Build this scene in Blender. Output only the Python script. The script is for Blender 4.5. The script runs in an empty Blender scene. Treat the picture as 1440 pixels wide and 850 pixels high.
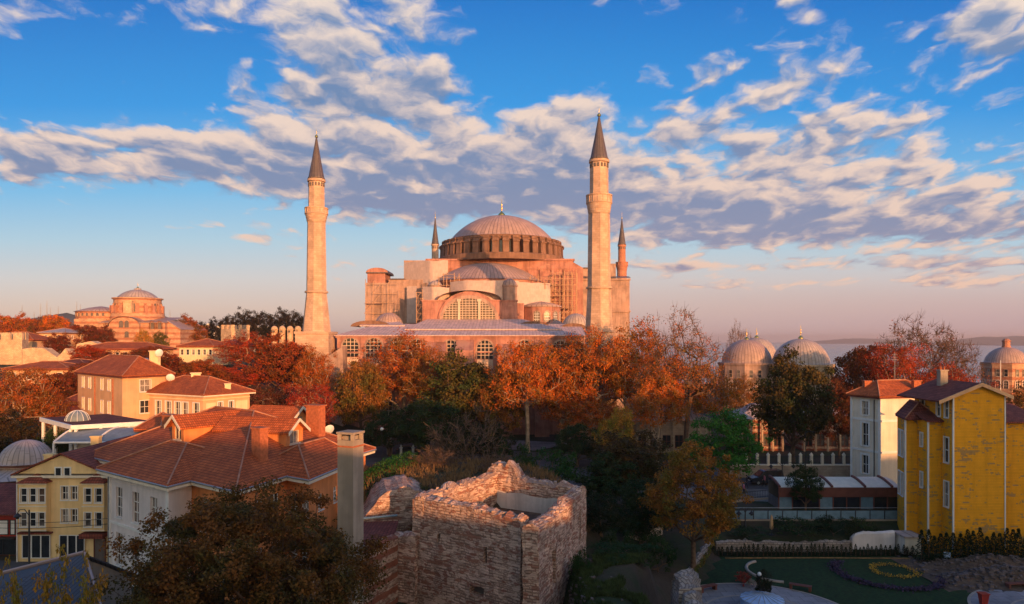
import bpy, bmesh, math, random
import numpy as np
from mathutils import Vector, Matrix, noise as mnoise
R = math.radians
sc = bpy.context.scene
COL = sc.collection
F = 1000.0          # focal length of the photograph in its own pixels
CZ = 20.0           # height of the roof terrace the photograph was taken from

# ------------------------------------------------------------------ camera, sky, sun, exposure
cam = bpy.data.objects.new('camera', bpy.data.cameras.new('camera'))
COL.objects.link(cam)
cam.location = (0, 0, CZ)
cam.rotation_euler = (R(90), 0, 0)
cam.data.sensor_width = 36
cam.data.lens = 36 * F / 1440
cam.data.shift_y = 53 / 1440
cam.data.clip_start = 0.5
cam.data.clip_end = 40000
sc.camera = cam
sc.view_settings.view_transform = 'Standard'
sc.view_settings.look = 'None'
sc.view_settings.gamma = 1
sc.view_settings.use_curve_mapping = False
sc.view_settings.exposure = 0.35
sc.render.film_transparent = False

SUN_EL, SUN_AZ = 6.5, 29.0       # degrees above the horizon, degrees to the right of straight behind the camera
sun_dir = Vector((math.sin(R(SUN_AZ)) * math.cos(R(SUN_EL)), -math.cos(R(SUN_AZ)) * math.cos(R(SUN_EL)), math.sin(R(SUN_EL))))
sl = bpy.data.lights.new('sun', 'SUN')
sl.energy = 5.0
sl.angle = R(0.55)
sl.color = (1.0, 0.45, 0.17)
sun = bpy.data.objects.new('sun', sl)
COL.objects.link(sun)
sun.location = (60, -100, 90)
sun.rotation_euler = sun_dir.to_track_quat('Z', 'Y').to_euler()

world = bpy.data.worlds.new('World')
sc.world = world
world.use_nodes = True
world.cycles.sampling_method = 'MANUAL'
world.cycles.sample_map_resolution = 512


class NT:
    """small helper to write node trees as expressions"""
    def __init__(s, tree):
        s.t = tree
        tree.nodes.clear()

    def n(s, typ, inputs=None, **attr):
        nd = s.t.nodes.new(typ)
        for k, v in attr.items():
            setattr(nd, k, v)
        for k, v in (inputs or {}).items():
            s.set(nd.inputs[k], v)
        return nd

    def set(s, sock, v):
        if isinstance(v, bpy.types.NodeSocket):
            s.t.links.new(v, sock)
        elif isinstance(v, (tuple, list)) and len(v) == 3 and sock.type == 'RGBA':
            sock.default_value = (*v, 1)
        else:
            sock.default_value = v

    def m(s, op, a, b=0.0, c=0.0, clamp=False):
        nd = s.t.nodes.new('ShaderNodeMath')
        nd.operation = op
        nd.use_clamp = clamp
        for i, v in enumerate((a, b, c)):
            s.set(nd.inputs[i], v)
        return nd.outputs[0]

    def vec(s, x, y, z=0.0):
        return s.n('ShaderNodeCombineXYZ', {0: x, 1: y, 2: z}).outputs[0]

    def sep(s, v):
        return s.n('ShaderNodeSeparateXYZ', {0: v}).outputs

    def noise(s, v, scale, detail=4, rough=.55, dist=0.0, dim='3D'):
        nd = s.n('ShaderNodeTexNoise', {'Vector': v, 'Scale': scale, 'Detail': detail, 'Roughness': rough, 'Distortion': dist}, noise_dimensions=dim)
        return nd.outputs[0]

    def ramp(s, fac, stops, interp='LINEAR'):
        nd = s.t.nodes.new('ShaderNodeValToRGB')
        nd.color_ramp.interpolation = interp
        e = nd.color_ramp.elements
        while len(e) < len(stops):
            e.new(0.5)
        for el, (p, c) in zip(e, sorted(stops, key=lambda q: q[0])):
            el.position = p
            el.color = (*c, 1) if isinstance(c, (tuple, list)) else (c, c, c, 1)
        s.set(nd.inputs[0], fac)
        return nd.outputs[0]

    def mix(s, fac, a, b, mode='MIX'):
        nd = s.t.nodes.new('ShaderNodeMix')
        nd.data_type = 'RGBA'
        nd.blend_type = mode
        s.set(nd.inputs[0], fac)
        s.set(nd.inputs[6], a)
        s.set(nd.inputs[7], b)
        return nd.outputs[2]

    def smooth(s, x, lo, hi):
        nd = s.n('ShaderNodeMapRange', {0: x, 1: lo, 2: hi, 3: 0.0, 4: 1.0}, interpolation_type='SMOOTHSTEP')
        return nd.outputs[0]


def make_sky():
    t = NT(world.node_tree)
    d = t.sep(t.n('ShaderNodeTexCoord').outputs['Generated'])
    yy = t.m('MAXIMUM', t.m('ABSOLUTE', d[1]), .2)
    u = t.m('DIVIDE', d[0], yy)
    v = t.m('MAXIMUM', t.m('DIVIDE', d[2], yy), -.02)
    vv = t.m('ADD', v, .24)
    pu = t.m('DIVIDE', u, vv)
    pv = t.m('DIVIDE', 1.0, vv)
    p = t.vec(pu, pv, 0.0)
    wob = t.noise(p, 3.0, 4, .6)
    # broad banks and gaps: centre, half extents in units of the tangent of the angle, weight
    banks = [(290, 218, 190, 40, .36), (50, 218, 58, 34, .32), (520, 60, 170, 100, .24), (580, 140, 110, 55, .12),
             (600, 225, 170, 55, .24), (560, 268, 190, 34, .30), (800, 195, 75, 75, .24), (840, 240, 90, 50, .16), (740, 290, 100, 40, .12),
             (980, 275, 130, 42, .24), (1160, 225, 150, 50, .12), (1340, 270, 130, 50, .18), (1080, 300, 170, 32, .26), (1330, 318, 190, 20, .24), (1000, 330, 150, 14, .2),
             (1395, 35, 65, 45, .34), (1330, 395, 110, 15, .26), (1010, 402, 220, 9, .24), (950, 375, 120, 7, .2), (1340, 370, 140, 10, .2), (375, 138, 65, 24, .10),
             (190, 118, 26, 14, .16), (300, 320, 80, 26, .10), (400, 335, 60, 12, .1), (50, 8, 80, 22, .14), (1090, 118, 55, 26, .12), (1050, 205, 26, 16, .16), (960, 185, 50, 20, .16),
             (1140, 22, 18, 12, .16), (150, 95, 190, 60, -.2), (60, 150, 90, 22, -.15), (120, 345, 240, 70, -.3), (770, 45, 130, 70, -.2), (1150, 200, 290, 110, .05), (915, 215, 26, 50, -.08), (700, 130, 40, 60, -.08), (690, 200, 40, 90, -.05), (940, 50, 130, 45, -.10), (660, 440, 1400, 34, -.5)]
    tot = top = None
    for (px, py, rx, ry, w) in banks:
        a = t.m('DIVIDE', t.m('SUBTRACT', u, (px - 720) / F), rx / F)
        b = t.m('DIVIDE', t.m('SUBTRACT', v, (478 - py) / F), ry / F)
        r2 = t.m('ADD', t.m('MULTIPLY', a, a), t.m('MULTIPLY', b, b))
        g = t.m('MULTIPLY', t.m('POWER', math.e, t.m('MULTIPLY', r2, -.9)), w)
        tot = g if tot is None else t.m('ADD', tot, g)
        if w > .15:
            gb = t.m('MULTIPLY', g, b)
            top = gb if top is None else t.m('ADD', top, gb)

    wv = t.n('ShaderNodeTexNoise', {'Vector': p, 'Scale': 4.0, 'Detail': 4, 'Roughness': .6}, noise_dimensions='2D').outputs['Color']
    ws = t.sep(wv)
    pu = t.m('ADD', pu, t.m('MULTIPLY', t.m('SUBTRACT', ws[0], .5), .16))
    pv = t.m('ADD', pv, t.m('MULTIPLY', t.m('SUBTRACT', ws[1], .5), .16))

    def dens(a, b):
        q = t.vec(t.m('ADD', a, 3.7), t.m('ADD', b, 1.3), 0.0)
        big = t.noise(q, 1.9, 2, .5, .0, '2D')
        mid = t.noise(q, 6.5, 9, .62, .0, '2D')
        out = t.m('ADD', t.m('MULTIPLY', big, .30), t.m('MULTIPLY', mid, .50))
        for scl, w in ((7.0, .27), (17.0, .13)):
            vo = t.n('ShaderNodeTexVoronoi', {'Vector': q, 'Scale': scl, 'Smoothness': .5}, voronoi_dimensions='2D', feature='SMOOTH_F1').outputs['Distance']
            out = t.m('SUBTRACT', out, t.m('MULTIPLY', t.m('SUBTRACT', vo, .42), w))
        return t.m('ADD', out, .085)
    d0 = t.m('ADD', dens(pu, pv), tot)
    # the same field a little higher in the sky, to know which side of a cloud is its sunlit top
    k = t.m('DIVIDE', .013, t.m('MULTIPLY', vv, vv))
    d1 = t.m('ADD', dens(t.m('ADD', pu, t.m('DIVIDE', .006, vv)), t.m('SUBTRACT', pv, k)), tot)
    mask = t.smooth(d0, .50, .70)
    lit = t.m('ADD', t.m('ADD', t.m('MULTIPLY', t.m('SUBTRACT', d0, d1), 3.4), .54), t.m('MULTIPLY', top, 1.6))
    lit = t.m('SUBTRACT', lit, t.m('MULTIPLY', t.smooth(d0, .66, .98), .42), clamp=True)
    lit = t.m('ADD', lit, t.m('MULTIPLY', t.m('SUBTRACT', t.noise(t.vec(pu, pv, 5.0), 11.0, 6, .6), .5), .55), clamp=True)
    el = t.m('DIVIDE', v, .5, clamp=True)
    bright = t.ramp(el, [(0, (0.693, 0.433, 0.315)), (.3, (0.677, 0.488, 0.394)), (1, (0.724, 0.598, 0.504))])
    dark = t.ramp(el, [(0, (0.331, 0.236, 0.268)), (.3, (0.213, 0.228, 0.331)), (.65, (0.134, 0.205, 0.346)), (1, (0.142, 0.228, 0.394))])
    cloud = t.mix(t.smooth(lit, .0, 1.0), dark, bright)
    nish = t.n('ShaderNodeTexSky', sky_type='NISHITA', sun_disc=False, sun_elevation=R(SUN_EL), sun_rotation=R(180 - SUN_AZ), altitude=60, air_density=1.0, dust_density=.6, ozone_density=2.0).outputs[0]
    clear = t.ramp(el, [(0, (0.520, 0.370, 0.315)), (0.08, (0.575, 0.441, 0.370)), (0.17, (0.504, 0.488, 0.488)), (0.28, (0.331, 0.480, 0.583)), (0.42, (0.150, 0.394, 0.630)), (0.66, (0.024, 0.244, 0.598)), (1, (0.006, 0.134, 0.457))])
    warmer = t.smooth(u, -.8, .8)
    clear = t.mix(t.m('MULTIPLY', warmer, t.m('SUBTRACT', 1.0, t.smooth(v, .01, .13))), clear, (.43, .31, .33))
    # the Sky Texture carries the brightness round the sun; its anti-solar side takes the clear-air colour
    front = t.smooth(d[1], -.35, .15)
    clear10 = t.mix(1.0, clear, (10., 10., 10.), 'MULTIPLY')
    cloud10 = t.mix(1.0, cloud, (10., 10., 10.), 'MULTIPLY')
    glow = t.mix(1.0, nish, (4.1, 3.0, 2.2), 'MULTIPLY')
    skyc = t.mix(t.m('MULTIPLY', front, .97), glow, clear10)
    full = t.mix(t.m('MULTIPLY', mask, t.m('ADD', t.m('MULTIPLY', front, .55), .40)), skyc, cloud10)
    bg = t.n('ShaderNodeBackground', {'Color': full, 'Strength': .1})
    t.t.links.new(bg.outputs[0], t.n('ShaderNodeOutputWorld').inputs[0])


make_sky()

# ------------------------------------------------------------------ materials
MATS = {}


def new_mat(name):
    m = bpy.data.materials.new(name)
    m.use_nodes = True
    MATS[name] = m
    return m, NT(m.node_tree)


def finish(t, color, rough=.9, bump=None, bump_str=.3, bump_dist=.05, metallic=0.0, spec=.25, **kw):
    ins = {'Base Color': color, 'Roughness': rough, 'Metallic': metallic, 'Specular IOR Level': spec}
    ins.update(kw)
    if bump is not None:
        ins['Normal'] = t.n('ShaderNodeBump', {'Height': bump, 'Strength': bump_str, 'Distance': bump_dist}).outputs[0]
    bs = t.n('ShaderNodeBsdfPrincipled', ins)
    t.t.links.new(bs.outputs[0], t.n('ShaderNodeOutputMaterial').inputs[0])


def scale_c(c, k):
    return tuple(min(1, x * k) for x in c)


def m_plaster(name, c, stain=.35, rough=.92, streak=.5, patch=None):
    m, t = new_mat(name)
    uv = t.n('ShaderNodeTexCoord').outputs['UV']
    s = t.sep(uv)
    st = t.noise(t.vec(t.m('MULTIPLY', s[0], 1.3), t.m('MULTIPLY', s[1], .12)), 1.0, 5, .65)
    cl = t.noise(uv, .35, 6, .6)
    f = t.m('ADD', t.m('MULTIPLY', st, streak), t.m('MULTIPLY', cl, 1 - streak))
    f = t.smooth(f, .36, .66)
    col = t.mix(f, scale_c(c, 1 - stain), scale_c(c, 1.08))
    if patch:
        pm = t.smooth(t.noise(uv, .22, 5, .62), .55, .62)
        col = t.mix(t.m('MULTIPLY', pm, .75), col, patch)
    finish(t, col, rough, t.noise(uv, 6.0, 5, .6), .25, .04)
    return m


def m_brick(name, c1, c2, mortar, bw=.4, bh=.18, ms=.02, bump=.5, band=None, big=.5, rough=.95, broken=0.0):
    """coursed masonry; band = (period, share, colour 1, colour 2) puts brick bands between the stone courses"""
    m, t = new_mat(name)
    uv = t.n('ShaderNodeTexCoord').outputs['UV']
    wob = t.n('ShaderNodeTexNoise', {'Vector': uv, 'Scale': 1.6, 'Detail': 3}).outputs['Color']
    uvw = t.n('ShaderNodeVectorMath', {0: uv, 1: t.mix(1.0, wob, (.10, .10, .10), 'MULTIPLY')}, operation='ADD').outputs[0]
    br = t.n('ShaderNodeTexBrick', {'Vector': uvw, 'Color1': c1, 'Color2': c2, 'Mortar': mortar, 'Scale': 1.0, 'Mortar Size': ms, 'Mortar Smooth': .4,
                                   'Brick Width': bw, 'Row Height': bh, 'Bias': 0.0})
    col, h = br.outputs['Color'], t.m('SUBTRACT', 1.0, br.outputs['Fac'])
    if broken:
        # patches relaid with larger, rougher stones, and courses that were never level
        wob2 = t.n('ShaderNodeTexNoise', {'Vector': uv, 'Scale': .9, 'Detail': 4}).outputs['Color']
        uv2 = t.n('ShaderNodeVectorMath', {0: uvw, 1: t.mix(1.0, wob2, (.30, .16, .1), 'MULTIPLY')}, operation='ADD').outputs[0]
        b2 = t.n('ShaderNodeTexBrick', {'Vector': uv2, 'Color1': scale_c(c1, 1.06), 'Color2': scale_c(c2, .8), 'Mortar': scale_c(mortar, .8), 'Scale': 1.0, 'Mortar Size': ms * 1.5, 'Mortar Smooth': .7,
                                       'Brick Width': bw * 1.55, 'Row Height': bh * 1.45}, offset=.37, offset_frequency=3)
        mk = t.smooth(t.noise(uv, .75, 4, .65), .42, .50)
        col = t.mix(mk, col, b2.outputs['Color'])
        h = t.mix(mk, h, t.m('SUBTRACT', 1.0, b2.outputs['Fac']))
        vo = t.n('ShaderNodeTexVoronoi', {'Vector': t.n('ShaderNodeVectorMath', {0: uv2, 1: (2.6, 5.4, 1.0)}, operation='MULTIPLY').outputs[0], 'Scale': 1.0}).outputs
        sv = t.sep(vo['Color'])[0]
        col = t.mix(t.m('MULTIPLY', t.smooth(sv, .66, .72), .75), col, scale_c(c1, 1.05))
        col = t.mix(t.m('MULTIPLY', t.m('LESS_THAN', sv, .14), .7), col, (.30, .115, .08))
    if band:
        per, share, b1, b2 = band
        b = t.n('ShaderNodeTexBrick', {'Vector': uvw, 'Color1': b1, 'Color2': b2, 'Mortar': scale_c(mortar, .9), 'Scale': 1.0, 'Mortar Size': .012, 'Brick Width': .34, 'Row Height': .09})
        vv = t.sep(uvw)[1]
        jag = t.m('MULTIPLY', t.m('SUBTRACT', t.noise(uv, .8, 3), .5), per * .18)
        ph = t.m('FRACT', t.m('DIVIDE', t.m('ADD', vv, jag), per))
        bf = t.m('LESS_THAN', ph, share)
        if broken:
            bf = t.m('MULTIPLY', bf, t.smooth(t.noise(uv, .45, 5, .7), broken - .03, broken + .05))
        col = t.mix(bf, col, b.outputs['Color'])
        h = t.mix(bf, h, t.m('MULTIPLY', t.m('SUBTRACT', 1.0, b.outputs['Fac']), .7))
    n1 = t.smooth(t.noise(uv, big, 6, .65), .3, .72)
    col = t.mix(n1, t.mix(1.0, col, (.72, .69, .68), 'MULTIPLY'), t.mix(1.0, col, (1.12, 1.08, 1.04), 'MULTIPLY'))
    n2 = t.noise(uv, 5.0, 4, .6)
    hh = t.m('ADD', h, t.m('MULTIPLY', n2, .8))
    col = t.mix(t.smooth(n2, .62, .75), col, t.mix(1.0, col, (.5, .45, .42), 'MULTIPLY'))
    finish(t, col, rough, hh, bump, .08)
    return m


def m_tile(name, c, dark=.55, row=.36, colw=.24):
    m, t = new_mat(name)
    uv = t.n('ShaderNodeTexCoord').outputs['UV']
    br = t.n('ShaderNodeTexBrick', {'Vector': uv, 'Color1': scale_c(c, 1.18), 'Color2': scale_c(c, .74), 'Mortar': scale_c(c, dark * .6), 'Scale': 1.0, 'Mortar Size': .022,
                                   'Mortar Smooth': .3, 'Brick Width': colw, 'Row Height': row}, offset=0.0)
    s = t.sep(uv)
    n1 = t.smooth(t.noise(uv, .5, 6, .66), .34, .7)
    col = t.mix(n1, t.mix(1.0, br.outputs[0], (.66, .62, .62), 'MULTIPLY'), br.outputs[0])
    moss = t.smooth(t.noise(uv, 1.1, 7, .75), .56, .70)
    col = t.mix(t.m('MULTIPLY', moss, .5), col, (.10, .075, .055))
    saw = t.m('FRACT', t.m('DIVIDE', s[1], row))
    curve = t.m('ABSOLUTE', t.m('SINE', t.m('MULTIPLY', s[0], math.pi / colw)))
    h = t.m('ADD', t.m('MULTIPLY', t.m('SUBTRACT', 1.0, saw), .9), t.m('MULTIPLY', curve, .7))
    col = t.mix(t.m('MULTIPLY', t.smooth(saw, .74, .98), .75), col, scale_c(c, .22))  # shade under the lip of each tile row, painted into the colour
    finish(t, col, .88, h, .55, .06)
    return m


def m_lead(name, c, nseam=1.0, rough=.55, stain=.3, seam_k=.8):
    """lead sheets: seams run along whole numbers of the first surface coordinate"""
    m, t = new_mat(name)
    uv = t.n('ShaderNodeTexCoord').outputs['UV']
    s = t.sep(uv)
    fr = t.m('FRACT', t.m('MULTIPLY', s[0], nseam))
    seam = t.m('GREATER_THAN', t.m('ABSOLUTE', t.m('SUBTRACT', fr, .5)), .40)
    row = t.m('GREATER_THAN', t.m('FRACT', t.m('MULTIPLY', t.m('ADD', s[1], t.m('MULTIPLY', t.m('FLOOR', t.m('MULTIPLY', s[0], nseam)), .37)), .55)), .95)
    n1 = t.smooth(t.noise(t.vec(t.m('MULTIPLY', s[0], .7), t.m('MULTIPLY', s[1], .3)), 1.2, 6, .65), .32, .7)
    cell = t.n('ShaderNodeTexWhiteNoise', {'Vector': t.vec(t.m('FLOOR', t.m('MULTIPLY', s[0], nseam)), t.m('FLOOR', t.m('MULTIPLY', s[1], .55)))}, noise_dimensions='2D').outputs[0]
    n1 = t.m('ADD', t.m('MULTIPLY', n1, .65), t.m('MULTIPLY', cell, .35))
    col = t.mix(n1, scale_c(c, 1 - stain), scale_c(c, 1.12))
    col = t.mix(t.m('MULTIPLY', t.m('MAXIMUM', seam, t.m('MULTIPLY', row, .6)), seam_k), col, scale_c(c, .36))
    finish(t, col, rough, seam, .5, .06, spec=.4)
    return m


def m_plain(name, c, rough=.6, metallic=0.0, spec=.3, vary=.18, scale=1.5, bump=0.0, **kw):
    m, t = new_mat(name)
    ob = t.n('ShaderNodeTexCoord').outputs['Object']
    n = t.noise(ob, scale, 5, .62)
    col = t.mix(t.smooth(n, .3, .7), scale_c(c, 1 - vary), scale_c(c, 1 + vary * .6))
    finish(t, col, rough, n if bump else None, bump, .05, metallic, spec, **kw)
    return m


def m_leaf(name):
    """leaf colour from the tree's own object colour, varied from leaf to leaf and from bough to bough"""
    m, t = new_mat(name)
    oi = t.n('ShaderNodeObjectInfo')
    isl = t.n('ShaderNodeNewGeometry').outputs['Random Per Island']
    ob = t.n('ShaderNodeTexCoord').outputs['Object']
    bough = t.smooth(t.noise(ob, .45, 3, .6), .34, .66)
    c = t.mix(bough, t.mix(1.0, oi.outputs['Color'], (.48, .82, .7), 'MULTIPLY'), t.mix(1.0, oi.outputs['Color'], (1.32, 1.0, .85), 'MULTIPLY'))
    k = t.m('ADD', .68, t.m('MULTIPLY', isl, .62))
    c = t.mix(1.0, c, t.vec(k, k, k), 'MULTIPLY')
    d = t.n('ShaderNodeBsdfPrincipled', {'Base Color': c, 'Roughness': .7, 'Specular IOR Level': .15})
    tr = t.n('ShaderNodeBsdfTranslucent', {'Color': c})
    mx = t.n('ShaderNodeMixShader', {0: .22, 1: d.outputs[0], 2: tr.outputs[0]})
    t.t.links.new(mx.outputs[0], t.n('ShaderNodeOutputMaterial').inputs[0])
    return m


def m_ground():
    m, t = new_mat('ground')
    ob = t.n('ShaderNodeTexCoord').outputs['Object']
    s = t.sep(ob)
    a = t.smooth(t.noise(ob, .12, 6, .65), .40, .60)
    b = t.noise(ob, 2.2, 5, .7)
    soil = t.mix(b, (.040, .028, .020), (.13, .09, .06))
    grass = t.mix(b, (.018, .035, .010), (.07, .085, .026))
    finish(t, t.mix(1.0, t.mix(a, soil, grass), (.6, .6, .6), 'MULTIPLY'), .95, b, .6, .12)
    return m


def m_asphalt(name, c, joints=None):
    m, t = new_mat(name)
    ob = t.n('ShaderNodeTexCoord').outputs['Object']
    n = t.smooth(t.noise(ob, .25, 6, .65), .3, .7)
    f = t.noise(ob, 9, 3, .6)
    col = t.mix(n, scale_c(c, .7), scale_c(c, 1.25))
    if joints:
        br = t.n('ShaderNodeTexBrick', {'Vector': ob, 'Color1': (1, 1, 1), 'Color2': (.8, .8, .8), 'Mortar': (.45, .45, .45), 'Scale': 1.0, 'Mortar Size': .02, 'Brick Width': joints[0], 'Row Height': joints[1]})
        col = t.mix(1.0, col, br.outputs[0], 'MULTIPLY')
    finish(t, col, .85, f, .3, .02)
    return m


def m_siding(name, c):
    """painted clapboard with the paint peeled off in long thin patches"""
    m, t = new_mat(name)
    uv = t.n('ShaderNodeTexCoord').outputs['UV']
    s = t.sep(uv)
    bh = .16
    row = t.m('FLOOR', t.m('DIVIDE', s[1], bh))
    fr = t.m('FRACT', t.m('DIVIDE', s[1], bh))
    rn = t.n('ShaderNodeTexWhiteNoise', {'W': row}, noise_dimensions='1D').outputs[0]
    n = t.noise(t.vec(t.m('ADD', t.m('MULTIPLY', s[0], .55), t.m('MULTIPLY', rn, 37.)), t.m('MULTIPLY', row, .16)), 1.0, 7, .72)
    big = t.noise(uv, .38, 3, .55)
    peel = t.smooth(t.m('ADD', n, t.m('MULTIPLY', t.m('SUBTRACT', big, .5), .5)), .555, .61)
    col = t.mix(t.noise(uv, 1.2, 4), scale_c(c, .78), scale_c(c, 1.12))
    col = t.mix(t.m('MULTIPLY', rn, .25), col, scale_c(c, .7))
    bare = t.mix(t.noise(uv, 4.0, 3), (.10, .075, .05), (.36, .28, .17))
    dirt = t.smooth(t.noise(t.vec(t.m('MULTIPLY', s[0], 1.1), t.m('MULTIPLY', s[1], .14)), 1.0, 5, .65), .42, .75)
    col = t.mix(t.m('MULTIPLY', dirt, .38), col, scale_c(c, .45))
    col = t.mix(t.m('MULTIPLY', peel, .7), col, bare)
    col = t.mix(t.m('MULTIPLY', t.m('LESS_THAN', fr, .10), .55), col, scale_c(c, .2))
    finish(t, col, .8, t.m('ADD', fr, t.m('MULTIPLY', peel, -.3)), .5, .03)
    return m


def m_water():
    m, t = new_mat('water')
    ob = t.n('ShaderNodeTexCoord').outputs['Object']
    n = t.noise(ob, .05, 6, .6)
    finish(t, (.05, .07, .10), .22, n, .25, 1.5, spec=.5)
    return m


M = MATS
m_plaster('mosque_plaster', (.45, .215, .175), .48, patch=(.42, .235, .185))
m_plaster('mosque_stone', (.43, .29, .245), .46, patch=(.40, .25, .20))
m_plaster('drum_stone', (.24, .135, .10), .45)
m_plaster('window_stone', (.62, .47, .38), .2)
m_brick('minaret_stone', (.60, .43, .335), (.50, .345, .26), (.36, .245, .19), .9, .45, .015, .15, big=.25)
m_brick('minaret_brick', (.50, .22, .15), (.42, .18, .12), (.40, .24, .18), .5, .25, .02, .2, big=.25)
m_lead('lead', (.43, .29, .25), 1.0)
m_lead('lead_dark', (.11, .09, .10), 1.0)
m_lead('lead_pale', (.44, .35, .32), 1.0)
m_lead('lead_roof', (.66, .46, .42), 1.35, .85, .30, .4)
m_lead('corrugated', (.085, .085, .10), 4.5, .9)
m_plain('gold', (.85, .55, .16), .28, 1.0)
m_plain('dark_metal', (.03, .03, .035), .45, .3)
m_plain('grey_metal', (.30, .31, .33), .45, .4)
m_plain('scaffold_metal', (.50, .30, .19), .6, .1)
m_plain('white_paint', (.72, .70, .67), .55, vary=.08)
m_plain('cream_paint', (.72, .62, .48), .7, vary=.1)
m_plaster('tarp', (.50, .39, .37), .16, .75, .6)
m_plain('glass', (.022, .026, .032), .07, 0, .6, vary=.3)
m_plain('warm_glass', (.11, .075, .06), .12, 0, .5, vary=.5, scale=.6)
m_plain('pale_glass', (.17, .21, .24), .5, 0, .25)
m_plain('curtain', (.26, .22, .19), .35, 0, .4, vary=.5, scale=2)
m_plain('curtained', (.10, .09, .085), .15, 0, .5, vary=.8, scale=1.1)
m_plain('blue_glass', (.16, .25, .32), .12, 0, .5)
m_plaster('ochre_plaster', (.70, .40, .22), .2)
m_plaster('cream_plaster', (.80, .60, .36), .16)
m_plaster('pale_plaster', (.74, .64, .52), .2)
m_plaster('white_plaster', (.70, .62, .60), .2)
m_plaster('orange_plaster', (.70, .25, .085), .3)
m_plaster('yellow_plaster', (.80, .57, .28), .2)
m_plaster('concrete', (.40, .32, .25), .35)
m_plaster('dark_plaster_and_shade', (.16, .13, .12), .3)  # dark walls, and painted shade inside holes and openings
m_plaster('interior_plaster', (.62, .56, .52), .35)
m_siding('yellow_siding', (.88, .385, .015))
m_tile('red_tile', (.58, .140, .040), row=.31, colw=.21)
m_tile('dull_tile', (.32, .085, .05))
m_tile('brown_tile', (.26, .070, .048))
m_plain('ridge_tile', (.42, .19, .115), .9, vary=.3)
m_plain('roof_wood', (.16, .055, .04), .7)
m_plain('chimney_brick', (.42, .125, .055), .9, vary=.3, scale=4)
m_brick('ruin_stone', (.66, .47, .375), (.46, .295, .225), (.34, .22, .17), .30, .14, .04, .6, band=(.85, .26, (.42, .19, .13), (.30, .12, .085)), big=.4, broken=.53)
m_brick('banded_stone', (.62, .45, .36), (.48, .32, .24), (.32, .20, .15), .34, .19, .035, .8, band=(1.0, .40, (.40, .12, .065), (.30, .085, .05)), broken=.30)
m_brick('fort_stone', (.76, .55, .37), (.62, .43, .28), (.44, .29, .19), .6, .3, .03, .6)
m_brick('church_stone', (.60, .37, .25), (.50, .27, .17), (.40, .24, .16), .8, .35, .03, .4, band=(2.0, .4, (.48, .19, .11), (.40, .15, .09)))
m_brick('garden_stone', (.42, .36, .32), (.30, .25, .22), (.20, .16, .14), .45, .25, .04, .8)
m_brick('bath_stone', (.34, .26, .20), (.28, .15, .11), (.22, .15, .12), .6, .3, .03, .5, band=(1.1, .35, (.26, .09, .06), (.2, .07, .05)))
m_brick('beige_stone', (.46, .37, .29), (.40, .31, .24), (.30, .23, .18), .8, .4, .015, .3)  # plain beige masonry for walls and columns
m_plain('rubble_rock', (.13, .10, .095), .95, vary=.5, scale=2.5, bump=.6)
m_plain('rim_rock', (.46, .31, .24), .95, vary=.5, scale=2.5)
m_plain('earth', (.10, .065, .045), .95, vary=.5, scale=1.2, bump=.6)
m_plain('bark', (.14, .085, .055), .95, vary=.4, scale=3, bump=.5)
m_plain('pale_bark', (.40, .29, .20), .9, vary=.4, scale=1.2, bump=.4)
m_plain('wood', (.14, .045, .03), .7)
m_plain('red_paint', (.34, .035, .025), .5)
m_plain('van_paint', (.022, .026, .036), .25, 0, .6)
m_plain('rubber', (.02, .02, .02), .9)
m_plain('blue_cloth', (.33, .45, .66), .7)
m_plain('tan_cloth', (.50, .30, .15), .85)
m_plain('skin', (.45, .27, .19), .7)
m_plain('dark_cloth', (.035, .035, .05), .9)
m_plain('pink_cloth', (.55, .16, .22), .9)
m_plain('light_cloth', (.5, .46, .44), .9)
m_plain('hair', (.025, .018, .014), .8)
m_plain('hill', (.055, .06, .05), 1, vary=.4, scale=.01)
m_leaf('leaf')
m_ground()
m_asphalt('asphalt', (.075, .07, .075))
m_asphalt('paving', (.22, .19, .18), (.9, .6))
m_asphalt('plaza', (.26, .24, .26), (1.2, 1.2))
m_plain('kerb', (.34, .28, .24), .85)
m_plain('lawn', (.011, .034, .006), .95, vary=.45, scale=3, bump=.5)
m_plain('ledge_grass', (.045, .068, .018), .95, vary=.5, scale=2)
m_plain('purple_flower', (.05, .032, .065), .9, vary=.5, scale=5)
m_plain('yellow_flower', (.40, .22, .018), .8, vary=.3)
m_plain('dry_grass', (.20, .115, .05), .95, vary=.45, scale=2)
m_water()


# ------------------------------------------------------------------ mesh helpers
def P(px, py, D):
    """the place seen at pixel (px, py) of the 1440 x 850 photograph, D metres ahead"""
    return Vector(((px - 720) * D / F, D, CZ - (py - 478) * D / F))


def PX(px, D):
    return (px - 720) * D / F


def PZ(py, D):
    return CZ - (py - 478) * D / F


def auto_uv(pts):
    n = (pts[1] - pts[0]).cross(pts[2] - pts[0])
    if len(pts) > 3:
        n = n + (pts[2] - pts[0]).cross(pts[3] - pts[0])
    if n.length < 1e-12:
        return [(0, 0)] * len(pts)
    n.normalize()
    if abs(n.z) > .985:
        ud, vd = Vector((1, 0, 0)), Vector((0, 1, 0))
    else:
        ud = Vector((-n.y, n.x, 0)).normalized()
        vd = n.cross(ud)
    return [(p.dot(ud), p.dot(vd)) for p in pts]


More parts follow.
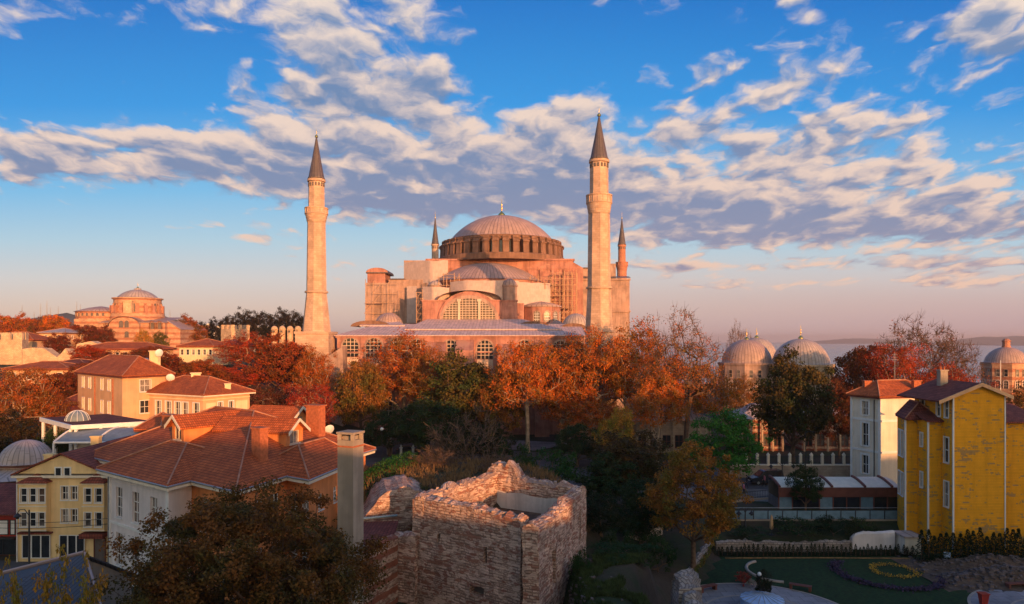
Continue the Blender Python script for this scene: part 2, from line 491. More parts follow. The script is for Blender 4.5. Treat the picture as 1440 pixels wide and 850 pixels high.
class MB:
    def __init__(s):
        s.v, s.f, s.uv, s.mi, s.sm = [], [], [], [], []

    def face(s, pts, uv=None, mi=0, smooth=False):
        pts = [Vector(p) for p in pts]
        b = len(s.v)
        s.v += [tuple(p) for p in pts]
        s.f.append(tuple(range(b, b + len(pts))))
        s.uv += uv or auto_uv(pts)
        s.mi.append(mi)
        s.sm.append(smooth)
        return s

    def grid(s, rows, uvs=None, closed=False, mi=0, smooth=True):
        """rows of points, joined into quads with shared corners"""
        b, nr, nc = len(s.v), len(rows), len(rows[0])
        for r in rows:
            s.v += [tuple(p) for p in r]
        for i in range(nr - 1):
            for j in range(nc if closed else nc - 1):
                k = (j + 1) % nc
                q = (b + i * nc + j, b + i * nc + k, b + (i + 1) * nc + k, b + (i + 1) * nc + j)
                s.f.append(q)
                if uvs:
                    (u0, v0), (u1, v1) = uvs(i, j), uvs(i + 1, j + 1)
                    s.uv += [(u0, v0), (u1, v0), (u1, v1), (u0, v1)]
                else:
                    s.uv += auto_uv([Vector(s.v[x]) for x in q])
                s.mi.append(mi)
                s.sm.append(smooth)
        return s

    def hexa(s, p, mi=0):
        """eight corners: bottom four counter-clockwise from above, then the top four"""
        p = [Vector(x) for x in p]
        for q in ((3, 2, 1, 0), (4, 5, 6, 7), (0, 1, 5, 4), (1, 2, 6, 5), (2, 3, 7, 6), (3, 0, 4, 7)):
            s.face([p[i] for i in q], mi=mi)
        return s

    def box(s, x0, x1, y0, y1, z0, z1, mi=0):
        return s.hexa([(x0, y0, z0), (x1, y0, z0), (x1, y1, z0), (x0, y1, z0), (x0, y0, z1), (x1, y0, z1), (x1, y1, z1), (x0, y1, z1)], mi)

    def prism(s, poly, z0, z1, mi=0, bottom=True):
        """upright prism over a counter-clockwise plan"""
        n = len(poly)
        a = [Vector((p[0], p[1], z0)) for p in poly]
        b = [Vector((p[0], p[1], z1)) for p in poly]
        for i in range(n):
            j = (i + 1) % n
            s.face([a[i], a[j], b[j], b[i]], mi=mi)
        s.face(b, mi=mi)
        if bottom:
            s.face(a[::-1], mi=mi)
        return s

    def slab(s, pts, t, mi=0):
        """a sloping sheet of thickness t under the given polygon"""
        a = [Vector(p) for p in pts]
        b = [p - Vector((0, 0, t)) for p in a]
        s.face(a, mi=mi)
        s.face(b[::-1], mi=mi)
        for i in range(len(a)):
            j = (i + 1) % len(a)
            s.face([b[i], b[j], a[j], a[i]], mi=mi)
        return s

    def tube(s, pts, rad, n=6, mi=0, cap=True, smooth=True):
        pts = [Vector(p) for p in pts]
        rad = rad if isinstance(rad, (list, tuple)) else [rad] * len(pts)
        rows = []
        for i, p in enumerate(pts):
            d = (pts[min(i + 1, len(pts) - 1)] - pts[max(i - 1, 0)])
            d = d.normalized() if d.length > 1e-9 else Vector((0, 0, 1))
            a = d.orthogonal() if abs(d.z) > .95 else d.cross(Vector((0, 0, 1)))
            a.normalize()
            c = d.cross(a)
            rows.append([p + (a * math.cos(k * 2 * math.pi / n) + c * math.sin(k * 2 * math.pi / n)) * rad[i] for k in range(n)])
        s.grid(rows, lambda i, j: (j / n, i), True, mi, smooth)
        if cap:
            s.face(rows[-1], mi=mi)
            s.face(rows[0][::-1], mi=mi)
        return s

    def lathe(s, c, prof, n=32, a0=0.0, a1=360.0, mi=0, smooth=True, seams=None, sx=1.0, sy=1.0, flute=0.0):
        """profile of (radius, z) turned about the upright line through c"""
        full = abs(a1 - a0 - 360) < 1e-6
        nn = n if full else n + 1
        rows = []
        for (r, z) in prof:
            row = []
            for k in range(nn):
                a = R(a0 + (a1 - a0) * k / n)
                rr = r * (1 - flute * (k % 2))
                row.append(Vector((c[0] + rr * sx * math.cos(a), c[1] + rr * sy * math.sin(a), z)))
            rows.append(row)
        arc = [0.0]
        for i in range(1, len(prof)):
            arc.append(arc[-1] + math.hypot(prof[i][0] - prof[i - 1][0], prof[i][1] - prof[i - 1][1]))
        rm = max(p[0] for p in prof)
        ns = seams or max(8, round(2 * math.pi * rm * (a1 - a0) / 360 / 1.0))
        s.grid(rows, lambda i, j: (j / n * ns, arc[i]), full, mi, smooth)
        return s

    def build(s, name, mat, parent=None, smooth_angle=None):
        me = bpy.data.meshes.new(name)
        off = Vector((0, 0, 0))
        if parent is not None:
            off = WORLD_AT[parent.name]
        vs = [(x - off[0], y - off[1], z - off[2]) for (x, y, z) in s.v]
        me.from_pydata(vs, [], s.f)
        uvl = me.uv_layers.new(name='uv')
        uvl.data.foreach_set('uv', np.array(s.uv, dtype=np.float32).ravel())
        for m in (mat if isinstance(mat, (list, tuple)) else [mat]):
            me.materials.append(M[m] if isinstance(m, str) else m)
        me.polygons.foreach_set('material_index', np.array(s.mi, dtype=np.int32))
        me.polygons.foreach_set('use_smooth', np.array(s.sm, dtype=bool))
        me.update()
        o = bpy.data.objects.new(name, me)
        COL.objects.link(o)
        if parent is not None:
            o.parent = parent
        WORLD_AT[o.name] = off
        return o


WORLD_AT = {}


def tag(o, label=None, cat=None, group=None, kind=None):
    for k, v in (('label', label), ('category', cat), ('group', group), ('kind', kind)):
        if v:
            o[k] = v
    return o


def thing(name, label, cat, at=(0, 0, 0), group=None):
    o = bpy.data.objects.new(name, None)
    COL.objects.link(o)
    o.location = at
    o.empty_display_size = .5
    WORLD_AT[o.name] = Vector(at)
    return tag(o, label, cat, group)


def structure(mb, name, mat):
    return tag(mb.build(name, mat), kind='structure')


def copy_tree(o, loc=None, label=None, parent=None):
    c = o.copy()
    COL.objects.link(c)
    c.parent = parent
    if loc is not None:
        c.location = loc
    if label:
        c['label'] = label
    for ch in list(o.children):
        copy_tree(ch, None, None, c)
    return c


class Face:
    """an upright wall plane: u along it, z up, d outwards"""
    def __init__(s, a, b):
        a, b = Vector((a[0], a[1], 0)), Vector((b[0], b[1], 0))
        s.a, s.L = a, (b - a).length
        s.u = (b - a).normalized()
        s.n = Vector((s.u.y, -s.u.x, 0))

    def p(s, u, z, d=0.0):
        q = s.a + s.u * u + s.n * d
        return Vector((q.x, q.y, z))


def wall(mb, fc, z0, z1, holes=(), depth=.22, mi=0, u0=0.0, u1=None):
    u1 = fc.L if u1 is None else u1
    us = sorted({u0, u1, *[h[0] for h in holes], *[h[1] for h in holes]})
    zs = sorted({z0, z1, *[h[2] for h in holes], *[h[3] for h in holes]})
    for i in range(len(us) - 1):
        for j in range(len(zs) - 1):
            cu, cz = (us[i] + us[i + 1]) / 2, (zs[j] + zs[j + 1]) / 2
            if any(h[0] < cu < h[1] and h[2] < cz < h[3] for h in holes):
                continue
            mb.face([fc.p(us[i], zs[j]), fc.p(us[i + 1], zs[j]), fc.p(us[i + 1], zs[j + 1]), fc.p(us[i], zs[j + 1])], mi=mi)
    for (a, b, c, e, *_) in holes:
        r = -depth
        mb.face([fc.p(a, c), fc.p(b, c), fc.p(b, c, r), fc.p(a, c, r)], mi=mi)
        mb.face([fc.p(a, e, r), fc.p(b, e, r), fc.p(b, e), fc.p(a, e)], mi=mi)
        mb.face([fc.p(a, c, r), fc.p(a, e, r), fc.p(a, e), fc.p(a, c)], mi=mi)
        mb.face([fc.p(b, c), fc.p(b, e), fc.p(b, e, r), fc.p(b, c, r)], mi=mi)


def fbox(mb, fc, u0, u1, z0, z1, d0, d1, mi=0):
    """a box standing on a wall plane"""
    return mb.hexa([fc.p(u0, z0, d1), fc.p(u1, z0, d1), fc.p(u1, z0, d0), fc.p(u0, z0, d0), fc.p(u0, z1, d1), fc.p(u1, z1, d1), fc.p(u1, z1, d0), fc.p(u0, z1, d0)], mi)


WRNG = random.Random(12)


def window(par, fc, h, depth=.22, cols=2, rows=2, bar=.05, frame='white_paint', glass=None, surround=0.0, sill=True, name='window'):
    """glass set back in its opening, with its frame as a sub-part"""
    a, b, c, e = h[:4]
    glass = glass or WRNG.choice(('glass', 'glass', 'glass', 'warm_glass', 'curtain', 'curtained'))
    g = MB().face([fc.p(a, c, -depth + .02), fc.p(b, c, -depth + .02), fc.p(b, e, -depth + .02), fc.p(a, e, -depth + .02)]).build(name, glass, par)
    f = MB()
    d0, d1 = -depth + .025, -depth + .07
    for i in range(cols + 1):
        x = a + (b - a) * i / cols
        w = bar if 0 < i < cols else bar * 1.4
        fbox(f, fc, max(a, x - w / 2), min(b, x + w / 2), c, e, d0, d1 + .012 * (i % 2))
    for j in range(rows + 1):
        z = c + (e - c) * j / rows
        w = bar if 0 < j < rows else bar * 1.4
        fbox(f, fc, a + .003, b - .003, max(c, z - w / 2), min(e, z + w / 2), d0 - .002, d1 + .004)
    if sill:
        fbox(f, fc, a - .08, b + .08, c - .10, c - .003, .002, .12)
    if surround:
        s = surround
        fbox(f, fc, a - s, a - .003, c, e + s, .002, .07)
        fbox(f, fc, b + .003, b + s, c, e + s, .002, .07)
        fbox(f, fc, a - .003, b + .003, e + .003, e + s - .003, .002, .066)
    WORLD_AT[g.name] = WORLD_AT[par.name]
    f.build('frame', frame, g)
    return g


def arch_pts(u0, u1, z0, z1, n=10, rise=None):
    """outline of an arched opening, from lower left round over the top to lower right"""
    cu, r = (u0 + u1) / 2, (u1 - u0) / 2
    rise = r if rise is None else rise
    pts = [(u0, z0)] + [(cu - r * math.cos(math.pi * k / n), z1 - rise + rise * math.sin(math.pi * k / n)) for k in range(n + 1)] + [(u1, z0)]
    return pts


def arch_window(par, fc, u0, u1, z0, z1, d=.06, cols=3, rows=4, trim=.25, frame='white_paint', glass='glass', rise=None, name='window', bar=.08, trim_mat=None):
    """an arched light with lattice bars inside a raised stone surround"""
    o = arch_pts(u0, u1, z0, z1, 12, rise)
    g = MB().face([fc.p(u, z, d) for u, z in o][::-1] if False else [fc.p(u, z, d) for u, z in reversed(o)]).build(name, glass, par)
    f = MB()
    r = (u1 - u0) / 2
    rs = r if rise is None else rise
    cu = (u0 + u1) / 2

    def top(u):
        x = max(-1, min(1, (u - cu) / r))
        return z1 - rs + rs * math.sqrt(max(0, 1 - x * x))
    for i in range(1, cols):
        u = u0 + (u1 - u0) * i / cols
        fbox(f, fc, u - bar / 2, u + bar / 2, z0, top(u), d + .004, d + .05)
    for j in range(1, rows):
        z = z0 + (z1 - z0) * j / rows
        w = r if z < z1 - rs else r * math.sqrt(max(0, 1 - ((z - z1 + rs) / rs) ** 2))
        fbox(f, fc, cu - w, cu + w, z - bar / 2, z + bar / 2, d + .006, d + .044)
    q = arch_pts(u0 - trim, u1 + trim, z0, z1 + trim, 12, rs + trim)
    tm = MB()
    for (a, b), (c2, e) in zip(zip(o[:-1], o[1:]), zip(q[:-1], q[1:])):
        A, B, C, E = fc.p(*a, d + .12), fc.p(*b, d + .12), fc.p(*e, d + .12), fc.p(*c2, d + .12)
        A0, B0, C0, E0 = fc.p(*a, -.05), fc.p(*b, -.05), fc.p(*e, -.05), fc.p(*c2, -.05)
        tm.face([E, C, B, A])
        tm.face([A, B, B0, A0])
        tm.face([E0, C0, C, E])
    WORLD_AT[g.name] = WORLD_AT[par.name]
    if frame:
        f.build('frame', frame, g)
    tm.build('surround', trim_mat or frame or 'window_stone', g)
    return g


def mid(a, b, t=.5):
    return a + (b - a) * t


def hip_roof(mb, rb, q, z, rise, over=.5, inset=None, t=.14, along=None, gable=False):
    """hipped (or gabled) roof over the four corners q (front left, front right, back right, back left)"""
    q = [Vector((p[0], p[1], 0)) for p in q]
    c = sum(q, Vector()) / 4
    e = [p + (p - c).normalized() * over * 1.35 for p in q]
    e = [Vector((p.x, p.y, z)) for p in e]
    a, b, c2, d = e
    if along is None:
        along = (b - a).length >= (d - a).length
    if not along:
        a, b, c2, d = b, c2, d, a
    m1, m2 = mid(a, d), mid(b, c2)
    if gable:
        ins = 0.0
    else:
        ins = ((d - a).length / 2 if inset is None else inset) / max(.01, (m2 - m1).length)
        ins = min(ins, .47)
    r1, r2 = mid(m1, m2, ins), mid(m2, m1, ins)
    r1.z = r2.z = z + rise
    mb.slab([a, b, r2, r1], t)
    mb.slab([c2, d, r1, r2], t)
    if not gable:
        mb.slab([b, c2, r2], t)
        mb.slab([d, a, r1], t)
    if rb is not None:
        up = Vector((0, 0, .05))
        rb.tube([r1 + up, r2 + up], .085, 5)
        if not gable:
            for x, y in ((a, r1), (d, r1), (b, r2), (c2, r2)):
                rb.tube([x + up, y + up], .075, 5)
    return e, r1, r2


def eaves(mb, e, z, t=.28, inner=.9):
    """boxed eaves under a roof edge"""
    c = sum(e, Vector()) / len(e)
    mb.prism([c + (p - c) * .995 for p in e], z - t - .14, z - .145)


def house(name, label, cat, plan, z0, z1, wallm, roofm, rise=2.5, over=.5, holes=None, along=None, gable=False, group=None, ridge='ridge_tile',
          win=None, eave='white_paint', eave_t=.2, inset=None, roof=True):
    """plan: four corners from above, front left first and on round the right; holes: {edge: [(u0, u1, z0, z1), ...]}"""
    c = sum((Vector((p[0], p[1], 0)) for p in plan), Vector()) / len(plan)
    th = thing(name, label, cat, (c.x, c.y, z0), group)
    w = MB()
    win = win or {}
    faces = [Face(plan[i], plan[(i + 1) % len(plan)]) for i in range(len(plan))]
    for i, fc in enumerate(faces):
        wall(w, fc, z0 - 1.5, z1, (holes or {}).get(i, ()))
    w.build('wall', wallm, th)
    for i, fc in enumerate(faces):
        for h in (holes or {}).get(i, ()):
            window(th, fc, h, **{**win, **(h[4] if len(h) > 4 else {})})
    if roof:
        r, rb = MB(), MB()
        e, r1, r2 = hip_roof(r, rb if ridge else None, plan, z1 + eave_t + .15, rise, over, inset, along=along, gable=gable)
        ro = r.build('roof', roofm, th)
        WORLD_AT[ro.name] = WORLD_AT[th.name]
        if ridge:
            rb.build('ridge', ridge, ro)
        ev = MB()
        eaves(ev, e, z1 + eave_t + .15, eave_t)
        ev.build('eaves', eave, th)
        if gable:
            A, B, C2, D = e if (along or (along is None and (e[1] - e[0]).length >= (e[3] - e[0]).length)) else (e[1], e[2], e[3], e[0])
            for (x, y, rr) in ((B, C2, r2), (D, A, r1)):
                ins = (c - (x + y) / 2)
                ins.z = 0
                ins = ins.normalized() * over * .95
                k = (over + .1) / (y - x).length
                zz = rr.z - .2
                tri = [mid(x, y, k) + ins, mid(y, x, k) + ins, Vector((rr.x, rr.y, zz)) + ins]
                g = MB().face(tri)
                g.build('gable', wallm, th)
    return th, faces


def chimney(par, x, y, z0, z1, w=.6, d=.5, mat='chimney_brick', pots=True, rot=0.0, name='chimney'):
    m = MB()
    cs, sn = math.cos(rot), math.sin(rot)

    def bx(w, d, a, b):
        q = [(x + p * cs - r * sn, y + p * sn + r * cs) for p, r in ((-w / 2, -d / 2), (w / 2, -d / 2), (w / 2, d / 2), (-w / 2, d / 2))]
        m.prism(q, a, b)
    bx(w, d, z0, z1)
    bx(w * 1.18, d * 1.18, z1 + .003, z1 + .14)
    o = m.build(name, mat, par)
    if pots:
        WORLD_AT[o.name] = WORLD_AT[par.name]
        k = MB()
        bx2 = MB()
        for s in (-1, 1):
            k.lathe((x + s * w * .25 * cs, y + s * w * .25 * sn), [(.10, z1 + .14), (.09, z1 + .42), (.13, z1 + .45), (.0, z1 + .5)], 8)
        k.build('chimney_pot', 'chimney_brick', o)
    return o


def dome_prof(r, z0, h, n=14, lip=0.0):
    """profile of a dome of radius r and height h from z0"""
    Rr = (r * r + h * h) / (2 * h)
    cz = z0 + h - Rr
    a0 = math.acos(max(-1, min(1, (z0 - cz) / Rr)))
    p = [(r + lip, z0 - .01)] if lip else []
    return p + [(Rr * math.sin(a0 * (1 - k / n)) if k < n else .001, cz + Rr * math.cos(a0 * (1 - k / n))) for k in range(n + 1)]


def finial(par, x, y, z, h, mat='gold', r=.5):
    m = MB().lathe((x, y), [(r, z - .1), (r * .95, z + h * .10), (r * .55, z + h * .20), (r * .14, z + h * .26), (r * .13, z + h * .40), (r * .32, z + h * .46), (r * .12, z + h * .52), (r * .11, z + h * .62),
                            (r * .22, z + h * .67), (r * .08, z + h * .73), (r * .07, z + h * .95), (.002, z + h)], 12)
    return m.build('finial', mat, par)


# ------------------------------------------------------------------ ground
def ss(a, b, x):
    t = max(0.0, min(1.0, (x - a) / (b - a)))
    return t * t * (3 - 2 * t)


def garden_edge(y):
    return 13.8 + (max(y, 50) - 60) * .469


def gz(x, y):
    h = 13.5 * ss(74, 180, y) * ss(-24, -60, x)
    h = max(h, 7.0 * (1 - ss(.55, 1.2, math.hypot((x + 6) / 15, (y - 69) / 12))))
    h = max(h, 3.5 * ss(3, 5, x) * (1 - ss(10.6, 11.2, x)) * (1 - ss(54, 58, y)))
    if y < 82:
        g = ss(-.7, .7, x - garden_edge(y))
        low = -2.6 + 1.2 * ss(75.8, 76.6, y) + 1.4 * ss(79.6, 80.4, y)
        h = h * (1 - g) + low * g
        h -= 1.0 * ss(11.6, 14, x) * (1 - g) * (1 - ss(72, 80, y))
    far = ss(330, 560, y) * (1 - ss(-40, -120, x)) + ss(560, 900, y) * ss(-40, -120, x)
    return h * (1 - far) - 44 * far


def make_ground():
    def axis(lo, hi, step, far_lo, far_hi):
        a = list(np.arange(lo, hi + .01, step))
        g, s = hi, step
        while g < far_hi:
            s *= 1.25
            g += s
            a.append(g)
        g, s = lo, step
        while g > far_lo:
            s *= 1.25
            g -= s
            a.insert(0, g)
        return a
    xs, ys = axis(-75, 75, 1.4, -3000, 3000), axis(38, 122, 1.4, -1500, 1600)
    b = MB()
    rows = [[(x, y, gz(x, y) + (.12 * mnoise.noise(Vector((x * .35, y * .35, 0))) if gz(x, y) > 1 else 0)) for x in xs] for y in ys]
    b.grid(rows, lambda i, j: (xs[min(j, len(xs) - 1)], ys[i]))
    structure(b, 'ground', 'ground')


make_ground()
structure(MB().face([(-13000, 300, -30), (13000, 300, -30), (13000, 13000, -30), (-13000, 13000, -30)]), 'water', 'water')


def flat_sheet(name, mat, poly, dz=.02, z=None):
    return structure(MB().face([Vector((x, y, (gz(x, y) if z is None else z) + dz)) for x, y in poly]), name, mat)


# ------------------------------------------------------------------ trees
def arr_mesh(name, verts, n_per, mats):
    me = bpy.data.meshes.new(name)
    nv = len(verts)
    nf = nv // n_per
    me.vertices.add(nv)
    me.vertices.foreach_set('co', verts.astype(np.float32).ravel())
    me.loops.add(nv)
    me.loops.foreach_set('vertex_index', np.arange(nv, dtype=np.int32))
    me.polygons.add(nf)
    me.polygons.foreach_set('loop_start', np.arange(0, nv, n_per, dtype=np.int32))
    me.update(calc_edges=True)
    for m in mats:
        me.materials.append(M[m])
    return me


def leaf_verts(rng, cen, out, leaf, asp=.55):
    """a bent diamond leaf at each centre, facing more or less outwards"""
    n = len(cen)
    nor = out * .75 + rng.normal(size=(n, 3)) * .75 + np.array([0, 0, .25])
    nor /= np.linalg.norm(nor, axis=1)[:, None] + 1e-9
    rnd = rng.normal(size=(n, 3))
    a = np.cross(nor, rnd)
    a /= np.linalg.norm(a, axis=1)[:, None] + 1e-9
    b = np.cross(nor, a)
    L = leaf * rng.uniform(.6, 1.25, n)[:, None]
    v = np.stack([cen - a * L * .5, cen + b * L * asp * .5 + nor * L * .06, cen + a * L * .5, cen - b * L * asp * .5 + nor * L * .06], 1)
    return v.reshape(-1, 3)


def grow(seed, H, fork, rx, cz, rz, ncl, lpc, cr, leaf, r0=.35, leader=True, bark='bark', shell=.55, lobes=.22, twigs=0, flat=.45, low=-.75, droop=0.0, lean=0.0):
    """a tree's trunk mesh and crown mesh: clump centres in an uneven crown, joined back to the trunk by limbs"""
    rng = np.random.default_rng(seed)
    cen = []
    off = Vector((seed * 3.1, seed * 1.7, 0))
    while len(cen) < ncl:
        d = rng.normal(size=3)
        d /= np.linalg.norm(d)
        if d[2] < low:
            continue
        r = rng.uniform(0, 1) ** (1 / 3) if rng.uniform() > shell else rng.uniform(.72, 1.0)
        k = 1 + lobes * 1.8 * mnoise.noise(Vector(d) * 1.9 + off) + lobes * mnoise.noise(Vector(d) * 4.5 + off)
        z = d[2] * rz * (1.0 if d[2] > 0 else flat + (1 - flat) * .6)
        cen.append(np.array([d[0] * rx * r * k, d[1] * rx * r * k, cz + z * r * k]))
    cen = np.array(cen)
    # limbs
    tp = [np.array([0, 0, -.4]), np.array([lean * .3, 0, fork * .5]), np.array([lean * .6, 0, fork])]
    if leader:
        tp += [np.array([lean + rng.normal() * .25, rng.normal() * .25, fork + (cz - fork) * .5]), np.array([lean + rng.normal() * .4, rng.normal() * .4, cz])]
    nodes, par = [tp[0]], [-1]
    for q in tp[1:]:
        nodes.append(q)
        par.append(len(nodes) - 2)
    order = np.argsort(np.linalg.norm(cen - tp[2], axis=1))
    for i in order:
        c = cen[i]
        nn = np.array(nodes[2:])
        dist = np.linalg.norm(nn - c, axis=1) + .30 * np.linalg.norm(nn - tp[2], axis=1) + 1.2 * np.maximum(0, nn[:, 2] - c[2])
        j = int(np.argmin(dist)) + 2
        m = nodes[j] * .5 + c * .5 + rng.normal(size=3) * .08 * np.linalg.norm(c - nodes[j]) + np.array([0, 0, .06 * np.linalg.norm(c - nodes[j])])
        nodes.append(m)
        par.append(j)
        nodes.append(c)
        par.append(len(nodes) - 2)
    cnt = np.ones(len(nodes))
    for i in range(len(nodes) - 1, 0, -1):
        cnt[par[i]] += cnt[i]
    rad = r0 * (cnt / cnt[1]) ** .47
    tb = MB()
    for i in range(1, len(nodes)):
        j = par[i]
        ra = rad[i] if j > 2 else max(rad[i], rad[j] * .55)
        rb = min(rad[j], ra * 1.45) if j > 2 else rad[j] * (1.0 if i < 5 else .5)
        if j == 0:
            rb = r0 * 1.35
        sides = 7 if i < 5 else (5 if rad[i] > .06 else 3)
        if rad[i] < .012 and not twigs:
            continue
        tb.tube([nodes[j], nodes[i]], [rb, max(ra, .012)], sides, cap=False)
    if twigs:
        for c in cen:
            o = c - tp[2]
            o /= np.linalg.norm(o)
            for k in range(twigs):
                d = o * .9 + rng.normal(size=3) * .7
                d /= np.linalg.norm(d)
                L = cr * rng.uniform(.7, 1.6)
                tb.tube([c, c + d * L * .5 + rng.normal(size=3) * .08, c + d * L], [.03, .022, .010], 3, cap=False)
    o = tb.build('trunk', bark)
    tm = o.data
    bpy.data.objects.remove(o)
    # leaves
    n = ncl * lpc
    idx = np.repeat(np.arange(ncl), lpc)
    g = rng.normal(size=(n, 3))
    g /= np.linalg.norm(g, axis=1)[:, None]
    sz = rng.uniform(.6, 1.3, ncl)[idx][:, None]
    pos = cen[idx] + g * (rng.uniform(0, 1, n) ** .45)[:, None] * cr * sz * np.array([1, 1, .72])
    if droop:
        pos[:, 2] -= droop * rng.uniform(0, 1, n) ** 2
    out = pos - np.array([0, 0, cz - rz * .4])
    out /= np.linalg.norm(out, axis=1)[:, None] + 1e-9
    out = out * .6 + g * .6
    return tm, arr_mesh('crown', leaf_verts(rng, pos, out, leaf), 4, ['leaf']), H, rx


KIND = {
    'round': [grow(s, 14, 2.6, 5.6, 7.6, 6.2, 200, 95, 1.15, .40, .34) for s in (1, 2, 3)],
    'plane': [grow(s, 18, 4.2, 7.2, 11.2, 6.6, 270, 75, 1.25, .32, .42, bark='pale_bark', shell=.4, lobes=.3, low=-.8) for s in (11, 12, 13)],
    'loose': [grow(s, 18, 5.0, 6.2, 11.6, 6.4, 240, 24, 1.2, .27, .40, shell=.35, lobes=.3, twigs=3, lean=1.2) for s in (21, 22)],
    'bare': [grow(s, 14, 2.5, 6.5, 8.2, 5.8, 340, 7, 1.0, .28, .28, shell=.5, twigs=6, bark='bark') for s in (31, 32)],
    'dark': [grow(s, 12, 1.6, 4.4, 6.2, 5.6, 170, 80, .95, .36, .28, lobes=.28) for s in (41, 42)],
    'shrub': [grow(s, 3, .25, 1.9, 1.45, 1.5, 70, 46, .42, .17, .07, leader=False, shell=.5, lobes=.3) for s in (51, 52)],
    'dry': [grow(s, 4, .25, 2.8, 1.9, 2.0, 130, 5, .6, .13, .07, leader=False, shell=.5, twigs=5, bark='bark') for s in (61,)],
    'sapling': [grow(s, 5, 1.6, 1.2, 3.5, 1.7, 70, 26, .36, .17, .05, lobes=.3, shell=.3) for s in (91, 92)],
    'near': [grow(71, 12, 2.9, 4.5, 6.9, 4.9, 260, 100, .72, .25, .24, lobes=.26, bark='bark')],
    'front': [grow(81, 16, 3.0, 7.4, 9.0, 6.6, 560, 210, .85, .22, .35, lobes=.24, droop=.3)],
}
TREE_N = [0]


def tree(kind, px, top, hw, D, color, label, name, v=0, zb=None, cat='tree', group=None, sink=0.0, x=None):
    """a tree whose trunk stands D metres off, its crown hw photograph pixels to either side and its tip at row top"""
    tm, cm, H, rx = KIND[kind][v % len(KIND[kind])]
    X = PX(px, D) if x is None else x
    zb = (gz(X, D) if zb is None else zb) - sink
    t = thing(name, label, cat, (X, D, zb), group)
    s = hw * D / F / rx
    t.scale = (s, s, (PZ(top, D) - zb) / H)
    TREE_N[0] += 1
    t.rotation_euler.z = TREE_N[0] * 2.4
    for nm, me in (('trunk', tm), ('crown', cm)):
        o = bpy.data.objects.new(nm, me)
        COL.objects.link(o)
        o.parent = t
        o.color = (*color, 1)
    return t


def thuja_mesh(seed, n=900, leaf=.10):
    rng = np.random.default_rng(seed)
    h = rng.uniform(0, 1, n) ** 1.15
    r = .36 * (1 - h) ** .75 * (1 + .25 * np.sin(h * 40)) + .03
    a = rng.uniform(0, 2 * math.pi, n)
    k = rng.uniform(.6, 1.05, n)
    pos = np.stack([np.cos(a) * r * k, np.sin(a) * r * k, h * 2.0], 1)
    out = np.stack([np.cos(a), np.sin(a), np.full(n, .9)], 1)
    return arr_mesh('crown', leaf_verts(rng, pos, out, leaf), 4, ['leaf'])


# ------------------------------------------------------------------ the great domed building
def barrel(mb, xc, hw, rise, z0, y0, y1, n=12, front=None):
    rows = []
    for k in range(n + 1):
        a = math.pi * k / n
        x, z = xc - hw * math.cos(a), z0 + rise * math.sin(a)
        rows.append([Vector((x, y0, z)), Vector((x, y1, z))])
    mb.grid(rows, lambda i, j: (j * (y1 - y0), i * hw * math.pi / n), smooth=True)
    if front is not None:
        front.face([r[0] + Vector((0, .05, 0)) for r in rows][::-1])


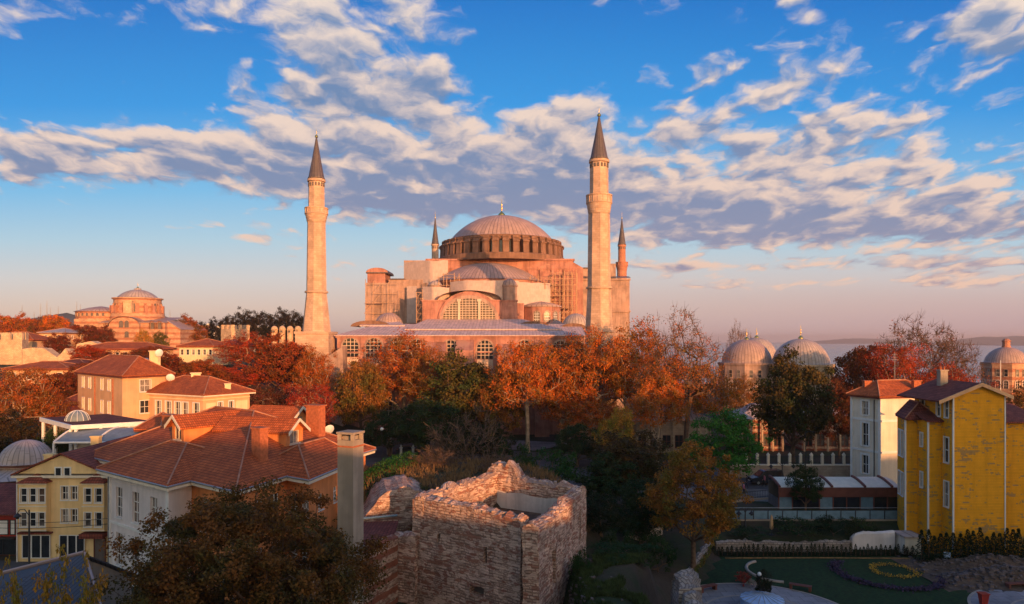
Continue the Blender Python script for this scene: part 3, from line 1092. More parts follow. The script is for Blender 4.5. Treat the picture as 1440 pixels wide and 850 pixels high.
def minaret(label, px, D, stone, rows, spire, tip, base_sq=None, sides=16, flute=.0):
    """rows: (row in the photograph, half width in its pixels) from the ground up; two rows marked by name split the parts"""
    x, k = PX(px, D), D / F
    t = thing('minaret', label, 'minaret', (x, D, gz(x, D)), 'minarets')
    z = lambda py: PZ(py, D)
    shaft, bal, up = rows
    b = MB()
    for (a, c) in zip(shaft[:-1], shaft[1:]):
        b.lathe((x, D), [(a[1] * k, z(a[0])), (c[1] * k, z(c[0]))], sides, smooth=False, seams=round(2 * math.pi * a[1] * k), flute=flute)
    for r in shaft[1:-1]:
        b.lathe((x, D), [(r[1] * k + .02, z(r[0]) - .25), (r[1] * k + .28, z(r[0]) - .2), (r[1] * k + .28, z(r[0]) + .15), (r[1] * k + .02, z(r[0]) + .22)], sides * 2, smooth=False)
    b.build('shaft', stone, t)
    if base_sq:
        m = MB()
        hw = base_sq[1] * k
        m.box(x - hw, x + hw, D - hw, D + hw, gz(x, D) - 2, z(base_sq[0]))
        m.box(x - hw - .2, x + hw + .2, D - hw - .2, D + hw + .2, z(base_sq[0]) + .003, z(base_sq[0]) + .5)
        m.build('pedestal', stone, t)
    m = MB()
    y0, y1, w0, w1 = bal
    zz0, zz1, r0, r1 = z(y1), z(y0), w0 * k, w1 * k
    h = zz1 - zz0
    m.lathe((x, D), [(r0, zz0), (r0 + (r1 - r0) * .35, zz0 + h * .14), (r0 + (r1 - r0) * .3, zz0 + h * .18), (r0 + (r1 - r0) * .7, zz0 + h * .34), (r0 + (r1 - r0) * .66, zz0 + h * .38), (r1, zz0 + h * .52), (r1 + .12, zz0 + h * .54),
                     (r1 + .12, zz0 + h * .58), (r1, zz0 + h * .6), (r1, zz0 + h * .93), (r1 + .14, zz0 + h * .94), (r1 + .14, zz1), (r1 - .25, zz1), (r1 - .25, zz0 + h * .62), (.1, zz0 + h * .62)], sides * 2, smooth=False)
    for i in range(sides):
        a = 2 * math.pi * (i + .5) / sides
        q = Vector((x + r1 * math.cos(a), D + r1 * math.sin(a), 0))
        u = Vector((-math.sin(a), math.cos(a), 0))
        m.hexa([q + u * s1 * .08 + Vector((math.cos(a), math.sin(a), 0)) * o + Vector((0, 0, zq)) for zq in (zz0 + h * .6, zz0 + h * .92) for s1, o in ((-1, -.1), (1, -.1), (1, .09), (-1, .09))])
    m.build('balcony', stone, t)
    m = MB()
    for (a, c) in zip(up[:-1], up[1:]):
        m.lathe((x, D), [(a[1] * k, z(a[0])), (c[1] * k, z(c[0]))], sides, smooth=False, seams=round(2 * math.pi * a[1] * k), flute=flute)
    rt = up[-1][1] * k
    m.lathe((x, D), [(rt + .02, z(up[-1][0]) - .55), (rt + .22, z(up[-1][0]) - .45), (rt + .22, z(up[-1][0]))], sides * 2, smooth=False)
    u_o = m.build('upper_shaft', stone, t)
    m = MB()
    for i in range(sides):
        a = 2 * math.pi * (i + .5) / sides
        c = Vector((x + (rt + .02) * math.cos(a), D + (rt + .02) * math.sin(a), z(up[-1][0]) - 1.5))
        e = Vector((-math.sin(a), math.cos(a), 0))
        n = Vector((math.cos(a), math.sin(a), 0))
        m.hexa([c + e * s1 * .16 + n * o + Vector((0, 0, q)) for q in (0, .75) for s1, o in ((-1, -.1), (1, -.1), (1, .03), (-1, .03))])
    m.build('opening', 'dark_plaster_and_shade', u_o)  # dark blocks stand in for the shade inside the openings
    m = MB()
    sy, sw = spire
    zt = z(tip[0])
    zs = z(sy)
    m.lathe((x, D), [(sw * k * .8, zs - .02), (sw * k * 1.08, zs), (sw * k * .93, zs + (zt - zs) * .06), (sw * k * .5, zs + (zt - zs) * .5), (.10, zt)], 16, seams=16)
    sp = m.build('spire', 'lead_dark', t)
    finial(sp, x, D, zt - .1, z(tip[1]) - zt + .1, r=min(.42, .03 * sw))
    return t


def great_building():
    t = thing('domed_building', 'huge red plaster domed building with half domes and lead roofs, between two pale minarets', 'mosque', (-10, 150, 0))
    # gallery storey along the front
    x0, x1 = PX(474, 150), PX(822, 150)
    b = MB()
    b.box(x0, x1, 150, 166, -1, 20.4)
    b.box(x0 - .25, x1 + .25, 149.75, 150.2, 20.403, 20.75)
    b.box(x0 + 1, x1 - .6, 149.88, 149.998, 17.2, 17.5)
    for (a, c, top) in ((597, 627, 481), (641, 666, 478), (700, 722, 484), (752, 772, 482)):
        xa, xc = PX(a, 148), PX(c, 148)
        zt = PZ(top, 148)
        b.hexa([(xa, 146.2, -1), (xc, 146.2, -1), (xc, 149.997, -1), (xa, 149.997, -1), (xa, 146.2, zt - 2.2), (xc, 146.2, zt - 2.2), (xc, 149.997, zt), (xa, 149.997, zt)])
    fr = b.build('front_wall', 'mosque_plaster', t)
    fc = Face((x0, 150), (x1, 150))
    for (c, top, bot) in ((493, 476, 502), (526, 476, 502), (559, 476, 502), (586, 478, 504), (634, 479, 505), (682, 479, 505), (738, 479, 505), (788, 480, 505), (810, 480, 505)):
        u = PX(c, 150) - x0
        w = 1.65
        arch_window(fr, fc, u - w, u + w, PZ(bot, 150), PZ(top, 150), .03, 4, 5, .35, bar=.13, frame='window_stone', trim_mat='mosque_stone')
        fbx = MB()
        fbox(fbx, fc, u - w, u + w, PZ(bot, 150) - 2.2, PZ(bot, 150) - .15, .004, .10)
        fbx.build('panel', 'window_stone', fr)
    for c in range(500, 820, 44):
        u = PX(c, 150) - x0
        arch_window(fr, fc, u - 1.1, u + 1.1, 4.0, 9.0, .03, 3, 5, .3, bar=.12, frame='window_stone', trim_mat='mosque_stone')
    r = MB()
    r.slab([(x0 - .5, 149.4, 20.95), (x1 + .5, 149.4, 20.95), (x1 + .5, 166.4, 23.7), (x0 + 6, 166.4, 23.7)], .18)
    r.slab([(PX(570, 157), 156, 22.35), (PX(790, 157), 156, 22.35), (PX(735, 171), 172, 25.0), (PX(600, 171), 172, 25.0)], .25)
    r.slab([(PX(506, 163), 162.5, 23.3), (PX(570, 163), 162.5, 23.3), (PX(560, 172), 172, 24.6), (PX(518, 172), 172, 24.6)], .25)
    r.build('gallery_roof', 'lead_roof', t)
    # lean-to buttress beside the left minaret
    b = MB()
    xa, xb = PX(474, 147), PX(484, 147)
    b.hexa([(xa - 2.5, 146, -1), (xb, 146, -1), (xb, 149.7, -1), (xa - 2.5, 149.7, -1), (xa - 2.5, 146, PZ(505, 147)), (xb, 146, PZ(487, 147)), (xb, 149.7, PZ(487, 147)), (xa - 2.5, 149.7, PZ(505, 147))])
    b.build('lean_to', 'mosque_stone', t)
    # the arched west block with its great window
    D = 172
    xa, xb = PX(594, D), PX(727, D)
    b = MB()
    zt = PZ(424, D)
    b.box(xa, xb, D, D + 15, 12, zt)
    b.box(xa - .2, xb + .2, D - .2, D + 15.2, zt + .003, zt + .35)
    b.box(xb + .003, PX(737, D), D + 1, D + 15, 12, zt - .4)
    xc = PX(660, D)
    o = arch_pts(xc - 7.5, xc + 7.5, 24.0, PZ(410, D), 20, 7.0)
    rows = [[Vector((u, y, z)) for y in (D - .45, D + 12)] for u, z in o]
    b.grid(rows, smooth=False)
    b.face([Vector((u, D - .45, z)) for u, z in reversed(o)])
    blk = b.build('west_block', 'mosque_plaster', t)
    fc = Face((xa, D - .45), (xb, D - .45))
    u = xc - xa
    g = arch_window(blk, fc, u - 6.4, u + 6.4, PZ(451, D), PZ(420, D), .02, 16, 9, .8, frame='window_stone', glass='warm_glass', rise=5.2, bar=.11, trim_mat='mosque_stone', name='great_window')
    for k in (-2.45, 2.45):
        m = MB()
        fbox(m, fc, u + k - .28, u + k + .28, PZ(451, D), PZ(424, D), .03, .5)
        fbox(m, fc, u + k - .5, u + k + .5, PZ(424.5, D), PZ(421, D), .03, .6)
        m.build('column', 'window_stone', g)
    m = MB()
    rows = [[Vector((u2, y, z + .02)) for y in (D - .75, D + 12)] for u2, z in arch_pts(xc - 7.8, xc + 7.8, zt + .3, PZ(409, D), 20, PZ(409, D) - zt - .3)[1:-1]]
    m.grid(rows, lambda i, j: (i * .8, j * 12), smooth=True)
    m.build('arch_roof', 'lead', t)
    # half-round chapel on the right
    cx, cy, rr = PX(761, 180), 180, 4.9
    plan = [(cx + rr * math.cos(R(a)), cy + rr * math.sin(R(a))) for a in range(-180, 180, 30)]
    z0, z1 = 14, PZ(430, 175)
    b = MB()
    b.prism(plan, z0, z1)
    ch = b.build('side_chapel', 'mosque_plaster', t)
    for i in (2, 3, 4, 5):
        fc = Face(plan[i], plan[i + 1])
        arch_window(ch, fc, fc.L / 2 - .72, fc.L / 2 + .72, PZ(453, 175), PZ(438, 175), .03, 3, 4, .28, bar=.1, glass='warm_glass', trim_mat='mosque_stone')
    m = MB()
    m.lathe((cx, cy), [(rr + .35, z1 - .25), (rr + .35, z1 + .1), (rr * .5, z1 + .9), (.02, z1 + 1.3)], 24, seams=24)
    m.build('chapel_roof', 'lead', t)
    # turret beside the great arch
    tx, ty = PX(716.5, 175), 175
    m = MB()
    m.lathe((tx, ty), [(1.85, 27), (1.85, PZ(404, 175)), (2.05, PZ(403, 175)), (2.05, PZ(401.5, 175))], 16, smooth=False)
    tu = m.build('turret', 'mosque_stone', t)
    m = MB()
    m.lathe((tx, ty), dome_prof(1.95, PZ(401.5, 175), 1.6, 8), 20, seams=12)
    m.build('turret_dome', 'lead', tu)
    tx, ty = PX(612, 181), 181
    m = MB()
    m.lathe((tx, ty), [(1.7, 27), (1.7, PZ(404, 181)), (1.85, PZ(402, 181))], 12, smooth=False)
    tu = m.build('turret', 'mosque_stone', t)
    m = MB()
    m.lathe((tx, ty), dome_prof(1.85, PZ(402, 181), 1.3, 8), 20, seams=12)
    m.build('turret_dome', 'lead_pale', tu)
    # half dome and the storey under it
    hx, hy = PX(687, 192), 192
    m = MB()
    m.lathe((hx, hy), [(14.1, 24), (14.1, 34.6), (14.5, 34.7), (14.5, 35.3), (14.1, 35.4)], 48, 180, 360)
    sd = m.build('half_dome_wall', 'mosque_plaster', t)
    for k in range(13):
        a = R(198 + k * 12)
        c = Vector((hx + 14.1 * math.cos(a), hy + 14.1 * math.sin(a), 0))
        e = Vector((-math.sin(a), math.cos(a), 0))
        fc = Face(c - e * 1.5, c + e * 1.5)
        arch_window(sd, fc, .85, 2.15, 31.6, 34.2, .04, 2, 3, .25, bar=.1, frame='window_stone', trim_mat='mosque_stone')
    m = MB()
    m.lathe((hx, hy), dome_prof(14.6, 35.3, 5.4, 14, .35), 60, 180, 360, seams=44)
    m.build('half_dome', 'lead', t)
    # the square base under the great dome
    b = MB()
    bz = PZ(367, 191)
    b.box(-22.8, 16.4, 191, 227, -1, bz)
    b.box(-23.2, 16.8, 190.6, 227.4, bz + .003, bz + .5)
    b.box(-23.0, 16.6, 190.8, 190.997, bz - 2.2, bz - 1.9)
    b.hexa([(16.403, 192, -1), (19.2, 192, -1), (19.2, 200, -1), (16.403, 200, -1), (16.403, 192, bz - .2), (19.2, 192, PZ(377, 192)), (19.2, 200, PZ(377, 192)), (16.403, 200, bz - .2)])
    for k in range(4):
        b.box(4.2 + k * 3.2, 5.0 + k * 3.2, 190.55, 190.998, 30, bz - 2.4)
    b.build('dome_base', 'mosque_plaster', t)
    # drum with its ring of buttresses and windows
    cx, cy = PX(705.5, 205), 205
    zb, zt = PZ(366, 205), PZ(340.5, 205)
    m = MB()
    m.lathe((cx, cy), [(18.6, bz + .4), (18.6, zb - 1.6), (18.2, zb - 1.5), (18.2, zb), (17.9, zb + .2), (15.6, zb + .25), (15.4, zt - .3), (15.6, zt)], 80, smooth=False)
    dr = m.build('drum', 'drum_stone', t)
    for k in range(40):
        a = 2 * math.pi * (k + .5) / 40
        if math.sin(a) > .45:
            continue
        n = Vector((math.cos(a), math.sin(a), 0))
        e = Vector((-n.y, n.x, 0))
        c = Vector((cx, cy, 0))
        q = MB()
        wd = .86
        pr = [(15.0, zb + .1), (17.75, zb + .1), (17.6, zt - 2.0), (16.9, zt - .9), (15.0, zt - .2)]
        L = [c + n * r_ + e * wd + Vector((0, 0, z_)) for r_, z_ in pr]
        Rr = [c + n * r_ - e * wd + Vector((0, 0, z_)) for r_, z_ in pr]
        q.face(L[::-1])
        q.face(Rr)
        for i in range(len(pr)):
            j = (i + 1) % len(pr)
            q.face([L[i], L[j], Rr[j], Rr[i]])
        for (ra, rb, za, zc, w2) in ((17.0, 17.95, zt - 2.15, zt - 1.75, .95), (15.2, 17.2, zt - 1.0, zt - .45, .9)):
            q.hexa([c + n * r_ + e * s_ * w2 + Vector((0, 0, z_)) for z_ in (za, zc) for r_, s_ in ((ra, 1), (ra, -1), (rb, -1), (rb, 1))])
        q.build('buttress', 'drum_stone', dr)
        a2 = a + math.pi / 40
        n = Vector((math.cos(a2), math.sin(a2), 0))
        e = Vector((-n.y, n.x, 0))
        p = c + n * 15.55
        fc = Face(p - e * 1.2, p + e * 1.2)
        arch_window(dr, fc, .72, 1.68, zb + .5, zt - 1.6, .05, 1, 1, .3, frame=None, bar=.05, glass='warm_glass', trim_mat='drum_stone')
        q = MB()
        q.hexa([c + n * r_ + e * s_ * 1.25 + Vector((0, 0, z_)) for z_ in (zt - 1.35, zt - .75) for r_, s_ in ((15.3, 1), (15.3, -1), (16.5, -1), (16.5, 1))])
        q.build('hood', 'drum_stone', dr)
    m = MB()
    m.lathe((cx, cy), dome_prof(15.0, zt - .1, PZ(303.5, 205) - zt, 20, .5), 80, seams=80)
    dm = m.build('main_dome', 'lead', t)
    finial(dm, cx, cy, PZ(304.5, 205), PZ(280, 205) - PZ(304.5, 205), r=1.05)
    # left-hand stair towers
    D = 190
    b = MB()
    xa, xb = PX(514, D), PX(601, D)
    b.box(xa, xb, D, D + 30, -1, PZ(398, D))
    b.box(PX(546, D), xb, D + 1, D + 30, PZ(398, D) + .003, PZ(393, D))
    st = b.build('stair_tower', 'mosque_stone', t)
    b = MB()
    b.box(PX(516, D), PX(541, D), D + .5, D + 9, PZ(398, D) + .003, PZ(383, D))
    b.build('tower_house', 'mosque_plaster', st)
    m = MB()
    fl = MB()
    barrel(m, PX(530, D), PX(545.5, D) - PX(530, D), 1.2, PZ(383, D), D, D + 9.5, front=fl)
    fl.build('tower_gable', 'mosque_plaster', st)
    m.box(PX(514.5, D), PX(545.5, D), D, D + 9.5, PZ(384.5, D), PZ(383, D))
    m.box(PX(546, D), PX(569, D), D + .6, D + 12, PZ(393, D) + .003, PZ(391.6, D))
    m.build('tower_roof', 'lead_dark', st)
    b = MB()
    b.box(PX(568, 196), PX(618, 196), 196, 222, 20, PZ(366.5, 196))
    b.build('north_pier', 'mosque_stone', t)
    # right-hand piers behind the minaret
    D = 206
    b = MB()
    b.box(PX(806, D), PX(826, D), D, D + 26, -1, PZ(378, D))
    b.box(PX(806, D), PX(883, D), D - 3, D - .003, -1, PZ(393, D))
    b.box(PX(856, D), PX(866, D), D, D + 20, -1, PZ(371, D))
    b.box(PX(826, D) + .003, PX(856, D) - .003, D + .5, D + 20, -1, PZ(376, D))
    b.box(PX(806, D) - .2, PX(883, D) + .2, D - 3.4, D - 3.003, PZ(440, D), PZ(437.5, D))
    b.box(PX(806, D) - .2, PX(883, D) + .2, D - 3.4, D - 3.003, PZ(396, D), PZ(393, D) - .02)
    pi = b.build('south_pier', 'mosque_stone', t)
    m = MB()
    m.box(PX(805, D), PX(827, D), D - .4, D + 26, PZ(378, D) + .003, PZ(376.5, D))
    m.slab([(PX(805, D), D - 3.5, PZ(392, D)), (PX(884, D), D - 3.5, PZ(392, D)), (PX(884, D), D - .1, PZ(389, D)), (PX(805, D), D - .1, PZ(389, D))], .1)
    m.build('pier_roof', 'lead_dark', pi)
    # low domes and vaults between
    for (px, D, r_, ptop, pbase, mat) in ((547, 172, 3.5, 440, 459, 'lead'), (810, 168, 3.3, 441, 461, 'lead_pale'), (782, 174, 2.3, 451, 462, 'lead')):
        x = PX(px, D)
        m = MB()
        m.lathe((x, D), [(r_ + .25, PZ(pbase, D) - 6), (r_ + .25, PZ(pbase, D)), (r_ + .3, PZ(pbase, D) + .1)], 32)
        w = m.build('low_dome_wall', 'mosque_plaster', t)
        m = MB()
        m.lathe((x, D), dome_prof(r_, PZ(pbase, D), PZ(ptop, D) - PZ(pbase, D), 10, .35), 40, seams=26)
        m.build('low_dome', mat, w)
    for (px, D, hw, ptop, pbase) in ((522, 165, 4.6, 451, 459.5), (750, 165, 3.9, 452, 461), (806, 163, 3.0, 455, 462)):
        m, f2 = MB(), MB()
        barrel(m, PX(px, D), hw, PZ(ptop, D) - PZ(pbase, D), PZ(pbase, D), D - 1, D + 10, front=f2)
        v = m.build('vault', 'lead_pale', t)
        f2.build('lunette', 'drum_stone', v)


great_building()
minaret('tallest pale fluted minaret, in front of the right end of the red domed building', 842.5, 140, 'minaret_stone',
        ([(600, 20), (466, 19.5), (405, 16.3), (300, 15.2)], (275, 301, 15.2, 17.6), [(278, 13.3), (226, 12.8)]), (226, 13.2), (162, 150), (560, 22), flute=.08)
minaret('pale minaret on a broad sloping base, standing clear left of the gallery roof', 445, 150, 'minaret_stone',
        ([(470, 20.5), (411, 14.2), (311, 12.8)], (293, 313, 12.8, 15.4), [(296, 11.6), (253, 11.0)]), (253, 11.6), (192, 181), (470, 23), flute=.075)
minaret('slender pale minaret rising behind the building just left of the great dome', 612, 246, 'minaret_stone',
        ([(560, 7), (420, 6), (385, 5.4)], (376, 386, 5.4, 7.0), [(378, 5.0), (344, 4.8)]), (344, 5.2), (306, 296), sides=12)
minaret('dark red brick minaret behind and right of the tallest pale minaret', 874.5, 246, 'minaret_brick',
        ([(560, 7.4), (430, 7.2), (380, 6.8)], (369, 381, 6.8, 8.2), [(371, 5.4), (345, 5.1)]), (345, 5.7), (307, 297), sides=12)


# scaffolds and the pale dust sheets hung on them
def scaffold(label, px0, px1, D, depth, ztop, zbot, nx, ny, nz, seed):
    rng = random.Random(seed)
    x0, x1 = PX(px0, D), PX(px1, D)
    t = thing('scaffold', label, 'scaffold', ((x0 + x1) / 2, D, zbot))
    jit = lambda w: rng.uniform(-w, w)
    dx = (x1 - x0) / max(1, nx - 1)
    for i in range(nx):
        for j in range(ny):
            if rng.random() < .12 and 0 < i < nx - 1:
                continue
            x, y = x0 + dx * (i + jit(.18)), D + depth * j / max(1, ny - 1)
            MB().tube([(x, y, zbot), (x + jit(.08), y, ztop + rng.uniform(-2.0, 1.4))], rng.choice((.06, .08, .10)), 5).build('upright', 'scaffold_metal', t)
    for k in range(1, nz + 1):
        z = zbot + (ztop - zbot) * k / nz
        for j in range(ny):
            y = D + depth * j / max(1, ny - 1) - .12
            a, c = rng.choice((jit(.6), dx * rng.randrange(2))), rng.choice((jit(.6), -dx * rng.randrange(2)))
            zz = z + jit(.35)
            MB().tube([(x0 + a, y, zz), (x1 + c, y, zz + jit(.1))], .06, 5).build('ledger', 'scaffold_metal', t)
        if k < nz and k % 2:
            a = dx * rng.randrange(max(1, nx // 2))
            MB().box(x0 + a - .2, min(x1, x0 + a + dx * rng.randrange(1, 4)) + .2, D + .1, D + depth - .1, z - .22, z - .15).build('platform', 'wood', t)
    for k in range(nz):
        z = zbot + (ztop - zbot) * k / nz
        i = rng.randrange(max(1, nx - 1))
        xa, xb = x0 + dx * i, x0 + dx * (i + 1)
        MB().tube([(xa, D - .2, z), (xb, D - .2, z + (ztop - zbot) / nz)], .05, 5).build('brace', 'scaffold_metal', t)
    return t


scaffold('dense brown scaffold on the right corner of the dome base, beside the tallest minaret', 775, 811, 187, 3.2, PZ(384, 187), 24, 7, 3, 9, 1)
scaffold('row of short scaffold poles standing under the half dome above the left dust sheet', 616, 645, 178, 1.6, PZ(388, 178), 31, 6, 2, 2, 2)
scaffold('narrow tall scaffold tower at the left edge of the block with the great arched window', 585.5, 592.5, 172.5, 2.2, PZ(411, 172), 23, 2, 2, 5, 3)
scaffold('thin line of scaffold poles along the top of the right dust sheet', 735, 778, 182, 1.5, PZ(391, 182), 33, 9, 2, 2, 4)
scaffold('scaffold wrapped round the far left stair tower, its rungs sticking out on the left', 513, 560, 188.4, 1.2, PZ(399, 188), 22, 5, 1, 5, 5)


def tarpaulin(label, pts, ztop, zbot, seed, sag=.12):
    """a dust sheet hung along a broken line, slightly puckered"""
    pts = [Vector((p[0], p[1], 0)) for p in pts]
    b = MB()
    rows, n = [], 8
    line = []
    for a, c in zip(pts[:-1], pts[1:]):
        k = max(2, int((c - a).length / .8))
        line += [a + (c - a) * i / k for i in range(k)]
    line.append(pts[-1])
    for i in range(n + 1):
        row = []
        for j, p in enumerate(line):
            z = zbot + (ztop - zbot) * i / n
            w = mnoise.noise(Vector((p.x * .5 + seed, z * .35, seed)))
            row.append(Vector((p.x, p.y + sag * 2 * w, z + (.25 * w if i == n else 0) + (.3 * w if i == 0 else 0))))
        rows.append(row)
    b.grid(rows, smooth=True)
    o = b.build('tarpaulin', 'tarp')
    return tag(o, label, 'dust sheet', 'dust sheets on the scaffolds')


Q = lambda px, D: (PX(px, D), D)
tarpaulin('pale dust sheet hung in front of the half dome, straight above the great arched window', [Q(633, 178), Q(655, 174.5), Q(704, 174), Q(730, 176.5)], PZ(395, 175), PZ(424, 175) - .5, 1)
tarpaulin('sunlit cream dust sheet between the small turret and the right scaffold', [Q(729, 178.5), Q(774, 183)], PZ(398, 181), PZ(431, 181), 2)
tarpaulin('low cream dust sheet on the left shoulder of the great arch', [Q(594.5, 175), Q(610, 173), Q(632, 176)], PZ(404, 175), PZ(423, 175), 3)
tarpaulin('tall grey white dust sheet left of the half dome, under the slender rear minaret', [Q(568, 195), Q(588, 192), Q(606, 189.5), Q(630, 189.8)], PZ(368, 192), PZ(402, 192), 4)
tarpaulin('grey dust sheet hanging below the tall one, left of the narrow scaffold tower', [Q(572, 188.5), Q(586, 187.5)], PZ(403, 188), PZ(455, 188), 5)


# ------------------------------------------------------------------ the smaller domed church on the left hill
def hill_church():
    D = 270
    t = thing('domed_church', 'sunlit old brick church with one round dome, on the hill at the left', 'church', (PX(185, D), D, 15))
    cx, cy = PX(186, D), D + 4
    Z = lambda py: PZ(py, D)
    b = MB()
    xa, xb = PX(140, 262), PX(232, 262)
    b.box(xa, xb, 262, 290, 12, Z(455))
    # gabled front with a big blind arch
    xc = PX(176, 262)
    o = arch_pts(xc - 5.6, xc + 5.6, 12, PZ(446, 262), 14, 3.4)
    b.grid([[Vector((u, y, z)) for y in (261.2, 275)] for u, z in o], smooth=False)
    b.face([Vector((u, 261.2, z)) for u, z in reversed(o)])
    b.hexa([(xb + .003, 264, 12), (PX(250, 264), 266, 12), (PX(250, 264), 288, 12), (xb + .003, 288, 12), (xb + .003, 264, PZ(452, 262)), (PX(250, 264), 266, PZ(464, 262)), (PX(250, 264), 288, PZ(464, 262)), (xb + .003, 288, PZ(452, 262))])
    b.box(PX(104, 266), xa - .003, 266, 288, 12, PZ(449, 266))
    w = b.build('wall', 'church_stone', t)
    fc = Face((xa, 261.2), (xb, 261.2))
    for px, a, c, dd in ((171, 451, 461, 0), (179, 451, 461, 0), (163, 466, 475, -.8), (179, 466, 475, 0), (214, 453, 463, -.8), (224, 453, 463, -.8), (205, 467, 474, -.8)):
        u = PX(px, 261.5) - xa
        arch_window(w, fc, u - .8, u + .8, PZ(c, 261.5), PZ(a, 261.5), dd + .05, 1, 1, .3, frame=None, glass='dark_plaster_and_shade', trim_mat='church_stone')
    r = MB()
    r.slab([(xa - .3, 261.5, Z(455) + .2), (xc - 5.4, 261.5, Z(455) + .2), (xc - 5.4, 276, Z(446)), (xa - .3, 276, Z(446))], .2)
    r.slab([(xc + 5.4, 261.5, Z(455) + .2), (xb + .3, 261.5, Z(455) + .2), (xb + .3, 276, Z(446)), (xc + 5.4, 276, Z(446))], .2)
    r.grid([[Vector((u, y, z + .1)) for y in (260.9, 276)] for u, z in arch_pts(xc - 5.9, xc + 5.9, 20, PZ(445.6, 262), 14, 3.6)[1:-1]], lambda i, j: (i * .9, j * 12))
    r.slab([(xb, 263.6, PZ(451, 262)), (PX(251.5, 264), 265.6, PZ(463, 262)), (PX(251.5, 264), 288, PZ(463, 262)), (xb, 288, PZ(451, 262))], .2)
    r.build('lower_roof', 'lead', t)
    ax, ay = PX(138, 272), 274
    m = MB()
    m.lathe((ax, ay), [(8.6, 12), (8.6, PZ(438.5, 266)), (8.9, PZ(438, 266))], 24, smooth=False)
    nv = m.build('nave_vault', 'church_stone', t)
    for k in range(7):
        a = R(232 + k * 12)
        c = Vector((ax + 8.6 * math.cos(a), ay + 8.6 * math.sin(a), 0))
        e = Vector((-math.sin(a), math.cos(a), 0))
        arch_window(nv, Face(c - e, c + e), .55, 1.45, PZ(444.5, 266), PZ(440, 266), .04, 1, 1, .15, frame=None, glass='dark_plaster_and_shade', trim_mat='church_stone')
    m = MB()
    m.lathe((ax, ay), [(9.1, PZ(438, 266)), (8.9, PZ(437.3, 266)), (4, PZ(432, 266)), (.02, PZ(429.5, 266))], 32, seams=40)
    m.build('nave_roof', 'lead', t)
    m = MB()
    m.lathe((cx, cy), [(9.6, 20), (9.6, Z(447)), (9.3, Z(440)), (8.3, Z(439.8)), (8.3, Z(421)), (8.9, Z(420.6)), (8.9, Z(419)), (7.4, Z(418.6))], 40, smooth=False)
    dr = m.build('drum', 'church_stone', t)
    for k in range(20):
        a = 2 * math.pi * (k + .5) / 20
        if math.sin(a) > .3:
            continue
        n = Vector((math.cos(a), math.sin(a), 0))
        e = Vector((-n.y, n.x, 0))
        c = Vector((cx, cy, 0))
        q = MB()
        q.hexa([c + n * r_ + e * s_ * .6 + Vector((0, 0, z_)) for z_ in (Z(441), Z(430)) for r_, s_ in ((8.0, 1), (8.0, -1), (9.5, -1), (9.5, 1))])
        q.build('pier', 'minaret_brick', dr)
        a += math.pi / 20
        n = Vector((math.cos(a), math.sin(a), 0))
        e = Vector((-n.y, n.x, 0))
        p = c + n * 8.3
        arch_window(dr, Face(p - e * 1.3, p + e * 1.3), .65, 1.95, Z(439), Z(427), .06, 1, 1, .22, frame=None, glass='church_stone' if k % 3 else 'dark_plaster_and_shade', trim_mat='church_stone')
    b = MB()
    b.box(PX(168, 262), PX(180, 262), 264.5, 268, Z(441), Z(425.5))
    b.box(PX(167, 262), PX(181, 262), 264.2, 268, Z(425.5) + .01, Z(424))
    b.build('stair_turret', 'fort_stone', dr)
    m = MB()
    m.lathe((cx, cy), dome_prof(7.3, Z(418.8), Z(406.5) - Z(418.8), 12, .3), 48, seams=36)
    dm = m.build('dome', 'lead_pale', t)
    m = MB().lathe((cx, cy), [(1.3, Z(407.5)), (1.2, Z(405)), (.02, Z(404))], 12)
    m.build('dome_cap', 'lead_pale', dm)
    finial(dm, cx, cy, Z(405), 2.4, r=.5)


hill_church()


# ------------------------------------------------------------------ domed tombs and bath on the right
def domed_tomb(label, px, D, hw, ptop, pspring, pbase, lead, stone, fin, half=None, drum=True, body=1.12, yaw=0.4, cat='tomb', lantern=False):
    x, k = PX(px, D), D / F
    r, zs, zb = hw * k, PZ(pspring, D), PZ(pbase, D)
    t = thing('domed_tomb' if cat == 'tomb' else 'bath_house', label, cat, (x, D, gz(x, D)))
    n = 8
    plan = [(x + r * body * math.cos(2 * math.pi * i / n + yaw), D + r * body * math.sin(2 * math.pi * i / n + yaw)) for i in range(n)]
    b = MB().prism(plan, gz(x, D) - 2, zs - .45)
    b.prism([(x + (p - x) * 1.04, D + (q - D) * 1.04) for p, q in plan], zs - .447, zs)
    w = b.build('wall', stone, t)
    for i in range(n):
        fc = Face(plan[i], plan[(i + 1) % n])
        if fc.n.y > .2:
            continue
        for u in (fc.L * .3, fc.L * .7):
            window(w, fc, (u - .42, u + .42, zs - 3.4, zs - 1.6), -.03, 1, 2, frame='window_stone')
            arch_window(w, fc, u - .42, u + .42, zs - 6.4, zs - 4.4, .03, 2, 3, .2, frame='window_stone', trim_mat='window_stone')
    m = MB().lathe((x, D), dome_prof(r, zs, PZ(ptop, D) - zs, 14, .2), 56, seams=48)
    d = m.build('dome', lead, t)
    if lantern:
        z0 = PZ(ptop, D) - .15
        m = MB().lathe((x, D), [(1.0, z0), (1.0, z0 + .4), (.85, z0 + .42), (.85, z0 + 1.5), (1.05, z0 + 1.55), (1.0, z0 + 1.7), (.5, z0 + 2.15), (.02, z0 + 2.3)], 10, smooth=False)
        m.build('lantern', 'minaret_brick', d)
    else:
        finial(d, x, D, PZ(ptop, D) - .1, fin, r=.62)
    return t


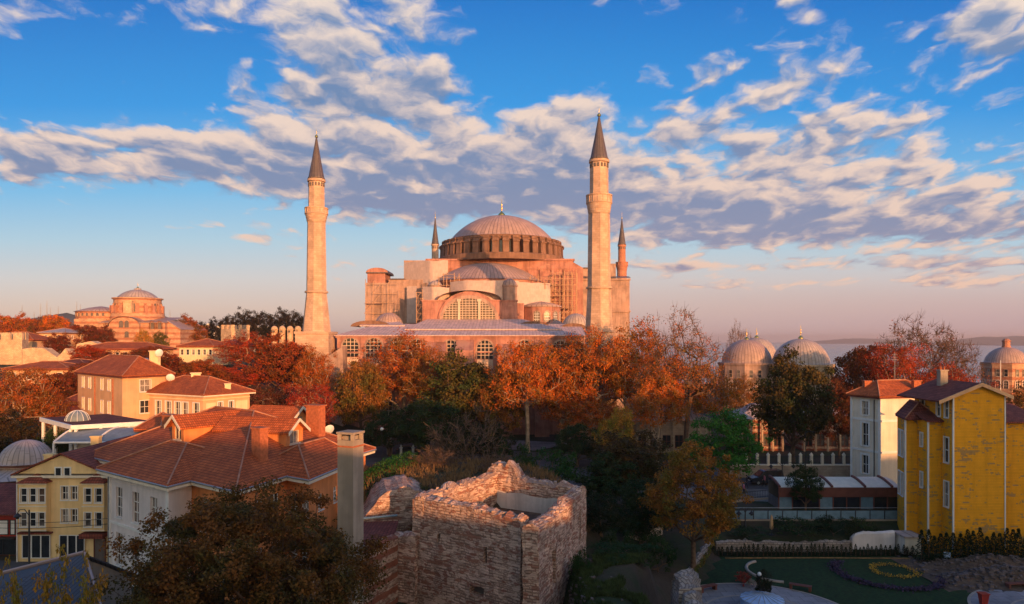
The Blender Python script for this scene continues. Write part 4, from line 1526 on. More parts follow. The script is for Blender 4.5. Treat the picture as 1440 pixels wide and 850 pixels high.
domed_tomb('mauve lead domed tomb in shade with the dome of another tomb close behind it', 1050, 172, 34, 477.5, 510, 560, 'lead', 'mosque_stone', 2.6)
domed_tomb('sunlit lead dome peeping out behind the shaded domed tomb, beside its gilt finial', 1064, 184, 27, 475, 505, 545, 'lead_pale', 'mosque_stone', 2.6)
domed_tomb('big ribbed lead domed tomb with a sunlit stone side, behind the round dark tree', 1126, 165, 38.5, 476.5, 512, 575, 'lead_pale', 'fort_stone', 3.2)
domed_tomb('pinkish stone bath house with a lead dome and small lantern, at the far right edge', 1415, 182, 27, 488, 510, 570, 'lead', 'church_stone', 2, cat='bath house', lantern=True)


# ------------------------------------------------------------------ houses on the left
O_, U_, W_ = Vector((-34.2, 60.4, 0)), Vector((.785, -.62, 0)), Vector((.29, .957, 0))


def S(a, b):
    p = O_ + U_ * a + W_ * b
    return (p.x, p.y)


def dormer(par, c, front, width, z0, h, length, roofm, wallm, rise=.8, frame='cream_paint'):
    """gabled dormer whose front stands at c, facing the given direction, running back under the roof"""
    n = Vector((front[0], front[1], 0)).normalized()
    e = Vector((-n.y, n.x, 0))
    c = Vector((c[0], c[1], 0))
    fl, frr = c - e * width / 2, c + e * width / 2
    plan = [fl, frr, frr - n * length, fl - n * length]
    m = MB()
    fcs = [Face(plan[i], plan[(i + 1) % 4]) for i in range(4)]
    hole = (width * .22, width * .78, z0 + h * .22, z0 + h * .92)
    wall(m, fcs[0], z0 - 1.5, z0 + h, [hole], .15)
    for f in (fcs[1], fcs[3]):
        wall(m, f, z0 - 1.5, z0 + h)
    m.face([fcs[0].p(0, z0 + h), fcs[0].p(width, z0 + h), fcs[0].p(width / 2, z0 + h + rise)])
    d = m.build('dormer', wallm, par)
    window(d, fcs[0], hole, .15, 2, 1, .06, frame)
    o = .35
    a, b = c + n * .5, c - n * length
    up = Vector((0, 0, z0 + h + rise + .1))
    lo = Vector((0, 0, z0 + h - rise * o / (width / 2) + .1))
    r = MB()
    r.slab([a - e * (width / 2 + o) + lo, a + up, b + up, b - e * (width / 2 + o) + lo][::-1], .16)
    r.slab([a + e * (width / 2 + o) + lo, a + up, b + up, b + e * (width / 2 + o) + lo], .16)
    r.build('dormer_roof', roofm, d)
    k = MB()
    for s in (-1, 1):
        p, q = a + e * s * (width / 2 + o) + lo, a + up
        k.hexa([p + n * .01 - Vector((0, 0, .26)), q + n * .01 - Vector((0, 0, .26)), q + n * .07 - Vector((0, 0, .26)), p + n * .07 - Vector((0, 0, .26)), p + n * .01 + Vector((0, 0, .03)), q + n * .01 + Vector((0, 0, .03)), q + n * .07 + Vector((0, 0, .03)), p + n * .07 + Vector((0, 0, .03))])
    k.build('bargeboard', 'cream_paint', d)
    return d


def villa():
    t = thing('villa', 'big villa with dormers, white and orange walls, behind the large dark tree', 'house', (*S(5, 12), 0))
    z1 = 8.7
    body = [S(-7.6, 2.4), S(16.8, 2.4), S(16.8, 22), S(-7.6, 22)]
    wing = [S(0, 0), S(10.4, 0), S(10.4, 9), S(0, 9)]
    bay = [S(13.5, 8.8), S(19.8, 8.8), S(18.6, 17), S(13.5, 17)]
    fb = [Face(body[i], body[(i + 1) % 4]) for i in range(4)]
    fw = [Face(wing[i], wing[(i + 1) % 4]) for i in range(4)]
    fy = [Face(bay[i], bay[(i + 1) % 4]) for i in range(4)]
    rows = ((1.2, 3.9), (5.2, 7.7))
    hl = [(u, u + 1.15, a, b) for u in (2.2, 5.4) for a, b in rows]
    hw = [(u, u + 1.15, a, b) for u in (1.3, 4.3, 7.4) for a, b in rows]
    ho = [(u, u + 1.1, a, b) for u in (19.6, 22.0) for a, b in rows]
    hr = [(u, u + 1.0, a, b) for u in (2.2, 4.3) for a, b in rows]
    hb = [(u, u + 1.0, a, b) for u in (3.7, 5.2) for a, b in ((2.0, 3.6), (5.9, 7.5))]
    hbr = [(u, u + .9, a, b) for u in (1.6, 4.6) for a, b in ((2.2, 3.6), (6.0, 7.3))]
    m = MB()
    k = 7.6 * U_.length + 1e-4
    wall(m, fb[0], -1, z1, hl, u1=8.2)
    wall(m, fb[3], -1, z1)
    for f, h in ((fw[0], hw), (fw[1], ()), (fw[3], ())):
        wall(m, f, -1, z1, h)
    m.build('wall', 'white_plaster', t)
    m = MB()
    wall(m, fb[0], -1, z1, ho, u0=8.2)
    wall(m, fb[1], -1, z1, hr)
    wall(m, fb[2], -1, z1)
    wall(m, fy[0], -1, z1 - .1, hb)
    wall(m, fy[1], -1, z1 - .1, hbr)
    w = m.build('wall', 'orange_plaster', t)
    w['label'] = 'orange rendered wall'
    for f, hs in ((fb[0], hl), (fw[0], hw), (fb[0], ho), (fb[1], hr), (fy[0], hb), (fy[1], hbr)):
        for h in hs:
            window(t, f, h, .2, 2, 3, .06, 'white_paint')
    m = MB()
    for f, u0, u1 in ((fw[0], 0, fw[0].L), (fb[0], 0, 7.4)):
        fbox(m, f, u0, u1, 4.55, 4.75, .003, .10)
    for f in (fw[0],):
        for u in (.16, f.L - .16):
            fbox(m, f, u - .16, u + .16, -1, z1, .003, .09)
    m.build('string_course', 'white_paint', t)
    r, rb, ev = MB(), MB(), MB()
    e, r1, r2 = hip_roof(r, rb, body, z1 + .45, 4.1, .75, 9.6, .16)
    eaves(ev, e, z1 + .45, .32)
    e2, _, _ = hip_roof(r, rb, wing, z1 + .447, 2.0, .75, 4.6, .16)
    eaves(ev, e2, z1 + .443, .32)
    e3, _, _ = hip_roof(r, rb, bay, z1 + .42, 1.9, .7, 2.8, .16)
    eaves(ev, e3, z1 + .415, .32)
    ro = r.build('roof', 'red_tile', t)
    rb.build('ridge', 'ridge_tile', ro)
    ev.build('eaves', 'cream_paint', t)
    g = MB()
    for ee in (e, e2, e3):
        for p, q in zip(ee, ee[1:] + ee[:1]):
            g.tube([p - Vector((0, 0, .14)), q - Vector((0, 0, .14))], .09, 6)
    g.tube([fw[0].p(.1, -1, .12), fw[0].p(.1, z1, .12)], .06, 6)
    g.tube([fb[0].p(fb[0].L - .2, -1, .12), fb[0].p(fb[0].L - .2, z1, .12)], .06, 6)
    g.build('gutter', 'grey_metal', t)
    nf = fb[0].n
    nr = fb[1].n
    dormer(t, S(3.4, 5.6), (nf.x, nf.y), 2.1, z1 + 2.0, 1.7, 6.5, 'red_tile', 'orange_plaster')
    dormer(t, S(14.2, 12.5), (nr.x, nr.y), 2.6, z1 + 1.7, 1.6, 7.5, 'red_tile', 'orange_plaster', .9)
    dormer(t, S(9.5, 18.0), (nr.x, nr.y), 2.8, z1 + 2.4, 1.2, 5.5, 'red_tile', 'orange_plaster', .9)
    chimney(t, *S(14.6, 7.2), z1, z1 + 4.0, 1.1, .8, pots=False, rot=-.6)
    chimney(t, *S(13.2, 17.0), z1, z1 + 4.9, 1.5, 1.0, pots=False, rot=-.4)
    chimney(t, *S(-3.8, 9.5), z1, z1 + 3.6, 1.7, 1.0, pots=False, rot=-.6)
    d = MB().lathe((0, 0), dome_prof(.55, 0, .18, 5), 16)
    q = thing('satellite_dish', 'small white satellite dish on the rear roof edge of the big villa', 'satellite dish', (*S(12.5, 20.2), z1 + 1.5))
    o = d.build('dish', 'white_paint')
    o.parent = q
    o.rotation_euler = (R(115), 0, R(40))
    o.location = (0, 0, .7)
    a = MB().tube([(0, 0, -.6), (0, 0, .7)], .04, 6).build('mast', 'grey_metal')
    a.parent = q


villa()


def tall_flue():
    D = 46
    t = thing('chimney_stack', 'tall square rendered chimney stack standing alone between the villa and the brick ruin', 'chimney', (PX(493, D), D, 3))
    x, y, z = PX(493, D), D, PZ(606, D)
    cs, sn = math.cos(R(-22)), math.sin(R(-22))
    q = lambda w, d: [(x + a * w * cs - b * d * sn, y + a * w * sn + b * d * cs) for a, b in ((-.5, -.5), (.5, -.5), (.5, .5), (-.5, .5))]
    m = MB().prism(q(1.2, 1.15), 3, z - .55)
    st = m.build('shaft', 'concrete', t)
    m = MB()
    for a, b in ((-.5, -.5), (.5, -.5), (.5, .5), (-.5, .5)):
        cx, cy = x + a * 1.0 * cs - b * .95 * sn, y + a * 1.0 * sn + b * .95 * cs
        m.box(cx - .12, cx + .12, cy - .12, cy + .12, z - .55, z - .17)
    m.prism(q(.75, .7), z - .55, z - .3)
    m.prism(q(1.32, 1.27), z - .168, z - .03)
    m.build('cap', 'concrete', t)
    m = MB().prism(q(1.26, 1.21), z - 1.0, z - .9)
    m.build('band', 'chimney_brick', t)
    p = q(1.2, 1.15)
    f = Face(p[1], p[2])
    m = MB()
    fbox(m, f, .38, .62, 4.9, 6.2, -.05, .02)
    m.build('flue_door', 'dark_plaster_and_shade', st)


tall_flue()

# guest house, bath house and shop front at the lower left
plan = [(-44.6, 64), (-36.3, 64), (-36.3, 75), (-44.6, 75)]
hol = [(2.7 + k, 3.3 + k, a, b) for k in (1.35, 2.2) for a, b in ((3.55, 4.75), (5.6, 6.8))] + [(3.95, 4.5, 7.55, 8.3), (4.75, 5.3, 7.55, 8.3)]
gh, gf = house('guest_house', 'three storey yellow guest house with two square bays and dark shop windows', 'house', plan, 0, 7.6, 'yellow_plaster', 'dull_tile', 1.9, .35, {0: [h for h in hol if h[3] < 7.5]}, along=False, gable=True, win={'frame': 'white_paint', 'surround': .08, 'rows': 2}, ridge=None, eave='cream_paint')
f0 = gf[0]
for h in ((3.55, 4.1, 7.75, 8.5), (4.35, 4.9, 7.75, 8.5)):
    window(gh, Face((-44.6, 64 - .02), (-36.3, 64 - .02)), h, -.03, 1, 1, surround=.07, name='attic_window')
for a, b, wins in ((.7, 3.1, 3), (6.35, 8.25, 2)):
    m = MB()
    pl = [f0.p(a, 0, .65), f0.p(b, 0, .65), f0.p(b, 0, -.1), f0.p(a, 0, -.1)]
    bf = [Face(pl[0], pl[1]), Face(pl[1], pl[2]), Face(pl[3], pl[0])]
    wd = (b - a) / wins
    hs = [(wd * (i + .5) - .29, wd * (i + .5) + .29, z, z + 1.25) for i in range(wins) for z in (3.35, 5.5)]
    wall(m, bf[0], 2.95, 7.25, hs, .15)
    wall(m, bf[1], 2.95, 7.25)
    wall(m, bf[2], 2.95, 7.25)
    m.face([bf[0].p(0, 2.95), bf[1].p(bf[1].L, 2.95), bf[2].p(0, 2.95), bf[0].p(bf[0].L, 2.95)])
    by = m.build('bay', 'yellow_plaster', gh)
    for h in hs:
        window(by, bf[0], h, .15, 1, 2, .05, surround=.07, sill=True)
    m = MB()
    e = [f0.p(a - .15, 7.3, .85), f0.p(b + .15, 7.3, .85), f0.p(b + .15, 7.3, 0), f0.p(a - .15, 7.3, 0)]
    ap = f0.p((a + b) / 2, 8.0, 0.0)
    m.slab([e[0], e[1], ap], .08)
    m.slab([e[1], e[2], ap], .08)
    m.slab([e[3], e[0], ap], .08)
    m.build('bay_roof', 'dull_tile', by)
    for z in (2.96, 5.1, 7.1):
        m = MB()
        fbox(m, bf[0], -.05, bf[0].L + .05, z, z + .1, .003, .08)
        m.build('moulding', 'cream_paint', by)
for u0, u1, c in ((.55, 3.1, 3), (3.9, 6.2, 3)):
    window(gh, Face((-44.6, 63.98), (-36.3, 63.98)), (u0, u1, .35, 2.45), -.02, c, 1, .09, 'white_paint', name='shop_window', sill=False)
window(gh, Face((-44.6, 63.98), (-36.3, 63.98)), (7.0, 8.1, .05, 2.2), -.02, 1, 1, .12, 'wood', 'dark_plaster_and_shade', name='door', sill=False)
m = MB()
fbox(m, f0, .4, 3.3, 2.6, 2.75, .003, .5)
fbox(m, f0, 6.2, 8.3, 2.35, 2.75, .003, 1.0)
m.build('canopy', 'brown_tile', gh)
m = MB().tube([f0.p(.12, 0, .1), f0.p(.12, 7.4, .1)], .06, 6)
m.build('downpipe', 'white_paint', gh)
chimney(gh, -43.2, 66.5, 7.8, 9.2, .8, .6, 'yellow_plaster', False)
chimney(gh, -41.8, 71.5, 8.6, 10.2, .8, .6, 'yellow_plaster', False)


def bath_house():
    D = 80
    x = PX(37, D)
    t = thing('bath_house', 'old banded stone bath house with pale lead dome, behind the yellow guest house', 'bath house', (x, D, 0))
    b = MB().box(x - 5.5, x + 3.6, 76.5, 84, -1, 5.0)
    w = b.build('wall', 'bath_stone', t)
    m = MB()
    z0 = 5.0
    rr = 4.0
    m.lathe((x, D), [(5.6, z0 + .02), (3.0, z0 + .75), (2.9, z0 + .8)], 8, smooth=False, seams=40)
    m.build('skirt_roof', 'lead_pale', t)
    m = MB().lathe((x, D), [(2.75, z0), (2.75, z0 + 1.2), (3.0, z0 + 1.25), (3.05, z0 + 1.35)], 32, smooth=False)
    m.build('drum', 'bath_stone', t)
    m = MB().lathe((x, D), dome_prof(2.75, z0 + 1.35, 2.4, 12, .38), 48, seams=30)
    d = m.build('dome', 'lead_pale', t)
    finial(d, x, D, z0 + 3.72, .35, 'lead_dark', .14)
    fc = Face((x - 5.5, 76.5), (x + 3.6, 76.5))
    arch_window(w, fc, 2.65, 4.25, .9, 3.6, .02, 1, 1, .25, frame=None, glass='bath_stone', trim_mat='fort_stone')
    window(w, fc, (2.9, 3.9, 1.0, 2.3), -.03, 3, 3, .05, 'dark_metal', sill=False)
    arch_window(w, fc, 3.1, 3.8, 3.9, 4.7, .02, 2, 2, .15, frame='dark_metal', trim_mat='fort_stone')


bath_house()


def corner_shop():
    t = thing('shop', 'low shop with red front and white blinds, beside the yellow guest house', 'shop', (-49, 66, 0))
    b = MB().box(-54, -45.4, 66, 71, -1, 3.9)
    b.build('wall', 'red_paint', t)
    f = Face((-54, 66), (-45.4, 66))
    m = MB()
    m.slab([(-54.3, 65.2, 3.95), (-45.2, 65.2, 3.95), (-45.2, 71, 5.7), (-54.3, 71, 5.7)], .12)
    m.build('roof', 'brown_tile', t)
    for u0, u1 in ((4.6, 5.7), (5.9, 7.3), (7.45, 7.95)):
        window(t, f, (u0, u1, 1.9, 3.3), -.02, 1, 1, .09, 'dark_metal', 'white_paint', name='blind', sill=False)
    window(t, f, (4.4, 8.0, .05, 1.5), -.02, 3, 1, .08, 'dark_metal', 'glass', name='shop_window', sill=False)
    m = MB()
    fbox(m, f, 4.2, 8.2, 1.6, 1.75, .003, .7)
    m.build('awning', 'dark_metal', t)


corner_shop()


def shed_roof():
    a, b = P(-60, 824, 40), P(119, 779, 41)
    c, d = P(160, 828, 37.0), P(-60, 960, 30)
    t = thing('shed', 'low shed with a grey corrugated roof at the lower left corner, under yellow leaves', 'shed', (-24, 38, 0))
    c = Vector((-19.6, 34.5, 6.0))
    d = Vector((-31, 29.5, 6.0))
    m = MB().slab([d, c, b, a], .08)
    bk1, bk2 = b + Vector((1.5, 3.0, -2.2)), a + Vector((1.5, 3.0, -2.2))
    m.slab([a, b, bk1, bk2], .08)
    m.build('roof', 'corrugated', t)
    m = MB().tube([a + Vector((0, 0, .06)), b + Vector((0, 0, .06))], .14, 8)
    m.tube([b + Vector((0, 0, .04)), c + Vector((0, 0, .04))], .08, 6)
    m.build('ridge', 'lead', t)
    w = MB()
    w.face([(c.x - .3, c.y + .2, 0), (b.x - .3, b.y, 0), (b.x - .3, b.y, b.z - .1), (c.x - .3, c.y + .2, c.z - .1)])
    w.face([(d.x, d.y + .2, 0), (c.x - .3, c.y + .2, 0), (c.x - .3, c.y + .2, c.z - .1), (d.x, d.y + .2, d.z - .1)])
    w.face([(b.x - .3, b.y, 0), (bk1.x - .3, bk1.y - .2, 0), (bk1.x - .3, bk1.y - .2, bk1.z - .1), (b.x - .3, b.y, b.z - .1)])
    w.build('wall', 'concrete', t)


shed_roof()

# the two cream houses in the sun beyond the villa
pl = [(-69, 113), (-54.8, 100), (-51.0, 106.5), (-65, 119.5)]
L0 = Face(pl[0], pl[1]).L
hs = [(u, u + 1.0, a, b) for u in (2.2, 5.2, 10.6, 13.6) for a, b in ((9.2, 11.0), (12.6, 14.2))]
h1, hf = house('hotel', 'peach three storey hotel with a hipped red roof, taller of the pair beyond the villa', 'house', pl, 7.0, 14.6, 'ochre_plaster', 'red_tile', 2.6, .6,
               {0: hs, 1: [(2.6, 4.2, 9.4, 11.2), (2.6, 4.2, 12.5, 14.2)]}, win={'surround': .1, 'rows': 2}, eave='brown_tile')
m = MB()
for u in (8.2, 15.8):
    m.tube([hf[0].p(u, 7, .1), hf[0].p(u, 14.4, .1)], .07, 6)
m.build('downpipe', 'chimney_brick', h1)
chimney(h1, -54.5, 108.5, 14, 18.2, 1.5, 1.2, 'cream_plaster', False, .5)
m = MB().slab([Vector((-57.6, 107.0, 17.1)), Vector((-55.6, 105.2, 16.0)), Vector((-54.0, 107.8, 16.0)), Vector((-56.4, 110, 17.2))], .06)
m.build('roof_light', 'grey_metal', h1)
for i, u in enumerate((1.0, 7.0, 11.2, 15.2)):
    q = thing('air_conditioner', ('white air conditioner leftmost', 'white air conditioner second from left', 'white air conditioner third from left', 'larger white air conditioner rightmost')[i] + ' of four at the foot of the peach hotel', 'air conditioner', hf[0].p(u, 7.7, .3), 'air conditioners at the foot of the hotel')
    m = MB()
    fbox(m, hf[0], u - .55, u + .55, 7.6, 8.5, .08, .5)
    m.build('casing', 'white_paint', q)
    m = MB()
    fc = hf[0]
    m.grid([[fc.p(u - .12 + r_ * math.cos(2 * math.pi * k / 14), 8.05 + r_ * math.sin(2 * math.pi * k / 14), .51 + (.03 if r_ > .3 else 0)) for k in range(14)] for r_ in (.36, .32, .02)], closed=True, smooth=False)
    m.build('fan_grille', 'dark_metal', q)
pl = [(-54.2, 104.2), (-42.6, 98), (-38.6, 104.6), (-50, 111)]
hs = [(u, u + 1.15, 9.2, 11.2) for u in (3.1, 5.3, 7.3, 8.9, 11.2)]
h2, hf2 = house('house', 'long cream house with low red roof and sunlit right end, beside the peach hotel', 'house', pl, 6.5, 12.1, 'ochre_plaster', 'red_tile', 2.2, .7,
                {0: hs, 1: [(2.4, 3.1, 9.2, 11.2), (4.2, 4.9, 9.2, 11.2)]}, win={'surround': .14, 'rows': 2, 'cols': 2}, eave='cream_paint')
for f in hf2[:2]:
    m = MB()
    fbox(m, f, 0, f.L, 11.6, 11.75, .003, .1)
    m.build('moulding', 'cream_plaster', h2)
for a, b in ((.5, 2.0), (5.3, 7.3)):
    m = MB()
    fbox(m, hf2[1], a, b, 8.8, 11.2, .003, .05)
    m.build('raised_panel', 'cream_plaster', h2)
chimney(h2, -46.8, 105.2, 12.5, 15.0, 1.3, .8, 'cream_plaster', False, .5)
chimney(h2, -40.8, 102.0, 12.3, 13.6, .8, .6, 'cream_plaster', False, .5)


for lab, x, y, z, tilt, yaw in (('white satellite dish on the square chimney of the peach hotel', -53.4, 107.6, 17.2, 100, 50), ('white satellite dish on the roof of the long cream house, near the hotel', -50.4, 104.9, 13.6, 110, 20)):
    q = thing('satellite_dish', lab, 'satellite dish', (x, y, z))
    o = MB().lathe((0, 0), dome_prof(.6, 0, .2, 5), 16).build('dish', 'white_paint')
    o.parent = q
    o.rotation_euler = (R(tilt), 0, R(yaw))
    o.location = (0, 0, .8)
    MB().tube([(x, y, z - .5), (x, y, z + .8)], .05, 6).build('mast', 'grey_metal', q)


def terrace():
    t = thing('terrace_restaurant', 'open terrace restaurant with a flat brown roof and white steel posts, behind the guest house', 'restaurant', (-50, 86, 5))
    A, B, C_, D_ = P(57, 592, 92), P(101, 602, 83.5), P(215, 592, 88), P(150, 582, 97)
    z = 9.9
    for q in (A, B, C_, D_):
        q.z = z
    m = MB().slab([A, B, C_, D_], .12)
    ro = m.build('roof', 'brown_tile', t)
    m = MB()
    for p, q in ((A, B), (B, C_)):
        d = (q - p).normalized()
        n = Vector((d.y, -d.x, 0)) * .12
        m.hexa([p + n - Vector((0, 0, .45)), q + n - Vector((0, 0, .45)), q - n - Vector((0, 0, .45)), p - n - Vector((0, 0, .45)), p + n + Vector((0, 0, .05)), q + n + Vector((0, 0, .05)), q - n + Vector((0, 0, .05)), p - n + Vector((0, 0, .05))])
    m.build('fascia', 'white_paint', t)
    for k, (p, q) in enumerate(((A, B), (B, C_))):
        for f in ((.1, .5, .97) if k == 0 else (.05, .35, .7)):
            s = mid(p, q, f)
            MB().box(s.x - .14, s.x + .14, s.y - .14, s.y + .14, 4.0, z - .46).build('post', 'white_paint', t)
    m = MB()
    c = P(109, 594, 89)
    m.lathe((c.x, c.y), dome_prof(1.35, z + .0, 1.25, 8), 12, smooth=False)
    sk = m.build('skylight', 'pale_glass', ro)
    m = MB()
    for k in range(12):
        a = 2 * math.pi * k / 12
        m.tube([(c.x + r_ * 1.01 * math.cos(a), c.y + r_ * 1.01 * math.sin(a), z_ + .01) for r_, z_ in dome_prof(1.36, z, 1.26, 8)], .035, 4)
    m.build('skylight_rib', 'white_paint', sk)
    m = MB().box(-57.5, -37.5, 80, 96, 3, 5.2)
    m.build('floor', 'pale_plaster', t)
    m = MB().box(-57, -38, 93.8, 94.2, 5.2, 9.4)
    m.build('back_wall', 'cream_plaster', t)
    m = MB().box(B.x - .1, B.x + 2.1, 84.0, 84.35, 5.2, 9.0)
    m.build('pier', 'pale_plaster', t)
    # barrel canopy of three glazed bays
    u0, u1 = -52.2, -38.2
    for k in range(3):
        xa, xb = u0 + (u1 - u0) * k / 3, u0 + (u1 - u0) * (k + 1) / 3
        rows = []
        for i in range(9):
            a = i / 8
            y, zz = 81.0 + 6.4 * a, 7.9 + 1.5 * math.sin(math.pi * (.08 + .60 * a))
            rows.append([Vector((xa + .05, y, zz)), Vector((xb - .05, y, zz))])
        MB().grid(rows).build('canopy_panel', 'pale_glass', t)
    for k in range(4):
        x = u0 + (u1 - u0) * k / 3
        MB().tube([(x, 81.0 + 6.4 * i / 8, 7.96 + 1.5 * math.sin(math.pi * (.08 + .60 * i / 8))) for i in range(9)], .11, 6).build('canopy_rib', 'white_paint', t)
        MB().box(x - .09, x + .09, 80.9, 81.08, 5.2, 8.2).build('post', 'white_paint', t)
    for y, zz in ((81.0, 8.28), (87.4, 9.32)):
        MB().tube([(u0, y, zz), (u1, y, zz)], .13, 6).build('canopy_beam', 'white_paint', t)
    m = MB()
    for x in np.arange(-51.5, -38.5, 1.1):
        m.tube([(x, 80.4, 5.2), (x, 80.4, 6.1)], .025, 4)
    for zz in (5.6, 6.1):
        m.tube([(-52, 80.4, zz), (-38.3, 80.4, zz)], .03, 4)
    m.build('railing', 'white_paint', t)
    for i, (px, D) in enumerate(((112, 84.3), (122, 84.8), (131, 85.3), (140, 85.6))):
        x = PX(px, D)
        q = thing('table', ('white clothed table nearest the terrace corner post', 'white clothed table second from the terrace corner', 'white clothed table third from the terrace corner', 'white clothed table farthest along the terrace')[i], 'table', (x, D, 5.2), 'clothed tables on the terrace')
        m = MB().box(x - .45, x + .45, D - .45, D + .45, 5.9, 5.96)
        m.hexa([(x - .5, D - .5, 5.45), (x + .5, D - .5, 5.45), (x + .5, D + .5, 5.45), (x - .5, D + .5, 5.45), (x - .47, D - .47, 5.97), (x + .47, D - .47, 5.97), (x + .47, D + .47, 5.97), (x - .47, D + .47, 5.97)])
        m.build('tablecloth', 'white_paint', q)
        MB().lathe((x, D), [(.3, 5.2), (.06, 5.26), (.05, 5.9)], 8).build('pedestal', 'dark_metal', q)


terrace()


def small_house(name, label, px0, px1, D, eave, base, ridge, wallm, roofm, depth=8, nwin=4, yaw=0.0, cat='house', gable=False, along=True, wh=1.3, group=None):
    x0, x1 = PX(px0, D), PX(px1, D)
    z0, z1 = PZ(base, D), PZ(eave, D) - .3
    sy = math.tan(yaw) * (x1 - x0)
    plan = [(x0, D + max(0, -sy) if False else D), (x1, D + sy), (x1 - math.tan(yaw) * depth, D + sy + depth), (x0 - math.tan(yaw) * depth, D + depth)]
    L = Face(plan[0], plan[1]).L
    zc = (z0 + z1) / 2 + .3
    hs = [(L * (i + .5) / nwin - .4, L * (i + .5) / nwin + .4, z1 - .5 - wh, z1 - .5) for i in range(nwin)] if nwin else []
    hr = [(depth * f - .4, depth * f + .4, z1 - .5 - wh, z1 - .5) for f in (.3, .7)] if nwin else []
    return house(name, label, cat, plan, z0, z1, wallm, roofm, PZ(ridge, D) - z1 - .3, .6, {0: hs, 1: hr}, gable=gable, along=along, win={'cols': 1, 'rows': 2, 'surround': .08}, group=group, eave='brown_tile')


small_house('house', 'long low house with dull red roof among red trees below the hill church', 112, 218, 168, 491, 499, 482, 'ochre_plaster', 'red_tile', 9, 9)
small_house('house', 'cream house with red roof and a row of small windows, below the crenellated tower', 252, 302, 172, 487, 506, 477, 'cream_plaster', 'red_tile', 10, 6, -.12)
small_house('house', 'dark grey house with a flat hipped roof in front of the crenellated tower', 296, 345, 178, 486, 506, 477.5, 'dark_plaster_and_shade', 'brown_tile', 9, 5)
small_house('house', 'low red tiled roof beside the pale fortress wall at the far left', -20, 45, 208, 478, 500, 467, 'ochre_plaster', 'red_tile', 10, 0)
small_house('house', 'pale plastered house with a grey roof, left of the hill church behind dark red trees', 55, 92, 225, 468, 490, 461.5, 'ochre_plaster', 'lead_pale', 12, 2, 0)
small_house('house', 'long red tiled roof below the broken fortress wall, at the left', 8, 92, 140, 519, 530, 510, 'ochre_plaster', 'red_tile', 9, 4, .06)
small_house('house', 'small dull red roof under the fortress wall, right of the long red roof', 70, 118, 150, 512, 526, 506, 'ochre_plaster', 'dull_tile', 8, 3)
small_house('house', 'dark red hipped roof of a low house in shade behind the terrace restaurant', 55, 125, 112, 580, 600, 556, 'dark_plaster_and_shade', 'dull_tile', 10, 0)
small_house('house', 'small red hipped roof just behind the villa, above the pale lead dome lantern', 196, 226, 84, 603, 630, 585, 'orange_plaster', 'red_tile', 6, 0)


def crenels(mb, fc, u0, u1, z, w, gap, h, d):
    u = u0
    while u + w <= u1 + .01:
        fbox(mb, fc, u, u + w, z, z + h, -d, 0)
        u += w + gap


def fort(name, label, plan, z0, z1, merlon, cat):
    c = sum((Vector((p[0], p[1], 0)) for p in plan), Vector()) / 4
    t = thing(name, label, cat, (c.x, c.y, z0))
    m = MB().prism(plan, z0, z1)
    m.build('masonry', 'fort_stone', t)
    m = MB()
    w, g, h = merlon
    for i in range(4):
        f = Face(plan[i], plan[(i + 1) % 4])
        n = max(1, round(f.L / (w + g)))
        gg = (f.L - n * w) / max(1, n - 1) if n > 1 else 0
        for k in range(n):
            u = k * (w + gg)
            fbox(m, f, u + (.003 if k == 0 else 0), u + w - (.003 if k == n - 1 else 0), z1 + .003, z1 + h, -.7, 0)
    m.build('battlement', 'fort_stone', t)
    return t


D = 186
fort('fortress_wall', 'tall pale fortress wall with battlements in full sun at the left edge', [(PX(-30, D), D), (PX(31, D), D), (PX(31, D) - 1, D + 4), (PX(-30, D), D + 4)], 8, PZ(478, D), (1.7, 1.0, 1.9), 'wall')
D = 243
fort('fortress_tower', 'square crenellated stone tower among dark trees, left of the left minaret', [(PX(309, D), D + 1), (PX(330, D), D - 3), (PX(351, D), D), (PX(331, D), D + 6)], 12, PZ(463, D), (1.1, .8, 1.4), 'tower')


def low_wall():
    D = 182
    pr = [(31.5, 491), (45, 489), (62, 490), (70, 496), (80, 503), (86, 497), (92, 490), (97, 497), (104, 501), (108, 484), (128, 480), (140, 485)]
    m = MB()
    for (a, za), (b, zb) in zip(pr[:-1], pr[1:]):
        m.hexa([(PX(a, D), D, 5), (PX(b, D), D, 5), (PX(b, D), D + 3, 5), (PX(a, D), D + 3, 5), (PX(a, D), D, PZ(za, D)), (PX(b, D), D, PZ(zb, D)), (PX(b, D), D + 3, PZ(zb, D)), (PX(a, D), D + 3, PZ(za, D))])
    return tag(m.build('broken_wall', 'fort_stone'), 'broken lower stretch of pale stone wall right of the crenellated fortress wall', 'wall')


low_wall()
for i, px in enumerate((386, 397, 408, 419)):
    D = 225
    x = PX(px, D)
    t = thing('domed_chimney', ('small domed stone chimney leftmost', 'small domed stone chimney second from left', 'small domed stone chimney third from left', 'small domed stone chimney nearest the left minaret')[i] + ' of four above the red trees', 'chimney', (x, D, 14), 'row of four domed chimneys')
    MB().lathe((x, D), [(.95, 12), (.95, PZ(464.5, D)), (1.1, PZ(464, D)), (1.1, PZ(463, D))], 8, smooth=False).build('shaft', 'fort_stone', t)
    MB().lathe((x, D), dome_prof(1.05, PZ(463, D), 1.0, 6), 12).build('dome', 'fort_stone', t)
    MB().box(x - .3, x + .3, D - 1.05, D - .8, PZ(468, D), PZ(465, D)).build('opening', 'dark_plaster_and_shade', t)  # dark block in place of the shaded hollow


